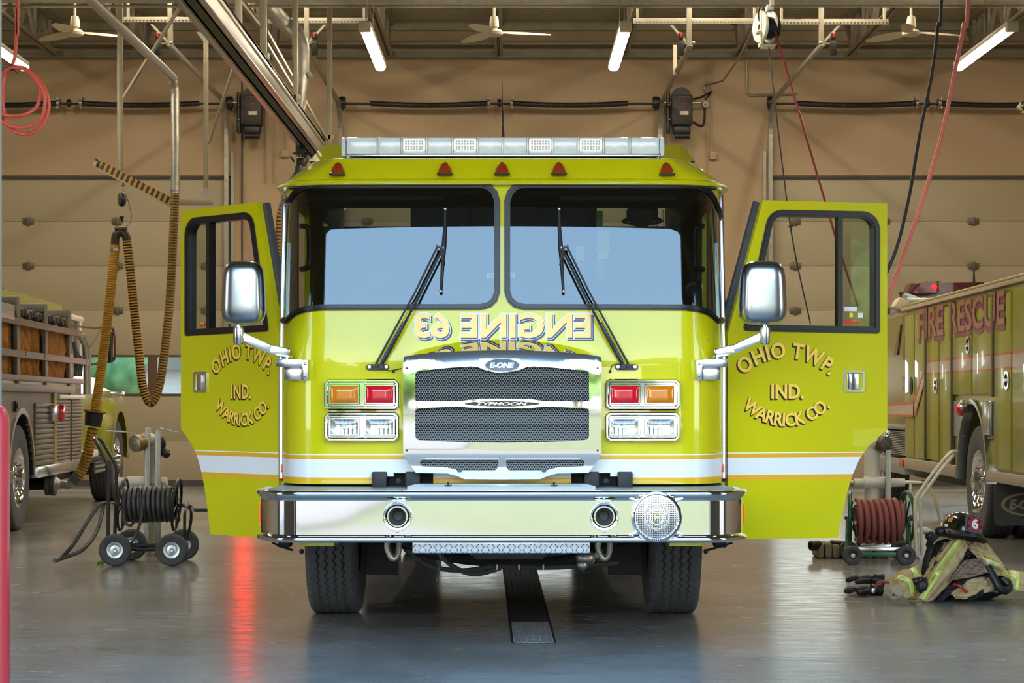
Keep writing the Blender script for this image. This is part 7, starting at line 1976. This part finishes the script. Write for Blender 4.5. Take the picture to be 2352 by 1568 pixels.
m = MB(); m.plate(inset(spts, .014), [], shf(.008), .003, .03); m.build('shield_face', mat('maroon_leather', (150, 36, 46), .5), shd)
m = MB(); v = fit(glyphs('6', .05), w=.05, h=.066, x0=-.025, y0=.026); letters(m, v, lambda a, b: shf(.0128)(a, b, 0)); m.build('shield_number', M['outline'], shd, ang=None, recalc=False)
m = MB()
for a, b in ((-.04, .016), (.04, .016), (-.0, .11), (.018, .104)): m.sphere(shf(.012)(a, b, 0), .004, 8)
m.build('shield_rivet', M['polished'], shd)
m = MB(); m.box(shf(.002)(0, .135, 0), (.03, .03, .02), .006); m.sphere(shf(.0)(.01, .14, 0), .012, 8); m.build('eagle_holder', M['brass'], he)
m = MB(); m.plate([(-.03, 0), (.03, 0), (.026, .03), (-.026, .03)], [], lambda a, b, q: hv(-.118 + .3 * b, -.05 + a, .05 + b), 0, 9e9, fill=False); m.build('reflective_patch', mat('yellow_patch', (226, 176, 40), .5), he)
m = MB(); m.box(hv(-.15, -.07, .02), (.02, .03, .016), .004); m.build('white_sticker', M['outline'], he)
m = MB(); m.tube(spline([hv(-.14, -.03, -.01), hv(-.18, -.02, -.05), hv(-.20, .0, -.09), hv(-.19, .04, -.12)], 6), .022, 10); m.sphere(hv(-.17, -.04, -.02), .035, 12); m.sphere(hv(-.2, .02, -.06), .035, 12); m.build('chin_strap', M['black'], he)
# pair of gloves on the floor
def glove(px, py, ang, lab, dz=0):
    c = PF(px, py); t = thing('work_glove', c, lab, 'glove', None); R = Matrix.Rotation(ang, 3, 'Z')
    def g(x, y, z): return c + R @ Vector((x, y, z)) + Vector((0, 0, dz))
    m = MB(); m.sphere(g(0, 0, .035), .05, 18, sc=(1.25, .9, .66), rot=R)
    for k, (dy, L_) in enumerate(((-.036, .07), (-.013, .085), (.011, .08), (.034, .065))):
        m.tube(spline([g(-.04, dy, .036), g(-.075, dy * 1.1, .045), g(-.075 - L_ * .45, dy * 1.15, .036), g(-.07 - L_ * .75, dy * 1.1, .018)], 5), [.017] * 12 + [.016, .014, .010, .006], 10)
    m.tube(spline([g(.02, -.04, .03), g(-.01, -.065, .03), g(-.05, -.075, .024), g(-.068, -.068, .018)], 5), [.018] * 12 + [.016, .014, .011, .006], 10)
    m.build('glove_hand', mat('black_leather_glove', (28, 28, 30), .6, 0, .3, 30, .4, 60) if 'black_leather_glove' not in bpy.data.materials else bpy.data.materials['black_leather_glove'], t)
    m = MB(); m.tube([g(.045, 0, .036), g(.08, 0, .034), g(.12, 0, .034)], [.042, .04, .046], 16); m.build('glove_cuff', M['black'], t)
    return t
glove(1985, 1367, .12, 'black leather glove lying flat on the floor left of the coat'); glove(1990, 1362, -.22, 'black glove stacked on top of the flat glove left of the coat', .058)
m = MB(); m.tube(spline([c3(2004, 1362, -.06), c3(2010, 1352, -.06), c3(2016, 1338, -.06), c3(2030, 1336, -.06), c3(2044, 1338, -.06)], 6), .009, 8); st_ = tag(m.build('glove_strap', mat('rust_leather_strap', (136, 62, 34), .6), None), 'rust coloured leather strap clipped between the gloves and the coat cuff', 'strap')
m = MB(); m.box(c3(2005, 1356, -.07), (.02, .02, .03), .005); m.build('strap_clip', M['polished'], st_)
# green scrap by the black cart
m = MB(); c = PF(229, 1296); m.sphere(c + Vector((.02, 0, .02)), .022, 10, sc=(.9, .7, .9)); m.sphere(c + Vector((-.01, 0, .012)), .014, 8); tag(m.build('wheel_chock', mat('green_chock', (80, 130, 30), .5), None), 'small green wedge on the floor against the black cart wheel', 'wedge')
# ================================================================ lamps, fans, ducts and door gear under the roof
M['lampaddnear'] = mat('lit_added_diffuser_near', (255, 250, 240), .5, 0, 0, emit=(255, 244, 224), estr=LAMP_ADDED_NEAR)
M['lampaddhigh'] = mat('lit_added_diffuser_high', (255, 250, 240), .5, 0, 0, emit=(255, 240, 214), estr=LAMP_ADDED_HIGH)
def led(x, y, z, lab, grp=None, matl='lampon'):
    t = thing('tube_light', (x, y, z), lab, 'ceiling light', grp)
    L_ = 2.4
    m = MB()
    def body(a, b):
        th = PI * a; return Vector((x - .056 * math.cos(th), y + .06 + (L_ - .06) * b, z - .045 * math.sin(th)))
    m.grid(body, 13, 3); e = .056
    m.sphere((x, y + L_, z), .056, 12, sc=(1, .6, .8)); m.build('diffuser', M[matl], t)
    m = MB(); m.bx(x - .06, x + .06, y - .02, y + L_, z + .002, z + .05, .006); m.bx(x - .058, x + .058, y - .03, y + .07, z - .046, z + .05, .012); m.build('lamp_housing', mat('lamp_housing_grey', (168, 158, 140), .5) if 'lamp_housing_grey' not in bpy.data.materials else bpy.data.materials['lamp_housing_grey'], t)
    m = MB()
    for yy in (y + .3, y + 1.2): m.tube([(x, yy, z + .04), (x, yy, ZR)], .004, 6)
    m.build('suspension_wire', M['galv'], t)
    return t
led(-5.23, 20, 4.88, 'lit tube light at the left edge of the photo behind the red hose coil')
led(-1.41, 20, 4.88, 'lit tube light hanging left of the middle ceiling fan')
led(1.09, 20, 4.88, 'lit tube light hanging right of the middle ceiling fan')
led(4.79, 20, 4.88, 'lit tube light near the right edge above the slanting red hose')
for x in (-5.23, -1.41, 1.09, 4.79):  # unseen row, added to light the engine and the near floor
    led(x, 14.6, 4.88, 'lit tube light added out of view in a row nearer the street', 'added unseen tube lights of the nearer row', 'lampaddnear')
for x in (-7.6, -4.5, -2.6, .75, 2.5, 4.2, 7.6):  # added tubes, hidden above the view, that brighten the far wall
    led(x, 25.2, 6.9, 'lit tube light added out of view on the roof deck to brighten the far wall', 'added unseen tube lights on the roof deck', 'lampaddhigh')
def fan(px, lab, a0):
    y = 26.0; c = P(px, 75, y); t = thing('ceiling_fan', c, lab, 'ceiling fan')
    m = MB(); m.tube([c + Vector((0, 0, .1)), (c.x, y, ZR)], .016, 10); m.build('down_rod', M['fan'], t)
    m = MB(); m.lathe([(.001, -.055), (.05, -.05), (.11, -.03), (.115, 0), (.09, .03), (.045, .04), (.04, .05), (.062, .07), (.055, .16), (.045, .2), (.02, .21)], c, (0, 0, 1), 28); m.build('fan_motor', M['fan'], t)
    for k in range(3):
        a = a0 + 2 * PI * k / 3; d = Vector((math.cos(a), math.sin(a), 0)); n_ = Vector((-math.sin(a), math.cos(a), 0))
        m = MB()
        def bl(u, v): 
            r = .09 + .62 * u; wd = .05 + .11 * math.sin(PI * min(1, u * 1.05)) ** .7 * (1 - .6 * u) + .0
            s = (v - .5) * wd
            return c + d * r + n_ * s + Vector((0, 0, .0 + s * .42 - .02 * u))
        def blt(u, v):
            return bl(u, v) + Vector((0, 0, .006))
        m.grid(bl, 14, 6); m.grid(blt, 14, 6); m.build('fan_blade', M['fan'], t)
fan(172, 'cream ceiling fan beside the red hose coil', .35); fan(1135, 'cream ceiling fan above the middle of the yellow engine', .1); fan(2093, 'cream ceiling fan above the right bay door', .2)
# spiral supply duct across the bays
sd = thing('supply_duct', (2, 22, 5.8), 'long galvanised spiral duct running across the top of the bays', 'duct')
yd = 22.0
m = MB()
def run(px0, px1, pyb, r):
    zb = P(0, pyb, yd).z; x0, x1 = P(px0, 0, yd).x, P(px1, 0, yd).x; pts = []; n_ = int((x1 - x0) / .04); rr = []
    for i in range(n_ + 1): pts.append(Vector((x0 + (x1 - x0) * i / n_, yd, zb + r))); rr.append(r + (.006 if i % 4 == 0 else 0))
    m.tube(pts, rr, 24)
run(600, 1470, 16, .30); run(1466, 2352 + 150, 12, .27); run(-250, 610, 6, .25)
m.build('duct_run', M['galv'], sd)
m = MB()
for px, pyb, r in ((1468, 16, .31), (2250, 12, .28), (880, 16, .31)):
    zb = P(0, pyb, yd).z; m.lathe([(r - .01, -.04), (r + .006, -.04), (r + .006, .04), (r - .01, .04)], (P(px, 0, yd).x, yd, zb + r - .006), (1, 0, 0), 32)
m.build('duct_collar', M['galv'], sd)
m = MB(); 
for px in (300, 1000, 1700, 2300): x = P(px, 0, yd).x; m.bx(x - .01, x + .01, yd - .02, yd + .02, P(0, -20, yd).z, ZR)
m.build('duct_hanger', M['galv'], sd)
m = MB(); m.cyl((-10, 21.4, P(0, 14.5, 21.4).z), (10, 21.4, P(0, 14.5, 21.4).z), .014, n=8); tag(m.build('conduit', M['strut'], None), 'thin bright conduit running just below the big supply duct', 'pipe')
# ---- overhead door gear
def track(px, lab, s):
    x = (px - CX) * YF / F; t = thing('door_track', (x, YF - .1, 0), lab, 'door track')
    yb = YF - .12; zc = 5.35; R = .45
    pts = [Vector((x, yb, .0)), Vector((x, yb, zc))] + [Vector((x, yb - R + R * math.cos(a), zc + R * math.sin(a))) for a in [PI / 2 * k / 8 for k in range(1, 9)]] + [Vector((x, 26.4, zc + R))]
    m = MB()
    for i in range(len(pts) - 1): m.bar(pts[i], pts[i + 1], .06, .02); m.bar(pts[i] + Vector((.03 * s, 0, 0)), pts[i + 1] + Vector((.03 * s, 0, 0)), .012, .05)
    m.build('track_rail', M['galv'], t)
    m = MB(); m.bx(x + s * .06, x + s * .11, YF - .05, YF - .005, 0, 5.1); m.build('wall_angle', M['galv'], t)
    e = Vector((x, 26.5, zc + R))
    m = MB(); m.bx(x - .03, x + .03, 26.46, 26.54, e.z, ZR - .1, .003)
    m.build('track_hanger', M['steelpaint'], t)
    m = MB(); m.bar((x, 26.5, e.z + .02), (x - s * .24, 26.5, e.z + .28), .03, .03); m.build('hanger_brace', M['steelpaint'], t)
    m = MB(); c = Vector((x - s * .12, 26.3, e.z - .0)); m.box(c + Vector((0, 0, -.06)), (.075, .1, .18), .01); m.box(c + Vector((0, 0, .09)), (.06, .08, .08), .01); m.build('bumper_spring', M['black'], t)
    m = MB(); m.bar((x, 26.3, e.z), c, .03, .02); m.sphere((x + s * .04, 26.3, e.z + .01), .022, 8); m.build('bumper_bracket', M['galv'], t)
    m = MB(); m.box(c + Vector((.0, -.055, .1)), (.022, .006, .06), .002); m.build('red_bumper_tip', mat('red_bumper', (190, 30, 26), .4) if 'red_bumper' not in bpy.data.materials else bpy.data.materials['red_bumper'], t)
track(522, 'galvanised door track running down left of the wall operator behind the left door', 1)
track(783, 'galvanised door track on the near side of the tall strut, left of the light bar', -1)
track(1515, 'galvanised door track rising right of the light bar', 1)
track(1768, 'galvanised door track at the left side of the right bay door', -1)
def angle_bar(px0, px1, py, lab):
    y = 26.5; a, b = P(px0, py, y), P(px1, py, y); m = MB(); m.bx(a.x, b.x, y - .03, y - .02, a.z - .035, a.z + .035, .002)
    m.bx(a.x, b.x, y - .02, y + .03, a.z + .03, a.z + .036)
    o = tag(m.build('perforated_angle', M['steelpaint'], None), lab, 'steel angle')
    h = MB(); x = a.x + .03
    while x < b.x: h.box((x, y - .031, a.z - .012), (.018, .004, .012)); x += .045
    h.build('punched_hole', M['dark'], o, ang=None); o2 = o
    m = MB()
    for x in (a.x + .05, b.x - .05): m.bx(x - .015, x + .015, y - .02, y + .02, a.z, ZR)
    m.build('angle_drop', M['steelpaint'], o)
angle_bar(285, 480, 46, 'perforated steel angle above the galvanised spiral duct')
angle_bar(616, 845, 48, 'perforated steel angle behind the tall struts')
angle_bar(1455, 1742, 49, 'perforated steel angle left of the white hose reel')
angle_bar(1786, 2040, 51, 'perforated steel angle right of the white hose reel')
def springs(px0, px1, pxc, lab, ends):
    y = YF - .28; t = thing('torsion_spring', P(pxc, 238, y), lab, 'door spring')
    a, b = P(ends[0], 238, y), P(ends[1], 238, y); m = MB(); m.cyl(a, b, .016, n=10); m.build('spring_shaft', M['dark'], t)
    for q0, q1 in ((px0, pxc - 27), (pxc + 30, px1)):
        p0, p1 = P(q0, 237, y), P(q1, 237, y); n_ = 60; pts = []; rr = []
        for i in range(n_ * 2 + 1):
            f = i / (n_ * 2); sag = .03 * 4 * f * (1 - f); pts.append(p0.lerp(p1, f) - Vector((0, 0, sag))); rr.append(.044 if i % 2 else .039)
        m = MB(); m.tube(pts, rr, 12); m.build('spring_coil', M['black'], t)
    for q in (pxc - 24, pxc + 28):
        c = P(q, 237, y); m = MB(); m.box(c + Vector((0, .08, 0)), (.03, .2, .17), .006); m.lathe([(.02, -.02), (.055, -.02), (.055, .02), (.02, .02)], c, (1, 0, 0), 14)
        for s in (-1, 1): m.bar(c + Vector((0, 0, 0)), c + Vector((.04 if q > pxc else -.04, -.02, s * .09)), .02, .015)
        m.build('anchor_bracket', M['galv'], t)
    c = P(pxc, 237, y); m = MB(); m.lathe([(.02, -.03), (.05, -.03), (.055, -.01), (.055, .01), (.05, .03), (.02, .03)], c, (1, 0, 0), 14); m.box(c, (.025, .03, .13), .006); m.build('shaft_coupling', M['black'], t)
    for q in ends:
        c = P(q, 236, y); m = MB(); m.lathe([(.02, -.05), (.085, -.05), (.095, -.03), (.095, .03), (.085, .05), (.02, .05)], c, (1, 0, 0), 20); m.box(c + Vector((0, .1, .0)), (.03, .2, .2), .01); m.build('cable_drum', M['black'], t)
springs(-130, 458, 158, 'black torsion springs above the left bay door', (-150, 527))
springs(850, 1443, 1147, 'black torsion springs above the middle bay door, over the light bar', (786, 1507))
springs(1830, 2425, 2130, 'black torsion springs above the right bay door', (1770, 2470))
def opener(px, py, lab):
    y = YF - .3; t = thing('door_operator', P(px, py, y), lab, 'door motor')
    c = P(px, py, y); m = MB(); m.box(c + Vector((0, 0, .02)), (.32, .28, .46), .03); m.lathe([(.001, -.01), (.16, -.01), (.16, .13), (.001, .13)], c + Vector((0, .0, .22)), (0, 1, 0), 24); m.build('operator_housing', mat('operator_brown_black', (40, 34, 30), .5, .1) if 'operator_brown_black' not in bpy.data.materials else bpy.data.materials['operator_brown_black'], t)
    m = MB(); m.box(c + Vector((0, 0, -.27)), (.26, .2, .12), .03); m.cyl(c + Vector((-.10, -.05, -.36)), c + Vector((.12, -.05, -.36)), .05, n=14); m.build('operator_motor', M['black'], t); m = MB(); m.box(c + Vector((-.2, 0, -.2)), (.06, .1, .24), .02); m.cyl(c + Vector((-.2, 0, -.1)), c + Vector((-.2, 0, .3)), .03, n=10); m.build('chain_guard', M['black'], t)
    m = MB(); m.box(c + Vector((.03, -.145, -.03)), (.13, .006, .055)); m.build('rating_label', mat('cream_label', (196, 180, 150), .5) if 'cream_label' not in bpy.data.materials else bpy.data.materials['cream_label'], t)
    m = MB(); m.box(c + Vector((.03, -.145, .11)), (.08, .006, .02)); m.box(c + Vector((.03, -.145, .21)), (.18, .006, .02)); m.build('red_marking', mat('dull_red_print', (112, 34, 30), .5) if 'dull_red_print' not in bpy.data.materials else bpy.data.materials['dull_red_print'], t)
    m = MB(); m.cyl(c + Vector((-.36, .02, .15)), c + Vector((.3, .02, .15)), .022, n=10)
    for dz in (.1, -.12): m.sphere(c + Vector((-.19, -.1, dz)), .018, 8)
    m.build('drive_shaft', M['galv'], t)
    m = MB(); m.box(c + Vector((0, .19, 0)), (.2, .18, .3)); m.build('wall_bracket', M['dark'], t)
    return t
opener(1565, 258, 'dark overhead door operator on the wall right of the light bar')
opener(579, 258, 'dark overhead door operator on the wall above the left cab door')
# wiring on the far wall
def wires(lab, pts_list, r, name, matl, boxes=()):
    m = MB()
    for pts in pts_list: m.tube(pts, r, 8)
    o = tag(m.build(name, matl, None), lab, 'wiring')
    for px, py, w_, h_ in boxes:
        q = P(px, py, YF - .04); b = MB(); b.box(q, (w_, .08, h_), .012); b.build('junction_box', matl, o)
W_ = YF - .03
tan = mat('tan_painted_conduit', (160, 138, 110), .6)
wires('painted conduit with a square switch box on the wall right of the engine roof', [[P(1634, 132, W_), P(1634, 352, W_)]], .012, 'conduit', tan, ((1638, 358, .11, .12),))
wires('second painted conduit running down right of the wall operator', [[P(1623, 132, W_), P(1623, 440, W_)], [P(1590, 320, W_), P(1590, 440, W_)]], .01, 'conduit', tan)
wires('grey cable looping from the wall operator to a round junction box', [spline([P(1592, 228, W_), P(1612, 222, W_), P(1635, 210, W_), P(1622, 226, W_), P(1619, 236, W_)], 6), spline([P(1592, 279, W_), P(1602, 286, W_), P(1614, 288, W_), P(1618, 270, W_), P(1618, 246, W_)], 6)], .014, 'power_cable', M['dark'], ())
t = thing('junction_box', P(1620, 240, W_), 'round pale junction box on the wall beside the dark operator', 'electrical box')
m = MB(); m.lathe([(.001, -.06), (.05, -.06), (.06, -.05), (.06, 0)], P(1620, 240, W_), (0, 1, 0), 20); m.build('box_body', M['strut'], t); m = MB(); m.sphere(P(1620, 240, W_ - .06), .012, 8); m.build('box_screw', M['dark'], t)
wires('grey conduit slanting up from the wall operator to the roof', [[P(1616, 205, W_), P(1620, 196, W_), P(1660, 186, 31), P(1694, 138, 30), P(1730, 66, 28)]], .014, 'conduit', M['galv'])
wires('square grey conduit bend left of the right bay door', [[P(1716, 105, W_), P(1716, 212, W_), P(1722, 219, W_), P(1830, 216, W_)]], .016, 'conduit', M['galv'])
wires('dark cable hanging down the wall behind the left cab door', [[P(556, 165, W_), P(556, 640, W_)]], .012, 'power_cable', M['blackhose'])
wires('grey conduit pair on the wall between the left door and the rail', [[P(610, 250, W_), P(610, 420, W_)], [P(630, 250, W_), P(630, 420, W_)], [P(654, 280, W_), P(654, 345, W_)]], .01, 'conduit', tan, ((655, 353, .12, .11),))
# red signal lamp on the wall behind the left cab door: its glow shows on the polished floor
t = thing('signal_lamp', P(560, SIGY, YF - .1), 'lit red signal lamp on the far wall, mirrored as a red streak on the floor', 'signal light')
c = P(560, SIGY, YF - .12); m = MB(); m.box(c, (.26, .12, .34), .02); m.build('lamp_case', M['black'], t)
m = MB(); m.lathe([(.001, -.05), (.05, -.045), (.09, -.02), (.1, 0)], c + Vector((0, -.06, 0)), (0, 1, 0), 24); m.build('signal_lens', mat('lit_red_signal', (255, 30, 30), .3, emit=(255, 24, 20), estr=SIG), t)
# posts of unistrut hung for the doors on the right
hang(1550, 9, 28.5, 104, 172, 'short painted strut beside the right door track')
